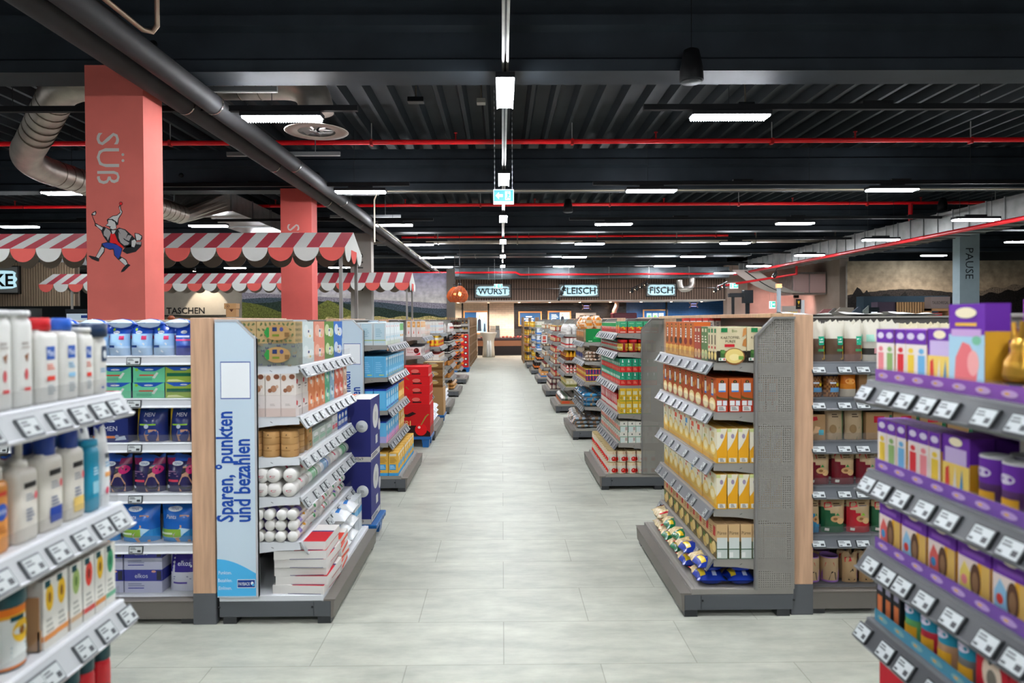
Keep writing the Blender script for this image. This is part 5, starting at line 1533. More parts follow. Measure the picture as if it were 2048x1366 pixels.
u.line(3, .815, [(tc_('teal cup, grey print', '#6f6a66'), 1), (tc_('teal cup, biscuit print', '#b58a6a'), 1), (tc_('teal cup, red print', '#b5283a'), 1), (tc_('teal cup, green print', '#5fa060'), 1)], deep=2, q=.02, gap=.006)
u.line(3, 1.10, [(carton('chocolate_stick_box', 'thin black stick box', .038, .04, .14, '#17181c', [('r', .2, .15, .8, .5, '#c46a3a'), ('r', .2, .6, .8, .8, '#8d8aa0')], None, '#2a2b30', 'box'), 3)], deep=2, q=.02)
redl = carton('chocolate_box', 'large red box, white figure', .115, .08, .22, '#c4182c', [('p', [(.2, .05), (.8, .05), (.7, .45), (.5, .6), (.3, .45)], '#d9cfc4'), ('e', .5, .4, .12, .08, '#c48a70'), ('r', .15, .78, .85, .9, '#e07a80')], None, '#8a1220', 'box')
u.line(4, .47, [(redl, 6)], deep=1, gap=.008, q=.02)

# ---------------------------------------------------------------- hygiene shelves beside the left post
NV = '#1b2460'
oval = lambda u_, v, s_=1.: [('e', u_, v, .16 * s_, .055 * s_, '#dfe6ea'), ('t', 'TENA', u_, v, .05 * s_, '#2a4a9a', 0, .26 * s_)]
pad = pouch('pad_pack', 'light blue pad pack', .113, .085, .155, lambda a, v: '#2450b5' if v > .72 else ('#9cc2e6' if v > .3 else '#b4cfe8'), oval(.45, .8) + [('r', .62, .55, .84, .68, '#d83a6a'), ('e', .3, .9, .06, .05, '#9cc23a'), ('p', [(.5, .15), (.6, .1), (.78, .4), (.7, .45)], '#e6ecf2'), ('r', .1, .28, .45, .36, '#2a4a8a')], cat='pack', seed=3)
pad2 = pouch('pad_pack', 'strong blue pad pack', .113, .085, .155, lambda a, v: '#2c55c4' if v > .6 else ('#4a6fc8' if v > .35 else '#33409a'), oval(.5, .8) + [('r', .1, .5, .95, .56, '#d84a8a'), ('r', .1, .62, .8, .68, '#c9d4ee')], cat='pack', seed=4)
GL.line(0, .0, [(pad2, 1), (pad, 7)], deep=2, gap=.004)
GL.fill(0, .02, pouch('pad_pack', 'flat blue pack lying on top', .14, .05, .1, lambda a, v: '#2450b5' if .25 < v < .8 else '#c4d8ee', cat='pack', stand=False, seed=9), 6, zoff=.156, tilt=(radians(80), 0), q=.09, gap=.012)
grn = lambda look, c1, c2: carton('towel_pack', look, .168, .1, .083, c1, [('p', [(0, 1), (1, 1), (.7, .72), (.3, .72)], '#2456b5')] + oval(.5, .82, .9) + [('e', .12, .82, .05, .1, '#8fc23a'), ('r', .2, .42, .65, .5, '#d8473a'), ('p', [(.6, .3), (.68, .25), (.8, .6), (.74, .65)], '#dfe8e0'), ('r', .12, .12, .6, .3, c2)], [('r', 0, 0, 1, 1, NV)], '#2a9a7a', 'pack', material='film')
lime = carton('towel_pack', 'lime green towel pack', .15, .1, .083, '#9ab54a', [('p', [(0, 1), (1, 1), (.7, .75), (.3, .75)], '#2456b5')] + oval(.65, .85, .8) + [('r', .05, .38, 1, .6, '#1f6a4a'), ('p', [(.05, .05), (.7, .05), (.4, .2), (.1, .18)], '#e0e6a0')], [('r', 0, 0, 1, 1, NV)], '#5a8a3a', 'pack', material='film')
GL.line(1, .0, [(lime, 1), (grn('mint green towel pack', '#6fd0a0', '#54b58a'), 2), (grn('pale teal towel pack', '#8fd4c0', '#5aa890'), 2)], deep=1, high=2, gap=.006)
menb = lambda look, w, h, c_, wd_: carton('pad_box', look, w, .1, h, NV, [('r', .02, 0, .98, 1, '#1d2a68'), ('t', 'MEN', .5, .58, .2, '#c9ccd8', 0, .55)] + oval(.5, .88, .8) + [('r', 0, .18, .72, .27, c_), ('p', [(.62, .08), (.95, .12), (.9, .28), (.7, .22)], '#b9c6d8'), ('e', .68, .24, .06, .08, '#8f9ab8')] , [('r', 0, 0, 1, 1, '#1a2258')], '#1a2050', 'box')
pants = lambda look, base, c_, w, h: pouch('pants_pack', look, w, .12, h, lambda a, v: base if v < .82 else '#14357a', cat='pack', seed=6, crumple=.02, shapes=[('r', .02, .02, .12, .98, c_), ('t', 'MEN', .5, .78, .11, '#c9ccd8', 0, .5), ('t', 'TENA', .5, .93, .05, '#5fb0d8', 0, .3), ('r', .2, .48, .75, .52, '#8fc23a'), ('p', [(.4, .02), (.8, .02), (.82, .3), (.76, .36), (.44, .36), (.38, .22)], '#b88a72'), ('p', [(.4, .22), (.82, .22), (.78, .36), (.44, .36)], '#2a4a8a'), ('e', .45, .45, .08, .06, '#b9c6d8')])
GL.fill(2, 0, pants('navy pants pack, yellow bar', '#1b2a66', '#d8b52c', .15, .185), 1)
GL.fill(2, .165, pants('navy pants pack, yellow stripe', '#1d2c6c', '#c9a92c', .165, .185), 1)
GL.fill(2, .35, menb('navy pad box, orange bar', .185, .128, '#e0742c', ''), 1, deep=2); GL.fill(2, .56, menb('navy pad box, yellow bar', .185, .128, '#d8b52c', ''), 3, deep=2, gap=.02)
wom = pouch('pants_pack', 'dark navy pants pack, maroon top', .172, .12, .195, lambda a, v: '#7a1f4a' if (v > .74 and v < .9 and abs(a - .5) > .2) else ('#2450a5' if v > .84 else '#231f4e'), oval(.42, .78, 1.1) + [('e', .85, .62, .14, .12, '#c41f6a'), ('p', [(.5, .02), (.88, .02), (.9, .25), (.8, .45), (.84, .7), (.62, .7), (.6, .45), (.5, .25)], '#b98a6f'), ('p', [(.58, .5), (.88, .5), (.84, .66), (.62, .66)], '#17151f'), ('p', [(.5, .22), (.9, .22), (.82, .10), (.6, .10)], '#17151f'), ('r', .14, .3, .5, .36, '#d83a5a'), txtbars(.14, .42, .5, .6, 3, '#8a6a8a'), ('e', .14, .16, .06, .05, '#c9ccd8')], cat='pack', seed=8, crumple=.02)
GL.line(3, .0, [(wom, 6)], gap=.008)
pnt = pouch('pants_pack', 'bright blue pants pack, leg picture', .205, .13, .20, lambda a, v: '#1c62b8' if v > .3 else '#2a86c8', oval(.4, .86, 1.2) + [('t', 'Pants', .34, .68, .1, '#dfe8ee', 0, .4), ('r', .02, .14, .62, .36, '#86b03a'), ('p', [(.5, .0), (.82, .0), (.84, .3), (.8, .7), (.56, .72), (.6, .4), (.42, .2)], '#c89a78'), ('p', [(.42, .22), (.6, .4), (.84, .34), (.7, .24), (.6, .14), (.42, .12)], '#b9dcee'), ('r', .06, .22, .4, .27, '#dfeac8'), ('e', .06, .05, .04, .03, '#dfe8ee')], cat='pack', seed=10, crumple=.02)
GL.line(4, .0, [(pnt, 5)], gap=.01)
elk = lambda look, w, h: carton('tissue_pack', look, w, .13, h, '#c9cbe0', [('r', 0, .5, 1, 1, '#3a3f9e'), ('t', 'elkos', .45, .74, .2 if h < .2 else .12, '#dfe2f0', 0, .45), ('e', .78, .92, .06, .05, '#e8a89a'), ('r', .1, .18, .52, .22, '#3a3f9e'), txtbars(.1, .26, .6, .42, 2, '#8a8fb0'), ('r', .86, .55, .98, .95, '#2a2c40')], [('r', 0, .5, 1, 1, '#34398f')], '#d4d6e4', 'pack', material='film')
GL.fill(5, 0, pouch('tissue_pack', 'large white pack, purple panel', .2, .13, .235, lambda a, v: '#d3d5e0', [('r', .1, .46, .95, .88, '#3b2f8a'), ('t', 'elkos', .5, .66, .11, '#dfe2f0', 0, .5), ('e', .85, .84, .08, .03, '#e8a89a'), ('r', .2, .2, .6, .24, '#5a4aa0'), txtbars(.2, .28, .8, .38, 2, '#8a8fb0')], cat='pack', seed=12, crumple=.02), 1)
GL.fill(5, .215, elk('white and purple tissue pack', .205, .125), 4, high=2, gap=.008)

# ---------------------------------------------------------------- nut shelves beside the right post
seed = lambda look, c1, sd: pouch('seed_bag', look, .098, .06, .215, lambda a, v: '#cfcab9' if v > .55 else c1, [('r', .55, .42, .95, .64, '#2aa57f'), txtbars(.6, .46, .9, .6, 2, '#cfe6dc'), ('p', [(.78, .05), (.98, .05), (.98, .42), (.85, .36)], '#d9a52c'), ('r', .5, .26, .95, .32, '#3f8f5a')], sd and 'bag', seed=sd, crumple=.09)
sd1 = seed('white-topped bag, brown seeds', '#5a4636', 21); sd2 = seed('white-topped bag, red-brown seeds', '#7a5648', 22); sd3 = pouch('seed_bag', 'white-topped bag, striped seeds', .1, .06, .215, lambda a, v: '#cfcab9' if v > .5 else ('#3a3834' if int(a * 20 + v * 30) % 2 else '#b9b4a6'), [('r', .1, .5, .5, .68, '#9fd0bb'), ('r', .5, .2, .85, .34, '#c98f8f')], seed=23, crumple=.09)
sd4 = pouch('seed_bag', 'cream bag with crimped top', .11, .06, .2, lambda a, v: '#d3c9a8' if v > .62 else '#c4bda8', [txtbars(.35, .45, .75, .6, 2, '#7a766c')], seed=24, crumple=.1)
GR_.line(0, .0, [(sd1, 2), (sd2, 1), (sd3, 1), (sd1, 1), (sd4, 5)], deep=2, gap=.004)
nutp = pouch('nut_pouch', 'clear nut pouch, navy label', .085, .06, .15, lambda a, v: '#1d2440' if v > .72 else ('#a8703a' if int(a * 9 + v * 14) % 2 else '#6f431f'), [('r', .3, .18, .95, .34, '#5fa5d8'), ('e', .8, .45, .1, .06, '#e0c42c'), ('r', .3, .48, .7, .54, '#dfe4ea')], seed=25)
orgp = pouch('nut_pouch', 'tall orange pouch', .088, .06, .17, lambda a, v: '#d9761f' if v > .4 else ('#e08a2c' if v > .25 else '#cfc4b0'), [('e', .5, .5, .3, .1, '#f0a54a')], seed=26)
boxp = carton('nut_box', 'kraft tray box, white pouch', .11, .08, .145, '#8f6a44', [('r', .4, .38, .95, 1, '#d8d4c6'), ('r', .5, .8, .85, .98, '#1d2a33'), ('e', .68, .9, .08, .05, '#e0c42c'), ('r', .4, .38, .95, .46, '#5f9ac4'), ('r', .2, .12, .36, .3, '#2a2320')], None, '#3a2c20', 'box')
GR_.line(1, .0, [(nutp, 2), (orgp, 1), (boxp, 2), (nutp, 2), (orgp, 1), (boxp, 2)], deep=2, gap=.006)
krb = carton('nut_box', 'kraft display box, red badge', .09, .07, .14, '#a5825c', [('p', [(.1, .72), (.55, .78), (.5, .92), (.12, .9)], '#b3202c'), ('p', [(.2, .2), (.6, .3), (.7, .5), (.4, .55)], '#d9b088'), ('r', .6, .2, .9, .4, '#4fa5b5')], None, '#6a4c30', 'box')
lf = pouch('nut_pouch', 'kraft pouch, green leaf stripe', .1, .06, .2, lambda a, v: '#b09878', [('p', [(.55, 0), (1, 0), (1, .98), (.85, .98), (.95, .6), (.7, .35)], '#17703f'), txtbars(.3, .6, .7, .72, 2, '#4a3a28'), ('e', .35, .3, .2, .12, '#8f7450'), ('e', .2, .85, .1, .05, '#d8cfc0')], seed=27)
krf = carton('nut_box', 'wide kraft box, red badge', .14, .08, .15, '#9d7a54', [('r', .3, .62, .7, .86, '#b3202c'), ('p', [(.8, .1), (1, .1), (1, .9), (.9, .9)], '#1f5a3a')], None, '#6a4c30', 'box')
GR_.line(2, .0, [(krb, 1), (lf, 2), (krf, 4)], deep=2, gap=.008)
mar = lambda look, c1, c2, w, sd: pouch('nut_pouch', look, w, .07, .185, lambda a, v: '#bfa37c' if v + a * .5 > .78 else c1, [('p', [(.08, .72), (.4, .76), (.38, .9), (.1, .88)], '#c41f2c'), txtbars(.45, .76, .85, .88, 2, '#5a4430'), ('e', .5, .42, .2, .09, '#c99a68'), ('e', .72, .36, .16, .09, '#d8ac78'), ('e', .5, .42, .1, .04, '#8a5f38'), ('p', [(.5, .52), (.6, .6), (.68, .52)], c2), ('r', .1, .06, .25, .14, '#e4e0d4')], seed=sd)
GR_.line(3, .0, [(mar('kraft pouch, maroon base', '#6f1422', '#3f8a4a', .128, 31), 6)], deep=2, gap=.008)
GR_.line(4, .0, [(mar('kraft pouch, blue base', '#2a86b5', '#3f8a4a', .07, 32), 1), (mar('kraft pouch, green base', '#1f5a38', '#3f8a4a', .132, 33), 1), (mar('kraft pouch, crimson base', '#b3202c', '#8fc23a', .132, 34), 1), (mar('kraft pouch, green base', '#1f5a38', '#3f8a4a', .132, 33), 1), (mar('kraft pouch, brown base', '#6a4426', '#8fc23a', .132, 35), 2)], deep=2, gap=.008)
pj = can('nut_tub', 'kraft tub with purple lid', .05, .14, [(0, '#a77bc4'), (.08, '#c4a882'), (.55, '#c4a882')], [('p', [(.1, .6), (.6, .66), (.55, .8), (.15, .78)], '#c41f2c'), ('p', [(.3, .1), (.7, .1), (.65, .4), (.45, .45)], '#2a2320'), ('p', [(.75, .1), (1, .1), (1, .5)], '#9a6ab5')], 'tub', 20, '#a77bc4')
kp = pouch('nut_pouch', 'kraft pouch, black and purple print', .085, .05, .16, lambda a, v: '#bb9a70', [('p', [(.1, .7), (.55, .74), (.5, .88), (.12, .86)], '#c41f2c'), ('p', [(.3, .08), (.75, .08), (.6, .5), (.4, .4)], '#2a2320'), ('p', [(.75, .1), (1, .1), (1, .6)], '#8a5aa5')], seed=36)
GR_.line(5, .0, [(pj, 2), (kp, 4), (pj, 2), (kp, 3)], deep=2, gap=.01)
for k, (x, w) in enumerate(((1.95, .34), (2.3, .3), (2.62, .3))):
    g = G(); g.sheet(lambda a, v: (-w / 2 + a * w, -.12 + .24 * v, .014 + .018 * sin(5 * a + 3 * v) * (1 - (2 * v - 1) ** 2)), 8, 5, '#d9d7cf'); g.sheet(lambda a, v: (-w / 2 + a * w, -.12 + .24 * v, .0), 8, 5, '#d9d7cf')
    o = g.build('paper_pack', 'film', None, (x, 3.66 + .72, 1.6115)); tag(o, f'flat white film pack lying on top of the nut shelves, {ORD[k]} from the post', 'pack', 'flat packs on the nut shelves')
# wooden ladle lying on the left shelf top
g = G(); q = at(345, 640, 6.9); g.lathe([(.012, 0, '#8a4a2c'), (.034, .012, '#9a5230'), (.036, .03, '#8a4a2c'), (.02, .05, '#7a4026')], 14); g.tube([(.02, 0, .02), (.2, .02, .012)], .006, '#a5784a', 6); tag(g.build('wooden_ladle', 'wood', None, (q.x, 6.9, 1.6125)), 'round brown wooden ladle lying on top of a left shelf run', 'ladle')
# ---------------------------------------------------------------- paper goods endcap
u = UL[1]
leafs = []
r = random.Random(4)
for i in range(8):
    for j in range(4):
        cx, cy = (i + .5 + .5 * (j % 2)) / 8.5, (j + .5) / 4
        an = r.uniform(0, 6.28); L_ = .098; W_ = .042
        fx = lambda a_, b__: (min(.995, max(.005, cx + (a_ * cos(an) - b__ * sin(an)) * .52)), min(.99, max(.01, cy + (a_ * sin(an) + b__ * cos(an)) * 1.05)))
        leafs.append(('p', [fx(-L_, 0), fx(-L_ * .3, W_), fx(L_ * .5, W_ * 1.3), fx(L_ * .9, 0), fx(L_ * .5, -W_ * 1.3), fx(-L_ * .3, -W_)], '#5f6a44'))
lab_ = [('e', .55, .5, .34, .36, '#b08a58'), ('p', [(.2, .5), (.28, .26), (.34, .3), (.34, .72), (.28, .74)], '#2f8a3f'), ('r', .42, .55, .54, .74, '#26345f'), ('e', .66, .64, .05, .1, '#4a4a7a'), ('r', .42, .32, .6, .42, '#6f7f2c'), ('r', .74, .3, .86, .5, '#7a5c38')]
tb1 = carton('tissue_box', 'brown tissue box, leaf print', .202, .125, .116, '#b59a6c', leafs + lab_, leafs[:24], '#a58d66', 'box', topart=leafs[:30])
bfl = []
for k in range(30):
    cx, cy = r.random(), r.random(); s_ = .036; c_ = r.choice(['#4f5468', '#8f7f64', '#5f5f72'])
    bfl += [('p', [(cx, cy), (cx - s_, cy + s_ * 2), (cx - s_ * 1.3, cy), (cx - s_ * .5, cy - s_ * 1.4)], c_), ('p', [(cx, cy), (cx + s_, cy + s_ * 2), (cx + s_ * 1.3, cy), (cx + s_ * .5, cy - s_ * 1.4)], c_)]
tb2 = carton('tissue_box', 'grey tissue box, butterfly print', .202, .125, .116, '#7f8478', bfl + lab_, bfl[:20], '#7f8478', 'box')
tbx = lambda look, c1, c2, c3: carton('tissue_box', look, .225, .12, .116, c1, [('e', .3, .55, .22, .3, c2), ('e', .7, .4, .25, .25, c2), ('r', .42, .2, .62, .62, '#e6e4da'), ('r', .46, .46, .58, .58, '#2a3f7a'), ('r', .6, .24, .7, .34, c3)], [('r', .2, .2, .8, .8, c2)], c1, 'box')
u.fill(0, .0, tb2, 1, deep=2, turned=True); u.fill(0, .0, tb1, 1, deep=2, turned=True, zoff=.117)
t = .13
for lk, a in (('white tissue box', ('#c9d6d4', '#dbe4e2', '#d8c04a')), ('salmon tissue box', ('#df8f76', '#e8b09a', '#d8c04a')), ('green tissue box', ('#5f8a3a', '#c9d6a0', '#e0cf4a')), ('blue tissue box', ('#2f6fc4', '#d0dcea', '#e0cf4a'))):
    t = u.fill(0, t, tbx(lk, *a), 1, deep=2, high=2)
cube = lambda look, c1, c2, c3: carton('tissue_cube', look, .115, .112, .113, c1, [('e', .35, .6, .25, .25, c2), ('e', .7, .3, .2, .2, c2), ('r', .38, .3, .62, .5, '#e8e4dc'), ('e', .5, .62, .1, .1, c3)], [('e', .25, .75, .2, .22, c2), ('e', .75, .7, .22, .2, c2), ('e', .5, .2, .3, .15, c2)], c1, 'box')
c_cot = carton('tissue_cube', 'white cube box, cotton print', .11, .078, .113, '#ded5cc', [('p', [(.1, .55), (.3, .5), (.34, .7), (.14, .76)], '#c4282c'), ('r', .4, .4, .8, .46, '#6a5a54'), ('r', .4, .28, .7, .32, '#8a7a74')], [('e', .2, .8, .16, .14, '#9a6a4c'), ('e', .75, .86, .2, .12, '#7a4a34'), ('e', .55, .3, .2, .16, '#a5765a'), ('e', .3, .22, .14, .1, '#8a5a40'), ('e', .78, .4, .1, .08, '#c4a48c')], '#d8cec4', 'box')
c_wht = carton('tissue_cube', 'plain white cube box', .11, .078, .113, '#d9cfc9', [('p', [(.1, .55), (.3, .5), (.34, .7), (.14, .76)], '#c4282c'), ('r', .4, .4, .8, .46, '#6a5a54')], [('r', 0, 0, 1, .4, '#cdb9b0'), txtbars(.3, .5, .7, .62, 2, '#b5a9a4')], '#d8cec4', 'box')
u.fill(1, 0, c_wht, 2, deep=4); u.fill(1, 0, c_cot, 2, deep=4, zoff=.114)
t = .232
for lk, a, n in (('orange cube box', ('#df8450', '#eeb08a', '#c8402c'), 3), ('mint green cube box', ('#5fb58a', '#a0d4bb', '#2a6a9a'), 1), ('pale blue cube box', ('#8fb5cc', '#c4dae6', '#3a3a48'), 1), ('coral cube box', ('#d86a4c', '#e8b0a0', '#e04a7a'), 2), ('beige cube box', ('#c9a78c', '#e0c8b4', '#d8404a'), 1)):
    t = u.fill(1, t, cube(lk, *a), n, deep=2, high=2)
barrel = can('tissue_drum', 'kraft paper drum', .046, .068, [(0, '#b98f5c'), (.5, '#b98f5c')], [('r', .1, .5, .9, .55, '#8a6234'), ('e', .7, .75, .03, .06, '#3a2a1a')], 'drum', 18, '#a87e4c', rim=False)
kbox = carton('tissue_cube', 'kraft cube box, green dot', .1, .1, .075, '#b08650', [('r', .3, .5, .8, .6, '#6f4c28'), ('e', .6, .3, .1, .12, '#2f7a3f')], None, '#a87e4c', 'box')
u.fill(2, .0, barrel, 2, deep=4, high=2, gap=.003)
t = u.fill(2, .2, kbox, 1, deep=2, high=2)
clr = lambda look, c1, c2, w, h: carton('pad_pack', look, w, .12, h, c1, [('r', .1, .2, .9, .45, c2), ('e', .5, .7, .3, .15, '#eef0ec'), txtbars(.2, .5, .8, .62, 2, '#7fae9a')], [('r', .1, .3, .9, .7, c2)], c1, 'pack', material='film')
t = u.fill(2, t, clr('clear pack, pale green print', '#c4cfc4', '#9cc9ac', .15, .085), 3, deep=2)
t = u.fill(2, t, clr('white pack, red edge', '#dcdcd8', '#d8606a', .07, .11), 2, deep=2)
t = u.fill(2, t, clr('blue and white pack', '#2a4fa8', '#dfe4ee', .09, .115), 3, deep=2)
pk = [('r', .1, .3, .9, .7, '#e8e6e2'), ('p', [(.3, .45), (.62, .5), (.62, .54), (.3, .5)], '#c4304a'), ('e', .68, .55, .06, .06, '#d83a5a')]
rl = roll('cotton_roll', 'white cotton pad tube', .038, .24, '#d9d6d0', '#e2dfd8', [('r', 0, .3, 1, .7, '#eae8e2'), ('r', .2, .45, .8, .55, '#c4405a')], ends=[('r', .3, .5, .7, .53, '#8a2a3a'), ('p', [(.35, .6), (.65, .66), (.65, .69), (.35, .63)], '#c4304a'), ('e', .7, .56, .05, .05, '#d83a5a')])
rg = roll('cotton_roll', 'white tube, green band', .038, .24, '#cfd4cc', '#e2dfd8', [('r', 0, .25, 1, .55, '#8fc49a'), ('r', 0, .6, 1, .68, '#3f9a5a')])
rb = roll('cotton_roll', 'white tube, blue band', .038, .24, '#cfd4d8', '#e2dfd8', [('r', 0, .25, 1, .55, '#8fb5d4'), ('r', 0, .6, 1, .68, '#3f7ac4')])
u.line(3, .0, [(rl, 1), (rg, 1), (rb, 1), (rl, 1), (rg, 1)], deep=5, high=2, dgap=.001, gap=.004, jit=.012)
r1 = roll('napkin_roll', 'small white roll, coloured dots', .029, .22, '#dcd9d2', '#e4e2dc', [('e', .3, .3, .2, .08, '#c4304a'), ('e', .7, .6, .25, .08, '#3f9a5a'), ('e', .4, .8, .2, .06, '#7a5ac4')])
r2 = roll('napkin_roll', 'small white roll, purple print', .029, .22, '#dcd9d2', '#e4e2dc', [('r', .1, .2, .9, .4, '#8a78c8'), ('e', .5, .7, .2, .08, '#d8a02c')])
r3 = roll('napkin_roll', 'small white roll, red print', .029, .22, '#dcd9d2', '#e4e2dc', [('r', .1, .3, .9, .42, '#c8303c'), ('r', .1, .6, .9, .7, '#3f8a4a')])
u.line(4, .0, [(r2, 1), (r1, 1), (r3, 1), (r1, 1), (r3, 1)], deep=6, high=3, dgap=.001, gap=.004, jit=.012)
flat = carton('flat_pack', 'flat white box, red top', .30, .275, .046, '#dbd8d2', [('r', .3, .02, 1, .1, '#b5202c')], [('r', .3, .02, .95, .08, '#2a2f6a')], '#dbd8d2', 'pack', topart=[('r', .0, 0, .55, .62, '#c4202c'), ('r', .55, 0, .62, .62, '#2a2f6a'), ('e', .8, .75, .1, .1, '#8a8a88'), ('e', .8, .75, .07, .07, '#dbd8d2')])
flat2 = carton('flat_pack', 'flat white box, orange edge', .22, .25, .046, '#dbd8d2', [('r', .1, .1, 1, .5, '#d8604a')], None, '#dbd8d2', 'pack', topart=[('r', 0, 0, .6, .6, '#d8402c')])
wip = lying(pouch('wipe_pack', 'white film pack, blue print', .2, .09, .24, lambda a, v: '#cfd6dc' if v > .3 else '#dfe2e2', [('r', .1, .5, .9, .8, '#5f9fd0'), ('r', .2, .2, .7, .3, '#3a7ac0')], 'pack', stand=False, seed=41))
ref = carton('wipe_pack', 'tall clear pack, blue band', .11, .12, .24, '#cdd4d6', [('r', 0, .5, 1, .68, '#5fa8d8'), ('r', .2, .8, .8, .9, '#e4e8ea')], [('r', 0, .5, 1, .68, '#5fa8d8')], '#dde2e2', 'pack', material='film')
u.fill(5, .02, flat, 1, high=6, q=-.05, jit=.02); t = u.fill(5, .33, flat2, 1, high=4, q=-.05, jit=.02)
t = u.fill(5, t, wip, 2, high=3, q=-.03, deep=1); u.fill(5, t, ref, 2, deep=2, q=0)
for k, (tt, z) in enumerate(((1.16, .862), (1.17, .405))):
    g = G(); g.lathe([(.042, 0, '#c9cccb'), (.042, .002, '#c9cccb')], 20); g.v = [(a, c_, b_) for a, b_, c_ in g.v]; g.art(lambda a, v, o: (-.02 + .04 * a, -o, -.02 + .04 * v), .04, .04, [txtbars(.1, .3, .9, .7, 2, '#6a6f70')])
    o = g.build('shelf_wobbler', 'plastic', None, u.P(tt, .08, z), 0); tag(o, f'round grey shelf wobbler on the {["third", "fifth"][k]} paper goods shelf', 'shelf wobbler', 'round shelf wobblers')

# nappy carton pallet behind the paper goods endcap
def pallet(label, x0, x1, y0, y1):
    t = thing('quarter_pallet', label, 'pallet', ((x0 + x1) / 2, (y0 + y1) / 2, 0), 0, 'blue plastic pallets')
    w, d = (x1 - x0) / 2, (y1 - y0) / 2
    g = G(); g.box(-w, w, -d, d, .10, .138, '#1f5f9e', ch=.004)
    for k in range(5):
        y = -d + 2 * d * (k + .5) / 5
        g.box(w, w + .002, y - .02, y + .02, .105, .13, '#174a80')
    g.build('deck', 'plastic', t)
    g = G()
    g.prism([(-.05, .1), (-.035, 0), (.035, 0), (.05, .1)], 1, -.05, .05, '#1f5f9e'); fm = g.done('foot'); fm.materials.append(M['plastic'])
    for x in (-w + .07, w - .07):
        for y in (-d + .06, d - .06):
            link('foot', fm, t, (x, y, 0))
    return t


pallet('blue plastic pallet under the two navy cartons', -1.51, -.905, 4.87, 5.27)
nb = carton('nappy_carton', 'navy carton', .56, .365, .448, '#2c2f70', [('r', .0, .0, 1, .08, '#c9c6bf'), ('t', '30x9', .85, .05, .05, '#4a4a50', 0, .2)], [('e', .52, .68, .3, .2, '#c4c4c0'), ('e', .52, .68, .1, .08, '#a9a9a6'), ('e', .92, .5, .12, .1, '#b9b9ba'), ('r', .5, .22, .72, .36, '#c9c9c6'), ('r', 0, .02, .95, .12, '#c4c2bc'), txtbars(.1, .04, .8, .1, 2, '#2a2a40')], '#b9b4b0', 'carton', topart=[('r', .4, 0, .7, 1, '#d8693c'), ('r', .75, 0, 1, 1, '#d3d0ca')])
for k, z in enumerate((.139, .588)):
    nb.put((-1.225, 5.07, z), 0, ['lower navy carton with white circles on the blue pallet', 'upper navy carton with white circles on the pallet stack'][k], 'navy cartons on the pallet')

# ---------------------------------------------------------------- generic cartons for the further rows
def gc(name, look, w, d, h, base, band=None, dot=None, top=None, side=None, cat='carton', mat_='print', txt=None):
    fr = []
    if band: fr.append(('r', 0, .08, 1, .34, band))
    if dot: fr.append(('e', .5, .62, .28, .2, dot))
    fr.append(txtbars(.2, .8, .8, .92, 2, txt or '#f0eee6'))
    sd = [('r', 0, .08, 1, .34, band)] if band else []
    if side: sd = [('r', 0, 0, 1, 1, side)] + sd
    sd.append(txtbars(.2, .5, .8, .7, 3, txt or '#e8e6de'))
    return carton(name, look, w, d, h, base, fr, sd, top, cat, material=mat_)


# blue carton endcap (second on the left)
u = UL[2]
wc = carton('filter_box', 'tall white carton, pale print', .125, .115, .21, '#cfd8da', [('r', .1, .5, .9, .9, '#dfe6e6'), ('e', .5, .84, .1, .05, '#d8473c'), ('r', .2, .3, .8, .4, '#a9c9d4'), ('r', 0, 0, 1, .18, '#d3dcc8')], [('r', .1, .1, .9, .95, '#bed6de'), txtbars(.2, .35, .7, .75, 5, '#9cbfcc'), ('r', 0, .2, 1, .24, '#a9bd7a')], '#e0e4e2')
wg = carton('filter_box', 'tall white carton, green edge', .125, .115, .21, '#cfd8da', [('r', 0, .6, 1, .95, '#6fae6a'), ('r', .2, .3, .8, .4, '#d8a04c')], None, '#e0e4e2')
u.line(0, 0, [(wc, 7), (wg, 2)], deep=3, gap=.003)
lb = carton('milk_powder_box', 'light blue carton', .125, .11, .195, '#62b0d8', [('r', .1, .1, .9, .3, '#8fc8e6'), ('r', .6, .05, .9, .12, '#e0d04a'), ('e', .5, .65, .25, .18, '#a5d4ea'), ('r', .08, .82, .92, .94, '#cfe6f0')], [('r', .08, .08, .92, .94, '#5aa8d2'), txtbars(.15, .2, .7, .75, 6, '#7dbde0'), ('r', .45, .09, .85, .13, '#c9d46a')], '#4f9cc8')
u.line(1, 0, [(lb, 9)], deep=3, gap=.004)
mb = carton('milk_powder_box', 'blue carton, navy lid edge', .125, .115, .2, '#58b0e0', [('r', 0, .92, 1, 1, '#1d3a9a'), ('r', .1, .2, .9, .5, '#8fd0f0'), ('e', .4, .68, .2, .14, '#e6eef0'), ('r', .1, .08, .9, .15, '#2450b5')], [('r', 0, .92, 1, 1, '#1d3a9a'), ('r', .1, .1, .9, .86, '#64b8e4')], '#14286a')
mo = carton('milk_powder_box', 'orange carton, navy lid edge', .125, .115, .2, '#dfa03a', [('r', 0, .92, 1, 1, '#1d3a9a'), ('r', .1, .2, .9, .5, '#f0c87a'), ('e', .4, .68, .2, .14, '#d8502c')], None, '#14286a')
u.line(2, 0, [(mb, 6), (mo, 3)], deep=3, gap=.004)
mp = carton('milk_powder_box', 'blue and pink carton', .125, .115, .2, '#64b4e0', [('r', 0, .94, 1, 1, '#1d3a9a'), ('r', 0, 0, 1, .3, '#b59acb'), ('p', [(0, 0), (1, 0), (.5, .45)], '#d88ab5'), ('e', .4, .68, .2, .14, '#e6eef0')], [('r', 0, .94, 1, 1, '#1d3a9a'), ('r', 0, 0, 1, .3, '#a9a5d4')], '#14286a')
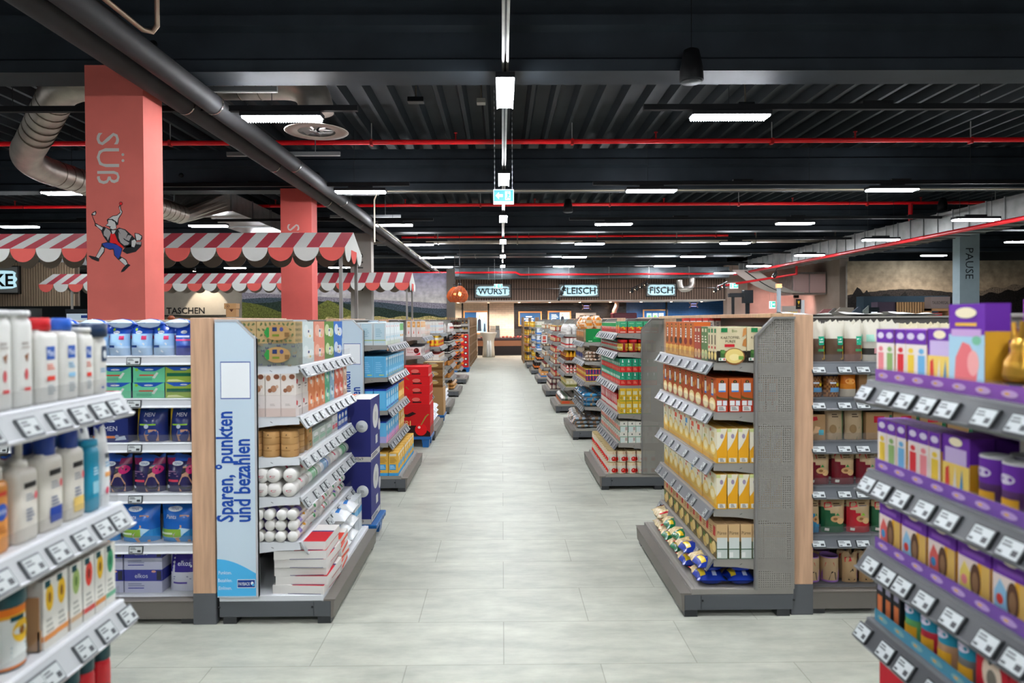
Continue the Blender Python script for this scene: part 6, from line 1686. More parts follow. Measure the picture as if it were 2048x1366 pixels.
mg = carton('milk_powder_box', 'golden carton', .125, .115, .2, '#d8a348', [('r', .1, .2, .9, .5, '#ecc98a'), ('e', .4, .68, .2, .14, '#e6d8c0')], None, '#8a6a3a')
u.line(3, 0, [(mp, 6), (mg, 3)], deep=3, gap=.004)
yb = carton('cereal_box', 'yellow carton, blue foot', .13, .088, .215, '#dfae48', [('r', 0, 0, 1, .14, '#3f9ad0'), ('r', .1, .84, .9, .95, '#e4dcc8'), ('r', .12, .3, .85, .52, '#4fa4d4'), ('e', .7, .7, .15, .1, '#f0d89a')], [('r', 0, 0, 1, .13, '#3f9ad0'), ('r', .08, .26, .75, .5, '#3f9ad0'), txtbars(.15, .3, .7, .46, 3, '#a9d4ea'), ('r', .1, .86, .8, .96, '#d8d0bc'), txtbars(.1, .56, .85, .8, 4, '#b0883a'), ('e', .2, .2, .06, .02, '#d8602c')], '#d3a548')
u.line(5, .0, [(yb, 8)], deep=2, gap=.012, q=-.01)

# cherry praline pallet and gold box pallet
pallet('blue plastic pallet under the red cherry praline display', -1.50, -.90, 8.58, 9.0)
g = G(); w, d, h = .58, .42, .40
g.box(-w / 2, w / 2, -d / 2, d / 2, 0, h, '#c01a1c')
ch = [('p', [(0, 0), (1, 0), (1, .12), (.8, .34), (.45, .36), (0, .26)], '#2a1413'), ('p', [(.25, .62), (.55, .62), (.7, .72), (.62, .78), (.5, .7), (.3, .76)], '#2a1413'), ('t', 'MON', .3, .66, .14, '#d9b25a', 0, .4), ('t', 'CHERI', .36, .42, .17, '#e0c070', 0, .62), ('e', .80, .22, .13, .19, '#d8141a'), ('e', .76, .29, .03, .04, '#f0c8c0'), ('p', [(.79, .36), (.81, .36), (.92, .62), (.98, .70), (.95, .71), (.89, .63)], '#8f8a3a')]
g.art(F_front(w, d, h), w, h, ch); g.art(F_back(w, d, h), w, h, ch); g.art(F_right(w, d, h), d, h, [('r', 0, 0, 1, .3, '#8a4a3a'), ('r', .1, .4, .9, .8, '#cf3a34')])
o = g.build('praline_display', 'print', None, (-1.2, 8.79, .139)); tag(o, 'big red cherry praline display box with gold lettering on a pallet', 'display box')
pb = carton('praline_box', 'red praline box', .56, .40, .118, '#cf1a1e', [('p', [(.45, .9), (.52, .6), (.54, .6), (.48, .92)], '#8a6a2a'), ('e', .7, .55, .09, .2, '#e06a60'), ('r', .62, .18, .82, .34, '#4a1a18')], [('r', .0, .0, 1, .2, '#d9a090')], '#d82a28')
for k in range(4):
    pb.put((-1.2 + RN.uniform(-.012, .012), 8.79, .54 + k * .119), RN.uniform(-.02, .02), f'red praline box stacked on the cherry display, {ORD[k]} from below', 'red praline boxes')
g = G(); g.tube([(0, 0, 0), (0, 0, .36), (-.02, 0, .375), (-.1, 0, .375)], .008, '#17181a', 6); g.build('wire_handle', 'plastic', o, (-.1, -.235, .36))
pallet('blue plastic pallet under the golden gift boxes', -1.46, -.895, 10.5, 10.95)
g = G(); g.box(-.27, .27, -.2, .2, 0, .42, '#b08a5c'); o = g.build('cardboard_stand', 'print', None, (-1.18, 10.72, .139)); tag(o, 'plain brown cardboard stand on the pallet behind the cherry display', 'box')
gb = gc('gift_box', 'golden clear gift box', .3, .34, .13, '#8d6a3c', '#6a4a24', '#d9b878', '#c9b088', None, 'box', 'film')
for k in range(3):
    gb.put((-1.07, 10.72, .56 + k * .132), 0, f'golden clear gift box on the cardboard stand, {ORD[k]} from below', 'golden gift boxes')

# biscuit endcap
u = UL[3]
wo = carton('biscuit_box', 'white carton, orange square', .13, .06, .215, '#d8d4cc', [('r', .1, .6, .9, .95, '#dfa25a'), ('e', .5, .78, .2, .1, '#e8c490'), ('p', [(.4, .15), (.6, .2), (.55, .4), (.45, .4)], '#d8563c')], [('r', .2, .6, .85, .95, '#dfa55c'), ('e', .5, .77, .2, .07, '#ecc894'), ('p', [(.4, .2), (.6, .22), (.5, .45)], '#d8563c')], '#dedad2')
wr = gc('biscuit_box', 'white carton, red corner', .1, .07, .2, '#cfc9c0', '#d8c0b0', '#e0a890', '#d8d4cc')
u.line(0, 0, [(wo, 4), (wr, 6)], deep=3, gap=.004)
sk = carton('marshmallow_box', 'white box, chocolate kiss picture', .16, .2, .115, '#d9d4cf', [('e', .5, .5, .2, .3, '#6a1a18')], [('t', 'Schoko', .3, .72, .2, '#b5202c', 0, .5), ('t', 'Küsse', .3, .42, .2, '#b5202c', 0, .5), ('e', .7, .58, .18, .32, '#5a1714'), ('e', .66, .66, .06, .1, '#9a4a40'), ('p', [(.5, .05), (.95, .1), (.95, .4), (.7, .15)], '#d8343c')], '#8f979d')
u.line(1, 0, [(sk, 3), (gc('biscuit_box', 'grey and pink packet', .09, .1, .13, '#a9a0a0', '#c48a8a', '#d8d0c8'), 6)], deep=2, gap=.006)
bb = carton('sweet_box', 'small blue box, white scoop', .1, .05, .1, '#233f9a', [('r', .1, .5, .9, .8, '#5f7fd0'), ('p', [(.2, .35), (.8, .35), (.5, .6)], '#e0e0e6')], [('r', .1, .55, .9, .8, '#4f6fc4'), ('p', [(.2, .3), (.8, .3), (.5, .55)], '#e6e0e0')], '#1a2a6a')
u.line(2, 0, [(bb, 4), (gc('biscuit_box', 'red striped packet', .1, .08, .13, '#c43a30', '#e8d8cc', '#d8d0c8'), 6)], deep=4, gap=.006)
u.line(3, 0, [(gc('biscuit_box', 'deep red packet', .12, .1, .15, '#b3202a', '#7a1418', '#e0c8a8'), 9)], deep=2)
spk = lambda look, c1, c2, c3, sd: lying(pouch('snack_bag', look, .15, .07, .19, lambda a, v: c1 if v < .4 else (c2 if v < .65 else c3), [], stand=False, seed=sd, crumple=.1, nu=7, nv=8))
u.line(4, .0, [(spk('blue, red and white bag', '#dfe2e6', '#c4303a', '#2c50a5', 51), 8)], deep=2, high=3, q=-.02)

# snack endcap, coffee bags, sweets (rows four to six on the left)
u = UL[4]
u.fill(0, 0, gc('snack_box', 'white box, red feet', .08, .05, .1, '#d9d6d0', '#c8d4dc', '#d8a0a0', '#d8d4d0'), 12, deep=4, high=2)
u.fill(1, 0, can('crisp_tube', 'yellow crisp tube', .036, .19, [(0, '#d83a2c'), (.1, '#e0b02c'), (.6, '#e8e0d0'), (.8, '#e0b02c')], [('e', .5, .4, .25, .12, '#d83a2c')], 'tube', 14, '#d8d4cc'), 14, deep=4)
u.fill(2, 0, gc('snack_box', 'white box, orange swirl', .1, .1, .1, '#d8d2c8', '#e8e0d4', '#e0963c', '#d83a2c'), 11, deep=3)
u.fill(3, 0, gc('snack_box', 'yellow and red packet', .08, .06, .12, '#d8ac38', '#b5382c', '#e8dcc0'), 13, deep=3)
u.fill(4, 0, gc('snack_box', 'white and gold packet', .1, .08, .1, '#d0c8bc', '#b5904c', '#8a3a2c'), 11, deep=3, high=2)
u.fill(5, .0, spk('white bag, blue and red print', '#dfe2e6', '#c4402c', '#3a5ab0', 52), 7, deep=2, high=3)
blk = pouch('coffee_bag', 'black bag, white band', .09, .06, .17, lambda a, v: '#1c1a1a' if v > .3 else ('#d0ccc4' if v > .18 else '#2a2422'), [('r', .2, .5, .8, .66, '#8a4a3a')], seed=53, nu=7, nv=8)
brn = pouch('coffee_bag', 'brown snack bag, clear window', .1, .07, .16, lambda a, v: '#3a2a22' if v > .6 else ('#a5672c' if int(a * 8 + v * 9) % 2 else '#c4884a'), [], seed=54, nu=7, nv=8)
wrd = pouch('coffee_bag', 'white bag, red heart', .1, .07, .17, lambda a, v: '#d9d4cf', [('e', .5, .5, .25, .16, '#d8402c')], seed=55, nu=7, nv=8)
u = UL[5]; u.tops = False
u.line(0, 0, [(wrd, 11)], deep=3); u.line(1, 0, [(blk, 12)], deep=3); u.line(2, 0, [(blk, 12)], deep=3); u.line(3, 0, [(brn, 11)], deep=3); u.line(4, 0, [(brn, 11)], deep=2); u.fill(5, 0, spk('brown lying snack bag', '#b5854c', '#8a5a2c', '#d0b890', 56), 7, deep=2, high=2)
ora = pouch('sweet_bag', 'black bag, orange sweets', .1, .07, .17, lambda a, v: '#1d1a18' if int(a * 5 + v * 7) % 3 else '#c4582c', [('e', .5, .55, .22, .12, '#d8402c')], seed=57, nu=7, nv=8)
grn_ = can('sauce_bottle', 'dark bottle, green cap', .033, .2, [(0, '#3a1a12'), (.3, '#d8d0c0'), (.5, '#3a1a12')], [], 'bottle', 12, '#1f7a4a')
u = UL[6]; u.tops = False
u.line(0, 0, [(grn_, 15)], deep=3); u.line(1, 0, [(ora, 11)], deep=3); u.line(2, 0, [(ora, 11)], deep=3); u.line(3, 0, [(ora, 11)], deep=2); u.line(4, 0, [(brn, 11)], deep=2)
# ---------------------------------------------------------------- potato endcap
u = UR[1]
bowl = lambda cx, cy, rx, ry: [('e', cx, cy, rx, ry, '#8a5a30'), ('e', cx, cy + ry * .05, rx * .88, ry * .86, '#e6cd7c'), ('e', cx, cy - ry * .1, rx * .5, ry * .4, '#efdc98')]
kp_ = carton('mash_carton', 'beige mashed potato carton', .157, .05, .188, '#d6c8a2', [('r', 0, 0, 1, .42, '#262019'), ('r', 0, .33, 1, .44, '#d6c8a2')] + bowl(.6, .17, .36, .24) + [('r', .12, .12, .26, .36, '#3f6a34'), ('e', .22, .3, .08, .05, '#5a8a44'), ('r', .06, .05, .3, .13, '#e8e6dc'), ('e', .12, .09, .03, .03, '#2f9a6a'), ('e', .25, .09, .03, .03, '#d84a2c'), ('r', .74, .08, .9, .18, '#7fa44a'), ('r', .14, .86, .36, .98, '#1f7a44'), ('t', 'Bio', .6, .9, .085, '#5a7a34', 0, .3), ('t', 'KARTOFFEL', .46, .71, .075, '#3f342a', 0, .78), ('t', 'PUREE', .46, .6, .075, '#3f342a', 0, .45), ('r', .26, .44, .6, .52, '#c4202c'), ('p', [(.86, .72), (1, .8), (1, .98), (.9, .96)], '#c98a4c'), ('p', [(.86, .48), (1, .44), (1, .7), (.9, .64)], '#b5763c')], [('r', 0, 0, 1, .3, '#262019'), ('e', .5, .18, .4, .12, '#e6cd7c'), ('r', .2, .84, .8, .96, '#1f7a44'), ('r', .35, .5, .65, .78, '#4a3d30'), ('r', .3, .38, .7, .45, '#c4202c')], '#d3c6a2')
soup = lambda look, c1, c2: carton('soup_carton', look, .066, .12, .19, c1, [('e', .5, .18, .4, .14, '#d9c08a'), ('e', .5, .19, .28, .09, c2), ('r', .3, .84, .7, .94, '#d6cba8'), ('b', .25, .5, .75, .74, 3, '#e8dcc8')], None, c1)
nood = lambda look, c2: carton('noodle_carton', look, .112, .05, .215, '#c4672c', [('r', 0, .0, 1, .3, '#d9a04c'), ('e', .3, .2, .26, .12, '#e0b45c'), ('e', .7, .16, .25, .1, '#c98a3c'), ('e', .4, .45, .3, .1, c2), ('r', .36, .55, .62, .82, '#e2ddd0'), ('r', .4, .82, .58, .95, '#221c18'), ('e', .49, .88, .06, .03, '#e0b42c'), ('b', .4, .6, .58, .78, 3, '#4a4038')], [('r', 0, 0, 1, .3, '#b5772c')], '#b8602a')
t = u.fill(0, .0, kp_, 3, deep=2, turned=True, gap=.001)
t = u.line(0, t, [(soup('green soup carton', '#5f7a4a', '#b5c48a'), 2), (soup('brick red soup carton', '#a5452f', '#d8a06a'), 2)], deep=2, gap=.002)
t = u.line(0, t + .01, [(nood('orange noodle carton, red bowl', '#8a2f20'), 2), (nood('orange noodle carton, dark bowl', '#3a241a'), 2), (nood('orange noodle carton, brown bowl', '#7a4a26'), 2)], deep=2, gap=.004)
u.fill(0, 1.06, carton('snack_carton', 'slim red and white carton', .05, .036, .24, '#dcd4c8', [('r', 0, .9, 1, 1, '#c4443a')], [('r', 0, .92, 1, 1, '#c4443a'), ('b', .2, .75, .8, .88, 2, '#8a8a88')], '#c4443a'), 1, deep=6, turned=False, q=.12, dgap=.008)
dump = lambda look, c2, c3: carton('dumpling_carton', look, .133, .063, .18, '#b5531f', [('r', 0, 0, 1, .3, '#a8431c'), ('e', .5, .2, .42, .2, '#e0c88a'), ('e', .5, .18, .3, .13, '#efe0b4'), ('r', .38, .5, .66, .84, '#e2e0d8'), ('r', .38, .46, .66, .52, c2), ('r', .42, .84, .6, .96, '#221c18'), ('e', .51, .9, .05, .03, '#e0b42c'), ('e', .15, .7, .12, .1, '#d8863c'), ('e', .85, .62, .1, .08, '#d8a04c')], [('r', 0, 0, 1, .36, '#b8341c'), ('e', .5, .9, .16, .055, '#221c18'), hs(.5, .905, .035), ('r', .2, .63, .8, .86, '#d3d6d6'), ('r', .2, .60, .8, .64, c3), ('p', [(0, .5), (.3, .44), (1, .4), (1, .34), (0, .4)], '#5a4a20'), ('r', .06, .2, .46, .34, '#dadcd8'), ('r', .56, .2, .9, .34, '#d3d8dc'), ('r', .1, .03, .8, .18, '#dcdad4'), ('b', .2, .05, .7, .16, 3, '#4a4440')], '#a84c1e')
d1, d2, d3 = dump('orange dumpling carton, blue stripe', '#3f7ac4', '#3f86c8'), dump('orange dumpling carton, red stripe', '#b8342c', '#3f86c8'), dump('orange dumpling carton, green stripe', '#3f8a4a', '#3f86c8')
u.line(1, .0, [(d1, 2), (d2, 3), (d3, 2), (d1, 2)], deep=5, gap=.002)


def swoosh(look, c1, c2, h=.185):
    sw = [(0, .12), (.0, .36), (.35, .5), (.7, .7), (1, .98), (1, .12)]
    return carton('potato_carton', look, .128, .055, h, '#d8a22c', [('r', 0, .12, 1, 1, '#e6dfc0'), ('r', 0, .12, 1, .42, '#d9b04c'), ('e', .5, .4, .4, .2, '#e8cf86'), ('e', .5, .38, .26, .12, '#f0e2b4'), ('e', .35, .62, .08, .05, c1), ('r', .3, .7, .7, .86, c2), ('e', .2, .9, .08, .05, '#d83a2c')], [('r', 0, .12, 1, 1, '#e2dcc4'), ('r', 0, .9, .4, 1, '#c9d08a'), ('p', sw, '#dfa01f'), ('e', .5, .78, .16, .07, '#9a8aa0'), ('r', .14, .03, .86, .15, '#dedbd0'), ('b', .3, .04, .7, .14, 3, '#4a4440')], '#cf9c3a')


w1, w2, w3 = swoosh('yellow potato carton, red label', '#c4302c', '#d85a3c'), swoosh('yellow potato carton, blue label', '#3f86c4', '#5f9fd0'), swoosh('yellow potato carton, beige label', '#8a9a3c', '#d9c490')
u.line(2, .0, [(w3, 2), (w1, 2), (w2, 1), (w1, 2), (w3, 2)], deep=6, gap=.004)
u.line(3, .0, [(w3, 1), (w1, 2), (w2, 1), (w1, 1), (w3, 4)], deep=6, gap=.004)
pu = carton('mash_carton', 'beige puree carton', .13, .06, .186, '#c9a878', [('r', 0, 0, 1, .5, '#6a5a34'), ('e', .4, .2, .3, .18, '#d9b868'), ('e', .7, .3, .24, .16, '#e0c884'), ('e', .25, .36, .12, .08, '#4f7a34'), ('p', [(.55, .62), (.85, .62), (.88, .9), (.6, .92)], '#b8342c'), ('b', .1, .6, .48, .85, 4, '#8a6a44')], [('r', 0, 0, 1, .5, '#2f5a3c'), ('r', .04, .3, .96, .62, '#cfd6d0'), ('r', .04, .02, .96, .27, '#c4ccc4'), ('r', .0, .28, 1, .3, '#2f5a3c'), ('t', 'Püree', .48, .76, .1, '#3f3424', 0, .8), ('r', .08, .05, .4, .2, '#e2e4de')], '#b5946a')
u.fill(4, .0, pu, 9, deep=6, gap=.002)
nbag = lambda look, c1, sd: lying(pouch('noodle_bag', look, .165, .072, .21, lambda a, v: c1 if v < .46 else ('#c43a2c' if v > .9 else ('#d9c494' if int(a * 11 + v * 13) % 2 else '#c4a970')), [('r', .12, .1, .3, .4, '#e0c02c'), ('r', .55, .08, .7, .3, '#b9c4d8')], stand=False, seed=sd, crumple=.08))
bl_, gr_, rd_ = nbag('blue noodle bag', '#1a3494', 61), nbag('green noodle bag', '#11693c', 62), lying(pouch('noodle_bag', 'clear noodle bag, red ties', .16, .075, .21, lambda a, v: '#d9c8a0' if int(a * 9 + v * 11) % 2 else '#c9b384', [('r', .2, .8, .8, .9, '#c4202c'), ('r', .1, .1, .9, .16, '#c4202c')], stand=False, seed=63, crumple=.1))
for (pp, n, t) in ((bl_, 1, .02), (bl_, 1, .26), (gr_, 1, .48), (gr_, 1, .70), (rd_, 1, .93)):
    u.fill(5, t, pp, n, deep=2 if t < .2 else 1, high=2, turned=True, q=-.01, jit=.02)
g = G()
# ---------------------------------------------------------------- tomato endcap (second on the right)
u = UR[2]
nt2 = carton('pasta_carton', 'green and red pasta carton', .1, .07, .11, '#d8452c', [('r', 0, .55, 1, 1, '#3f9a6a'), ('e', .5, .5, .3, .2, '#e0a030')], [('r', 0, .52, 1, 1, '#3fa574'), ('r', .2, .8, .8, .86, '#8fd0a8'), ('p', [(.1, .4), (.5, .6), (.9, .35), (.6, .3), (.5, .45)], '#e6b42c'), ('r', .1, .06, .8, .14, '#e8d0c0')], '#4aa87c')
tcan = can('tomato_can', 'small red and green can', .033, .1, [(0, '#c4302c'), (.35, '#d8cfc0'), (.6, '#3f9a5a')], [('e', .5, .4, .25, .2, '#d8402c')], 'can', 14, '#c9b9a8')
u.fill(0, 0, nt2, 2, deep=5, gap=.004); u.fill(0, .22, tcan, 14, deep=3, gap=.003)
rj = jar('sauce_jar', 'red sauce jar, yellow label', .042, .118, '#8a1212', '#c41a1c', '#dcb93c', [('r', .2, .5, .8, .62, '#c9a92c'), ('e', .3, .3, .1, .1, '#c4302c'), ('r', .45, .3, .85, .44, '#e4d8a0')])
rj2 = jar('sauce_jar', 'red sauce jar, teal label', .038, .115, '#a81a16', '#2f7a6a', '#9cc4b0', [('r', .2, .4, .8, .6, '#c43a2c')])
u.fill(1, 0, rj, 2, deep=4, gap=.003); u.fill(1, .18, rj2, 13, deep=2, gap=.003)
tet = carton('tomato_carton', 'green-topped tomato carton', .075, .055, .125, '#cf2a26', [('r', 0, .42, 1, 1, '#1f8f6c'), ('r', .25, .5, .75, .7, '#d8e0d0'), ('r', .2, .1, .8, .3, '#e06a50')], [('r', 0, .42, 1, 1, '#1f8f6c'), ('p', [(.35, .72), (.6, .72), (.5, .95), (.42, .95)], '#dfe8e0'), ('b', .25, .5, .75, .62, 2, '#7fc4a8'), ('b', .2, .12, .8, .34, 3, '#e88a70')], '#3aa080')
u.fill(2, 0, tet, 15, deep=6, high=2, gap=.003)
ycr = carton('drink_carton', 'yellow drink carton', .08, .055, .12, '#dfb32c', [('r', .1, .5, .9, .8, '#e8d48a'), ('e', .5, .3, .2, .14, '#d8862c')], [('r', .1, .5, .8, .78, '#d9d4a8'), ('e', .26, .25, .16, .1, '#4a6a34'), ('e', .26, .25, .1, .06, '#dfb32c'), ('r', .6, .1, .9, .36, '#d9d4b8'), ('r', 0, 0, 1, .05, '#6a9a3c')], '#d8b858')
rwp = gc('rusk_packet', 'red and white packet', .09, .07, .17, '#cf2a2c', '#e4d8cc', '#e4d8cc', '#c4282a')
u.fill(3, 0, ycr, 2, deep=5, high=2, gap=.004, upper=[0]); u.fill(3, .17, rwp, 11, deep=2)
wtl = carton('puree_carton', 'white carton, teal frame', .1, .07, .1, '#dbd9cc', [('r', .1, .1, .9, .5, '#d8806a'), ('r', 0, 0, 1, .08, '#2f8a6a'), ('e', .5, .75, .2, .12, '#8fb5a0')], [('e', .55, .82, .09, .09, '#6a6a64'), ('r', 0, 0, .06, .6, '#2f8f70'), ('r', 0, .55, 1, .6, '#2f8f70'), ('r', .1, .06, .62, .5, '#d0dcd6'), ('r', .7, .2, .95, .5, '#b09a94')], '#dad6c4')
u.fill(4, 0, wtl, 12, deep=5, high=2, gap=.002)
tmc = can('tomato_can', 'large tomato can', .044, .108, [(0, '#cfc8b8'), (.4, '#d6d0c0'), (.7, '#d8c8a8')], [('p', [(.2, .02), (.95, .02), (.95, .5), (.6, .55), (.3, .4)], '#1f7a4c'), ('e', .4, .3, .24, .2, '#cf1a18'), ('e', .62, .26, .2, .18, '#d8281c'), ('e', .36, .36, .05, .05, '#f0b0a0'), ('b', .3, .7, .8, .9, 2, '#c4442c')], 'can', 20, '#b09a6a')
u.fill(5, 0, tmc, 13, deep=5, high=2, gap=.002, q=-.02)

# ---------------------------------------------------------------- freezer bag endcap (third on the right)
u = UR[3]
my = carton('freezer_bag_carton', 'green carton, gold lettering', .1, .34, .178, '#7a6a4a', [('r', .1, .1, .9, .9, '#b59a6a'), ('e', .5, .5, .3, .3, '#8a7a54')], [('r', 0, 0, 1, 1, '#127a3c'), ('t', 'MYLON', .72, .86, .12, '#d9c89a', 0, .42), ('p', [(.3, .25), (.6, .32), (.85, .5), (.8, .56), (.55, .48), (.32, .42)], '#36a55a'), ('r', .1, .06, .25, .1, '#d9e0d0')], '#b59a6a')
u.fill(0, 0, my, 2, deep=1); u.fill(0, .22, gc('snack_carton', 'brown carton, orange print', .09, .12, .17, '#8d6a44', '#6a4a2c', '#d8863c'), 10)
orb = pouch('net_bag', 'orange film bag with twisted top', .17, .12, .17, lambda a, v: '#e0862c' if int(a * 6 + v * 7) % 3 else '#d9c09a', [], seed=71, crumple=.16, nu=8, nv=9)
u.fill(0, .0, orb, 3, deep=2, zoff=.18, jit=.03); u.fill(0, .55, orb, 3, deep=2, zoff=.172, jit=.03, look='smaller orange film bag with twist')
nutb = lying(pouch('nut_bag', 'small brown and white bag', .12, .045, .15, lambda a, v: '#d0c4b4' if int(a * 5 + v * 6) % 2 else '#8a6a54', [], stand=False, seed=72, crumple=.1, nu=7, nv=8))
u.fill(1, 0, nutb, 3, deep=3, high=3, jit=.02, look='small brown and white bag'); u.fill(1, .40, pouch('grain_bag', 'clear bag, navy label', .1, .06, .17, lambda a, v: '#c4b08a' if v > .5 else '#8a8a90', [('r', .2, .2, .8, .6, '#2a3f7a')], seed=73, nu=7, nv=8), 8, deep=2)
ybc = carton('spice_box', 'small navy and yellow box', .06, .036, .085, '#d8ac2c', [('r', .1, .4, .9, .8, '#c43a2c'), ('r', .1, .1, .9, .3, '#e8d080')], [('r', 0, .1, 1, .9, '#1f2c6a'), ('r', .3, .2, .7, .8, '#c4404a'), ('r', .2, .86, .8, .98, '#dfb43a')], '#d8b04a')
u.fill(2, 0, ybc, 18, deep=6, high=2, gap=.004)


def basket(u, z, t0, t1, q0, q1, h, label, cat='basket'):
    t = thing('wire_basket', label, cat, (0, 0, 0), 0, 'wire baskets')
    g = G()
    c_ = '#6f6d68'
    P4 = [u.P(t0, q0, z), u.P(t1, q0, z), u.P(t1, q1, z), u.P(t0, q1, z)]
    for k in range(4):
        a, b_ = P4[k], P4[(k + 1) % 4]
        n = max(3, int((b_ - a).length / .045))
        for j in range(4):
            dz = Vector((0, 0, h * j / 3)); g.tube([a + dz, b_ + dz], .003 if j < 3 else .005, c_, 5)
        for j in range(n):
            p = a.lerp(b_, j / n); g.tube([p, p + Vector((0, 0, h))], .0025, c_, 4)
    for j in range(9):
        g.tube([P4[0].lerp(P4[1], j / 9), P4[3].lerp(P4[2], j / 9)], .0025, c_, 4)
    g.build('wire_frame', 'paint', t)


bsn = lying(pouch('grain_bag', 'blue and brown pasta bag', .15, .06, .2, lambda a, v: '#3f8ab5' if int(a * 4 + v * 5) % 3 else '#c49a6a', [('r', .2, .2, .5, .5, '#d8e0e6')], stand=False, seed=74, crumple=.12, nu=7, nv=8))
u.fill(3, .02, bsn, 7, deep=2, high=3, jit=.03, q=-.02); basket(u, .437, .01, 1.2, .15, .57, .13, 'grey wire basket of blue pasta bags on the freezer bag endcap')
gyb = lying(pouch('grain_bag', 'grey and brown grain bag', .15, .05, .18, lambda a, v: '#8a98a0' if int(a * 5 + v * 4) % 2 else '#8a6f56', [('r', .2, .2, .5, .5, '#d8d4c8')], stand=False, seed=75, crumple=.12, nu=7, nv=8))
u.fill(4, .02, gyb, 7, deep=3, high=3, jit=.03, q=-.05)

# ---------------------------------------------------------------- chicory, red jar, honey, milk and juice endcaps
u = UR[4]
wb = pouch('veg_bag', 'white puffy bag', .15, .1, .17, lambda a, v: '#dcdad4' if int(a * 5 + v * 6) % 3 else '#c4bfb8', [], seed=81, crumple=.15, nu=8, nv=8)
rwb = can('sauce_bottle', 'white bottle, red cap', .03, .17, [(0, '#d8d0c8'), (.25, '#c4302c'), (.4, '#dcd6ce'), (.8, '#d8cfc6')], [], 'bottle', 12, '#c4302c')
u.fill(0, 0, wb, 7, deep=2); u.fill(1, 0, rwb, 16, deep=3); u.fill(2, 0, pouch('snack_bag', 'yellow and brown bag', .09, .06, .16, lambda a, v: '#dfa52c' if v > .35 else '#7a3a1c', [('e', .5, .6, .25, .14, '#c4302c')], seed=82, nu=7, nv=8), 12, deep=3)
u.fill(3, 0, pouch('snack_bag', 'red and white checked bag', .09, .06, .15, lambda a, v: '#c4302c' if int(a * 5 + v * 5) % 2 else '#dcd0c4', [], seed=83, nu=7, nv=8), 12, deep=3)
u.fill(4, 0, gc('snack_carton', 'olive and cream packet', .08, .06, .15, '#c9c09a', '#7a7a3c', '#d8b02c'), 13, deep=3); 
bfk = carton('snack_tray', 'brown tray of packets', .38, .36, .06, '#a5673c', [('r', .05, .2, .4, .8, '#c44a2c')], [('r', .05, .2, .4, .8, '#c44a2c')], '#8a8680')
u.fill(5, .02, bfk, 3, deep=1); u.fill(5, .02, spk('grey packet in brown tray', '#b9b4ac', '#6a7a6a', '#c9c4bc', 84), 7, deep=2, high=1, zoff=.06)
u = UR[5]; u.tops = False
jr = lambda look, b_, l_, lb_, r_=.04, h=.12: jar('preserve_jar', look, r_, h, b_, l_, lb_, n=12)
j1, j2, j3, j4, j5, j6 = jr('red jar, gold lid', '#9a1a18', '#c9a04c', '#e0d4b8'), jr('amber jar, white label', '#a8662c', '#d8cfc0', '#e4dcc8'), jr('scarlet jar, red lid', '#b3201c', '#c41a1c', '#d8b88a'), jr('brown jar, cream label', '#6a3a1c', '#8a1c1c', '#dccfae'), jr('orange jar, green lid', '#c4762c', '#3f7a4a', '#e0d4a8'), jr('dark cherry jar', '#3a1018', '#5a1a20', '#cfc4b4')
u.fill(0, 0, j1, 14, deep=3); u.fill(1, 0, j3, 14, deep=4, look='scarlet jar, red lid'); u.fill(2, 0, j3, 14, deep=3, look='scarlet jar, small label'); u.fill(3, 0, j1, 14, deep=3); u.fill(3, 0, j1, 14, deep=1, zoff=.121, look='red jar stacked on top'); u.fill(4, 0, j3, 14, deep=3, look='scarlet jar, red lid'); u.fill(4, 0, j6, 14, deep=1, zoff=.121, look='dark cherry jar on top'); u.fill(5, 0, j6, 14, deep=4, high=2)
t = thing('price_frame', 'white framed price card with red print on the red jar endcap', 'sign', u.P(.1, .04, 1.125) + Vector((-.05, 0, -.03)), 0)
g = G(); g.box(-.075, .075, -.006, .006, 0, .2, '#1b1c1e', ch=.002); g.build('frame', 'plastic', t); g = G(); g.art(lambda a, v, o: (-.065 + .13 * a, -.0065 - o, .01 + .18 * v), .13, .18, [('r', 0, 0, 1, 1, '#dcd8d0'), ('r', .25, .45, .75, .85, '#d8604a'), ('r', .2, .15, .8, .35, '#c4484a')]); g.build('card', 'print', t)
u = UR[6]; u.tops = False
u.fill(0, 0, j2, 14, deep=3); u.fill(1, 0, j2, 14, deep=3, look='amber jar, plain lid'); u.fill(2, 0, j4, 14, deep=3); u.fill(3, 0, j2, 14, deep=3); u.fill(4, 0, j4, 14, deep=3); u.fill(5, 0, gc('jam_carton', 'blue and orange carton', .12, .09, .16, '#c98a4c', '#3f7ab5', '#e0b45c'), 9, deep=2)
u = UR[7]; u.tops = False
mk = gc('milk_carton', 'white and blue milk carton', .07, .07, .19, '#cfd4d8', '#3f7ac4', '#8fb0d8', '#d8d8d4')
dkb = can('sauce_bottle', 'dark sauce bottle, orange label', .03, .2, [(0, '#1f1512'), (.25, '#d8702c'), (.5, '#1f1512')], [], 'bottle', 12, '#17120f')
u.fill(0, 0, gc('milk_carton', 'cream carton, green top', .07, .07, .17, '#d0ccbc', '#8a9a6a', '#c4b08a'), 15, deep=3); u.fill(1, 0, mk, 15, deep=3); u.fill(2, 0, mk, 15, deep=3); u.fill(3, 0, gc('milk_carton', 'blue carton, white top', .07, .07, .18, '#3f78b5', '#d8d8d4', '#e0d8c0'), 15, deep=2); u.fill(4, 0, dkb, 17, deep=3); u.fill(5, 0, dkb, 17, deep=3)
u = UR[8]; u.tops = False
yl = can('juice_bottle', 'yellow juice bottle', .034, .18, [(0, '#d8a52c'), (.4, '#e8d070'), (.65, '#d8a52c')], [], 'bottle', 12, '#c4862c')
for k in range(5):
    u.fill(k, 0, [yl, j5, mk, gc('milk_carton', 'white carton, red band', .07, .07, .17, '#d0ccc4', '#c4403c', '#d8b04c'), yl][k], 13, deep=2)

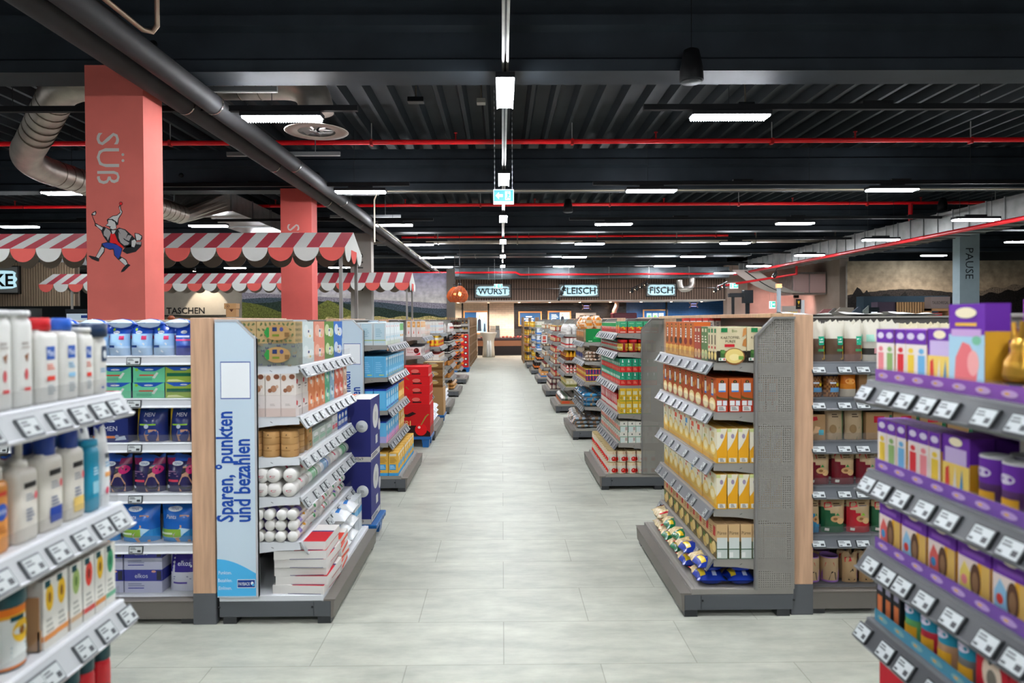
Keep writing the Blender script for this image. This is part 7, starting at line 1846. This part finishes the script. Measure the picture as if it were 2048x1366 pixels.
# ---------------------------------------------------------------- wooden racks at the end of the aisle
def rack(label, x0, x1, y0, y1, H, levels, bays, face):
    t = thing('wooden_rack', label, 'rack', (0, 0, 0), 0, 'racks at the end of the aisle')
    g = G()
    for y in [y0 + (y1 - y0) * k / bays for k in range(bays + 1)]:
        for x in (x0, x1):
            g.box(x - .02, x + .02, y - .02, y + .02, 0, H, '#8f6f50')
    g.build('uprights', 'wood', t)
    for k in range(levels):
        z = .12 + (H - .15) * k / levels
        g = G(); g.box(x0, x1, y0, y1, z - .02, z, '#a58563'); g.box(x0 - .01, x0, y0, y1, z - .02, z + .03, '#8f6f50'); g.box(x1, x1 + .01, y0, y1, z - .02, z + .03, '#8f6f50'); g.build('shelf', 'wood', t)
    g = G(); xm = x1 - .03 if face > 0 else x0 + .03
    g.box((x0 + x1) / 2 - .01, (x0 + x1) / 2 + .01, y0, y1, .1, H - .02, '#6a5138'); g.build('centre_panel', 'wood', t)
    return [.12 + (H - .15) * k / levels for k in range(levels)]


zs = rack('long wooden wine rack at the left end of the aisle', -1.75, -1.08, 21.9, 29.0, 1.70, 5, 8, 1)
wine = bottle('wine_bottle', 'dark wine bottle', .075, .075, .27, '#1c2318', '#4a1a1c', [('r', .1, .2, .9, .6, '#cfc4a8')], e=2, shoulder=.72, capr=.38)
wins = ['red capsule', 'pale label']
r = random.Random(8)
for li, z in enumerate(zs):
    for k in range(38):
        y = 22.0 + k * .183
        o = link('wine_bottle', wine.me, None, (-1.14, y, z + .001)); tag(o, f'dark wine bottle on the {["lowest", "second", "middle", "fourth", "highest"][li]} rack shelf, {["first", "second"][k // 19]} half, {ORD[k % 19]} along', 'bottle', 'wine bottles on the wooden rack')
        link('cap', wine.parts[0][1], o)
t = thing('grey_shelf', 'grey shelf of jars on the front of the wine rack', 'shelf', (-1.62, 21.45, 0))
g = G(); g.box(-.62, -.59, 0, .4, 0, 1.62, '#8a8781'); g.box(.55, .58, 0, .4, 0, 1.62, '#8a8781'); g.box(-.6, .56, .38, .4, 0, 1.62, '#5a5752'); g.build('frame', 'paint', t)
for z in (.1, .75, 1.08, 1.28, 1.46):
    g = G(); g.box(-.6, .56, 0, .38, z - .02, z, '#8a8781'); g.box(-.6, .56, -.01, 0, z - .05, z + .03, '#9a9790'); g.build('shelf', 'paint', t)
for li, (z, lk, pp) in enumerate(((1.47, 'small wooden topped bottle', can('spice_bottle', 'small wooden topped bottle', .03, .13, [(0, '#3a1f14'), (.3, '#b08a5c'), (.6, '#3a1f14')], [], 'bottle', 10, '#b58a5a')), (1.29, 'round cream jar', jr('round cream jar', '#c9a45c', '#e0d4b0', None, .05, .09)), (1.09, 'red-brown jar, white foot', jr('red-brown jar, white foot', '#7a2418', '#3a1a14', '#d8d0c4', .05, .13)))):
    for k in range(10):
        pp.put((-1.62 - .53 + k * .114, 21.56, z + .001), 0, f'{lk} on the grey shelf before the wine rack, {ORD[k]} from the left', f'{lk}s on the grey shelf')
bcr = carton('beer_case', 'red beer case', .40, .3, .16, '#c41f20', [('r', .7, .3, .95, .8, '#2a1a18'), ('e', .82, .55, .08, .16, '#e0dcd4'), ('r', .05, .55, .65, .95, '#e0822c')], None, '#a8682c', 'case')
for k in range(6):
    bcr.put((-1.25, 21.2, .15 + k * .17), 0, f'red and orange beer case stacked before the wine rack, {ORD[k]} from below', 'stacked beer cases')
pallet('blue plastic pallet under the stacked beer cases', -1.5, -1.0, 21.0, 21.4)
zs = rack('wooden rack at the right end of the aisle', .80, 1.35, 25.2, 27.6, 1.70, 5, 3, -1)
for li, z in enumerate(zs):
    for k in range(8):
        yl.put((.9, 25.4 + k * .28, z + .001), 0, f'yellow bottle on the {["lowest", "second", "middle", "fourth", "highest"][li]} shelf of the right-hand rack, {ORD[k]} along', 'yellow bottles on the right-hand rack')
    for k in range(5):
        yl.put((.97 + k * .085, 25.24, z + .001), 0, f'yellow bottle facing the aisle end of the right-hand rack, {["lowest", "second", "middle", "fourth", "highest"][li]} shelf, {ORD[k]} across', 'yellow bottles on the rack end')

# ---------------------------------------------------------------- shop assistant behind the counter
def person(label, x, y, face=-pi / 2):
    t = thing('person', label, 'person', (x, y, 0), 0)
    me = bpy.data.meshes.new('body')
    V = [(0, 0, .92), (0, 0, 1.12), (0, -.01, 1.32), (0, -.01, 1.42), (0, -.02, 1.50), (.10, 0, .86), (.11, -.01, .48), (.11, .01, .09), (.11, -.11, .04), (-.10, 0, .86), (-.11, -.01, .48), (-.11, .01, .09), (-.11, -.11, .04), (.17, -.01, 1.38), (.24, -.02, 1.12), (.20, -.20, .98), (-.17, -.01, 1.38), (-.24, -.02, 1.12), (-.20, -.20, .98)]
    E = [(0, 1), (1, 2), (2, 3), (3, 4), (0, 5), (5, 6), (6, 7), (7, 8), (0, 9), (9, 10), (10, 11), (11, 12), (3, 13), (13, 14), (14, 15), (3, 16), (16, 17), (17, 18)]
    Rr = [.14, .13, .15, .11, .052, .09, .062, .045, .035, .09, .062, .045, .035, .065, .045, .034, .065, .045, .034]
    me.from_pydata(V, E, []); o = link('body', me, t)
    m_ = o.modifiers.new('skin', 'SKIN'); s_ = o.modifiers.new('sub', 'SUBSURF'); s_.levels = 2; s_.render_levels = 2
    for k, v in enumerate(me.skin_vertices[0].data):
        v.radius = (Rr[k], Rr[k] * (.72 if k < 4 else 1)); v.use_root = (k == 0)
    m = mat('cloth', .8, attr=False, col='#2a2730') if 'cloth' not in M else M['cloth']; me.materials.append(m)
    g = G(); sk_ = '#c79a80'
    g.lathe([(.03, 1.47, sk_), (.055, 1.49, sk_), (.072, 1.53, sk_), (.078, 1.58, sk_), (.074, 1.63, sk_), (.05, 1.67, sk_), (.02, 1.68, sk_)], 18, 0, -.03, 1, 1.18)
    g.lathe([(.012, 1.55, sk_), (.014, 1.562, sk_), (.006, 1.59, sk_)], 8, 0, -.122)
    for sg in (-1, 1):
        g.lathe([(.008, 1.575, '#e8e2da'), (.011, 1.583, '#2a2018'), (.004, 1.591, '#e8e2da')], 8, sg * .03, -.109)
        g.lathe([(.012, 1.55, sk_), (.016, 1.575, sk_), (.01, 1.6, sk_)], 8, sg * .078, -.02)
        for f in range(5):
            a = sg * .20 + (f - 2) * .016
            g.tube([(a, -.22, .985), (a * 1.01, -.27, .975), (a * 1.01, -.295, .95)] if f != (0 if sg > 0 else 4) else [(sg * .17, -.22, .985), (sg * .15, -.25, .97)], .008, sk_, 6)
        g.lathe([(.03, .965, sk_), (.035, .98, sk_), (.028, .995, sk_)], 10, sg * .2, -.215)
    g.box(-.022, .022, -.118, -.112, 1.53, 1.536, '#a05a50')
    g.build('head', 'paint', t)
    g = G(); hc = '#3a1c16'
    g.lathe([(.07, 1.54, hc), (.088, 1.6, hc), (.085, 1.66, hc), (.055, 1.695, hc), (.015, 1.705, hc)], 18, 0, -.012, 1, 1.15)
    g.build('hair', 'fabric', t)
    return t


q = at(1158.5, 640, 31.9)
person('shop assistant with dark red-brown hair standing behind the counter, before the steel door', q.x, 31.9)
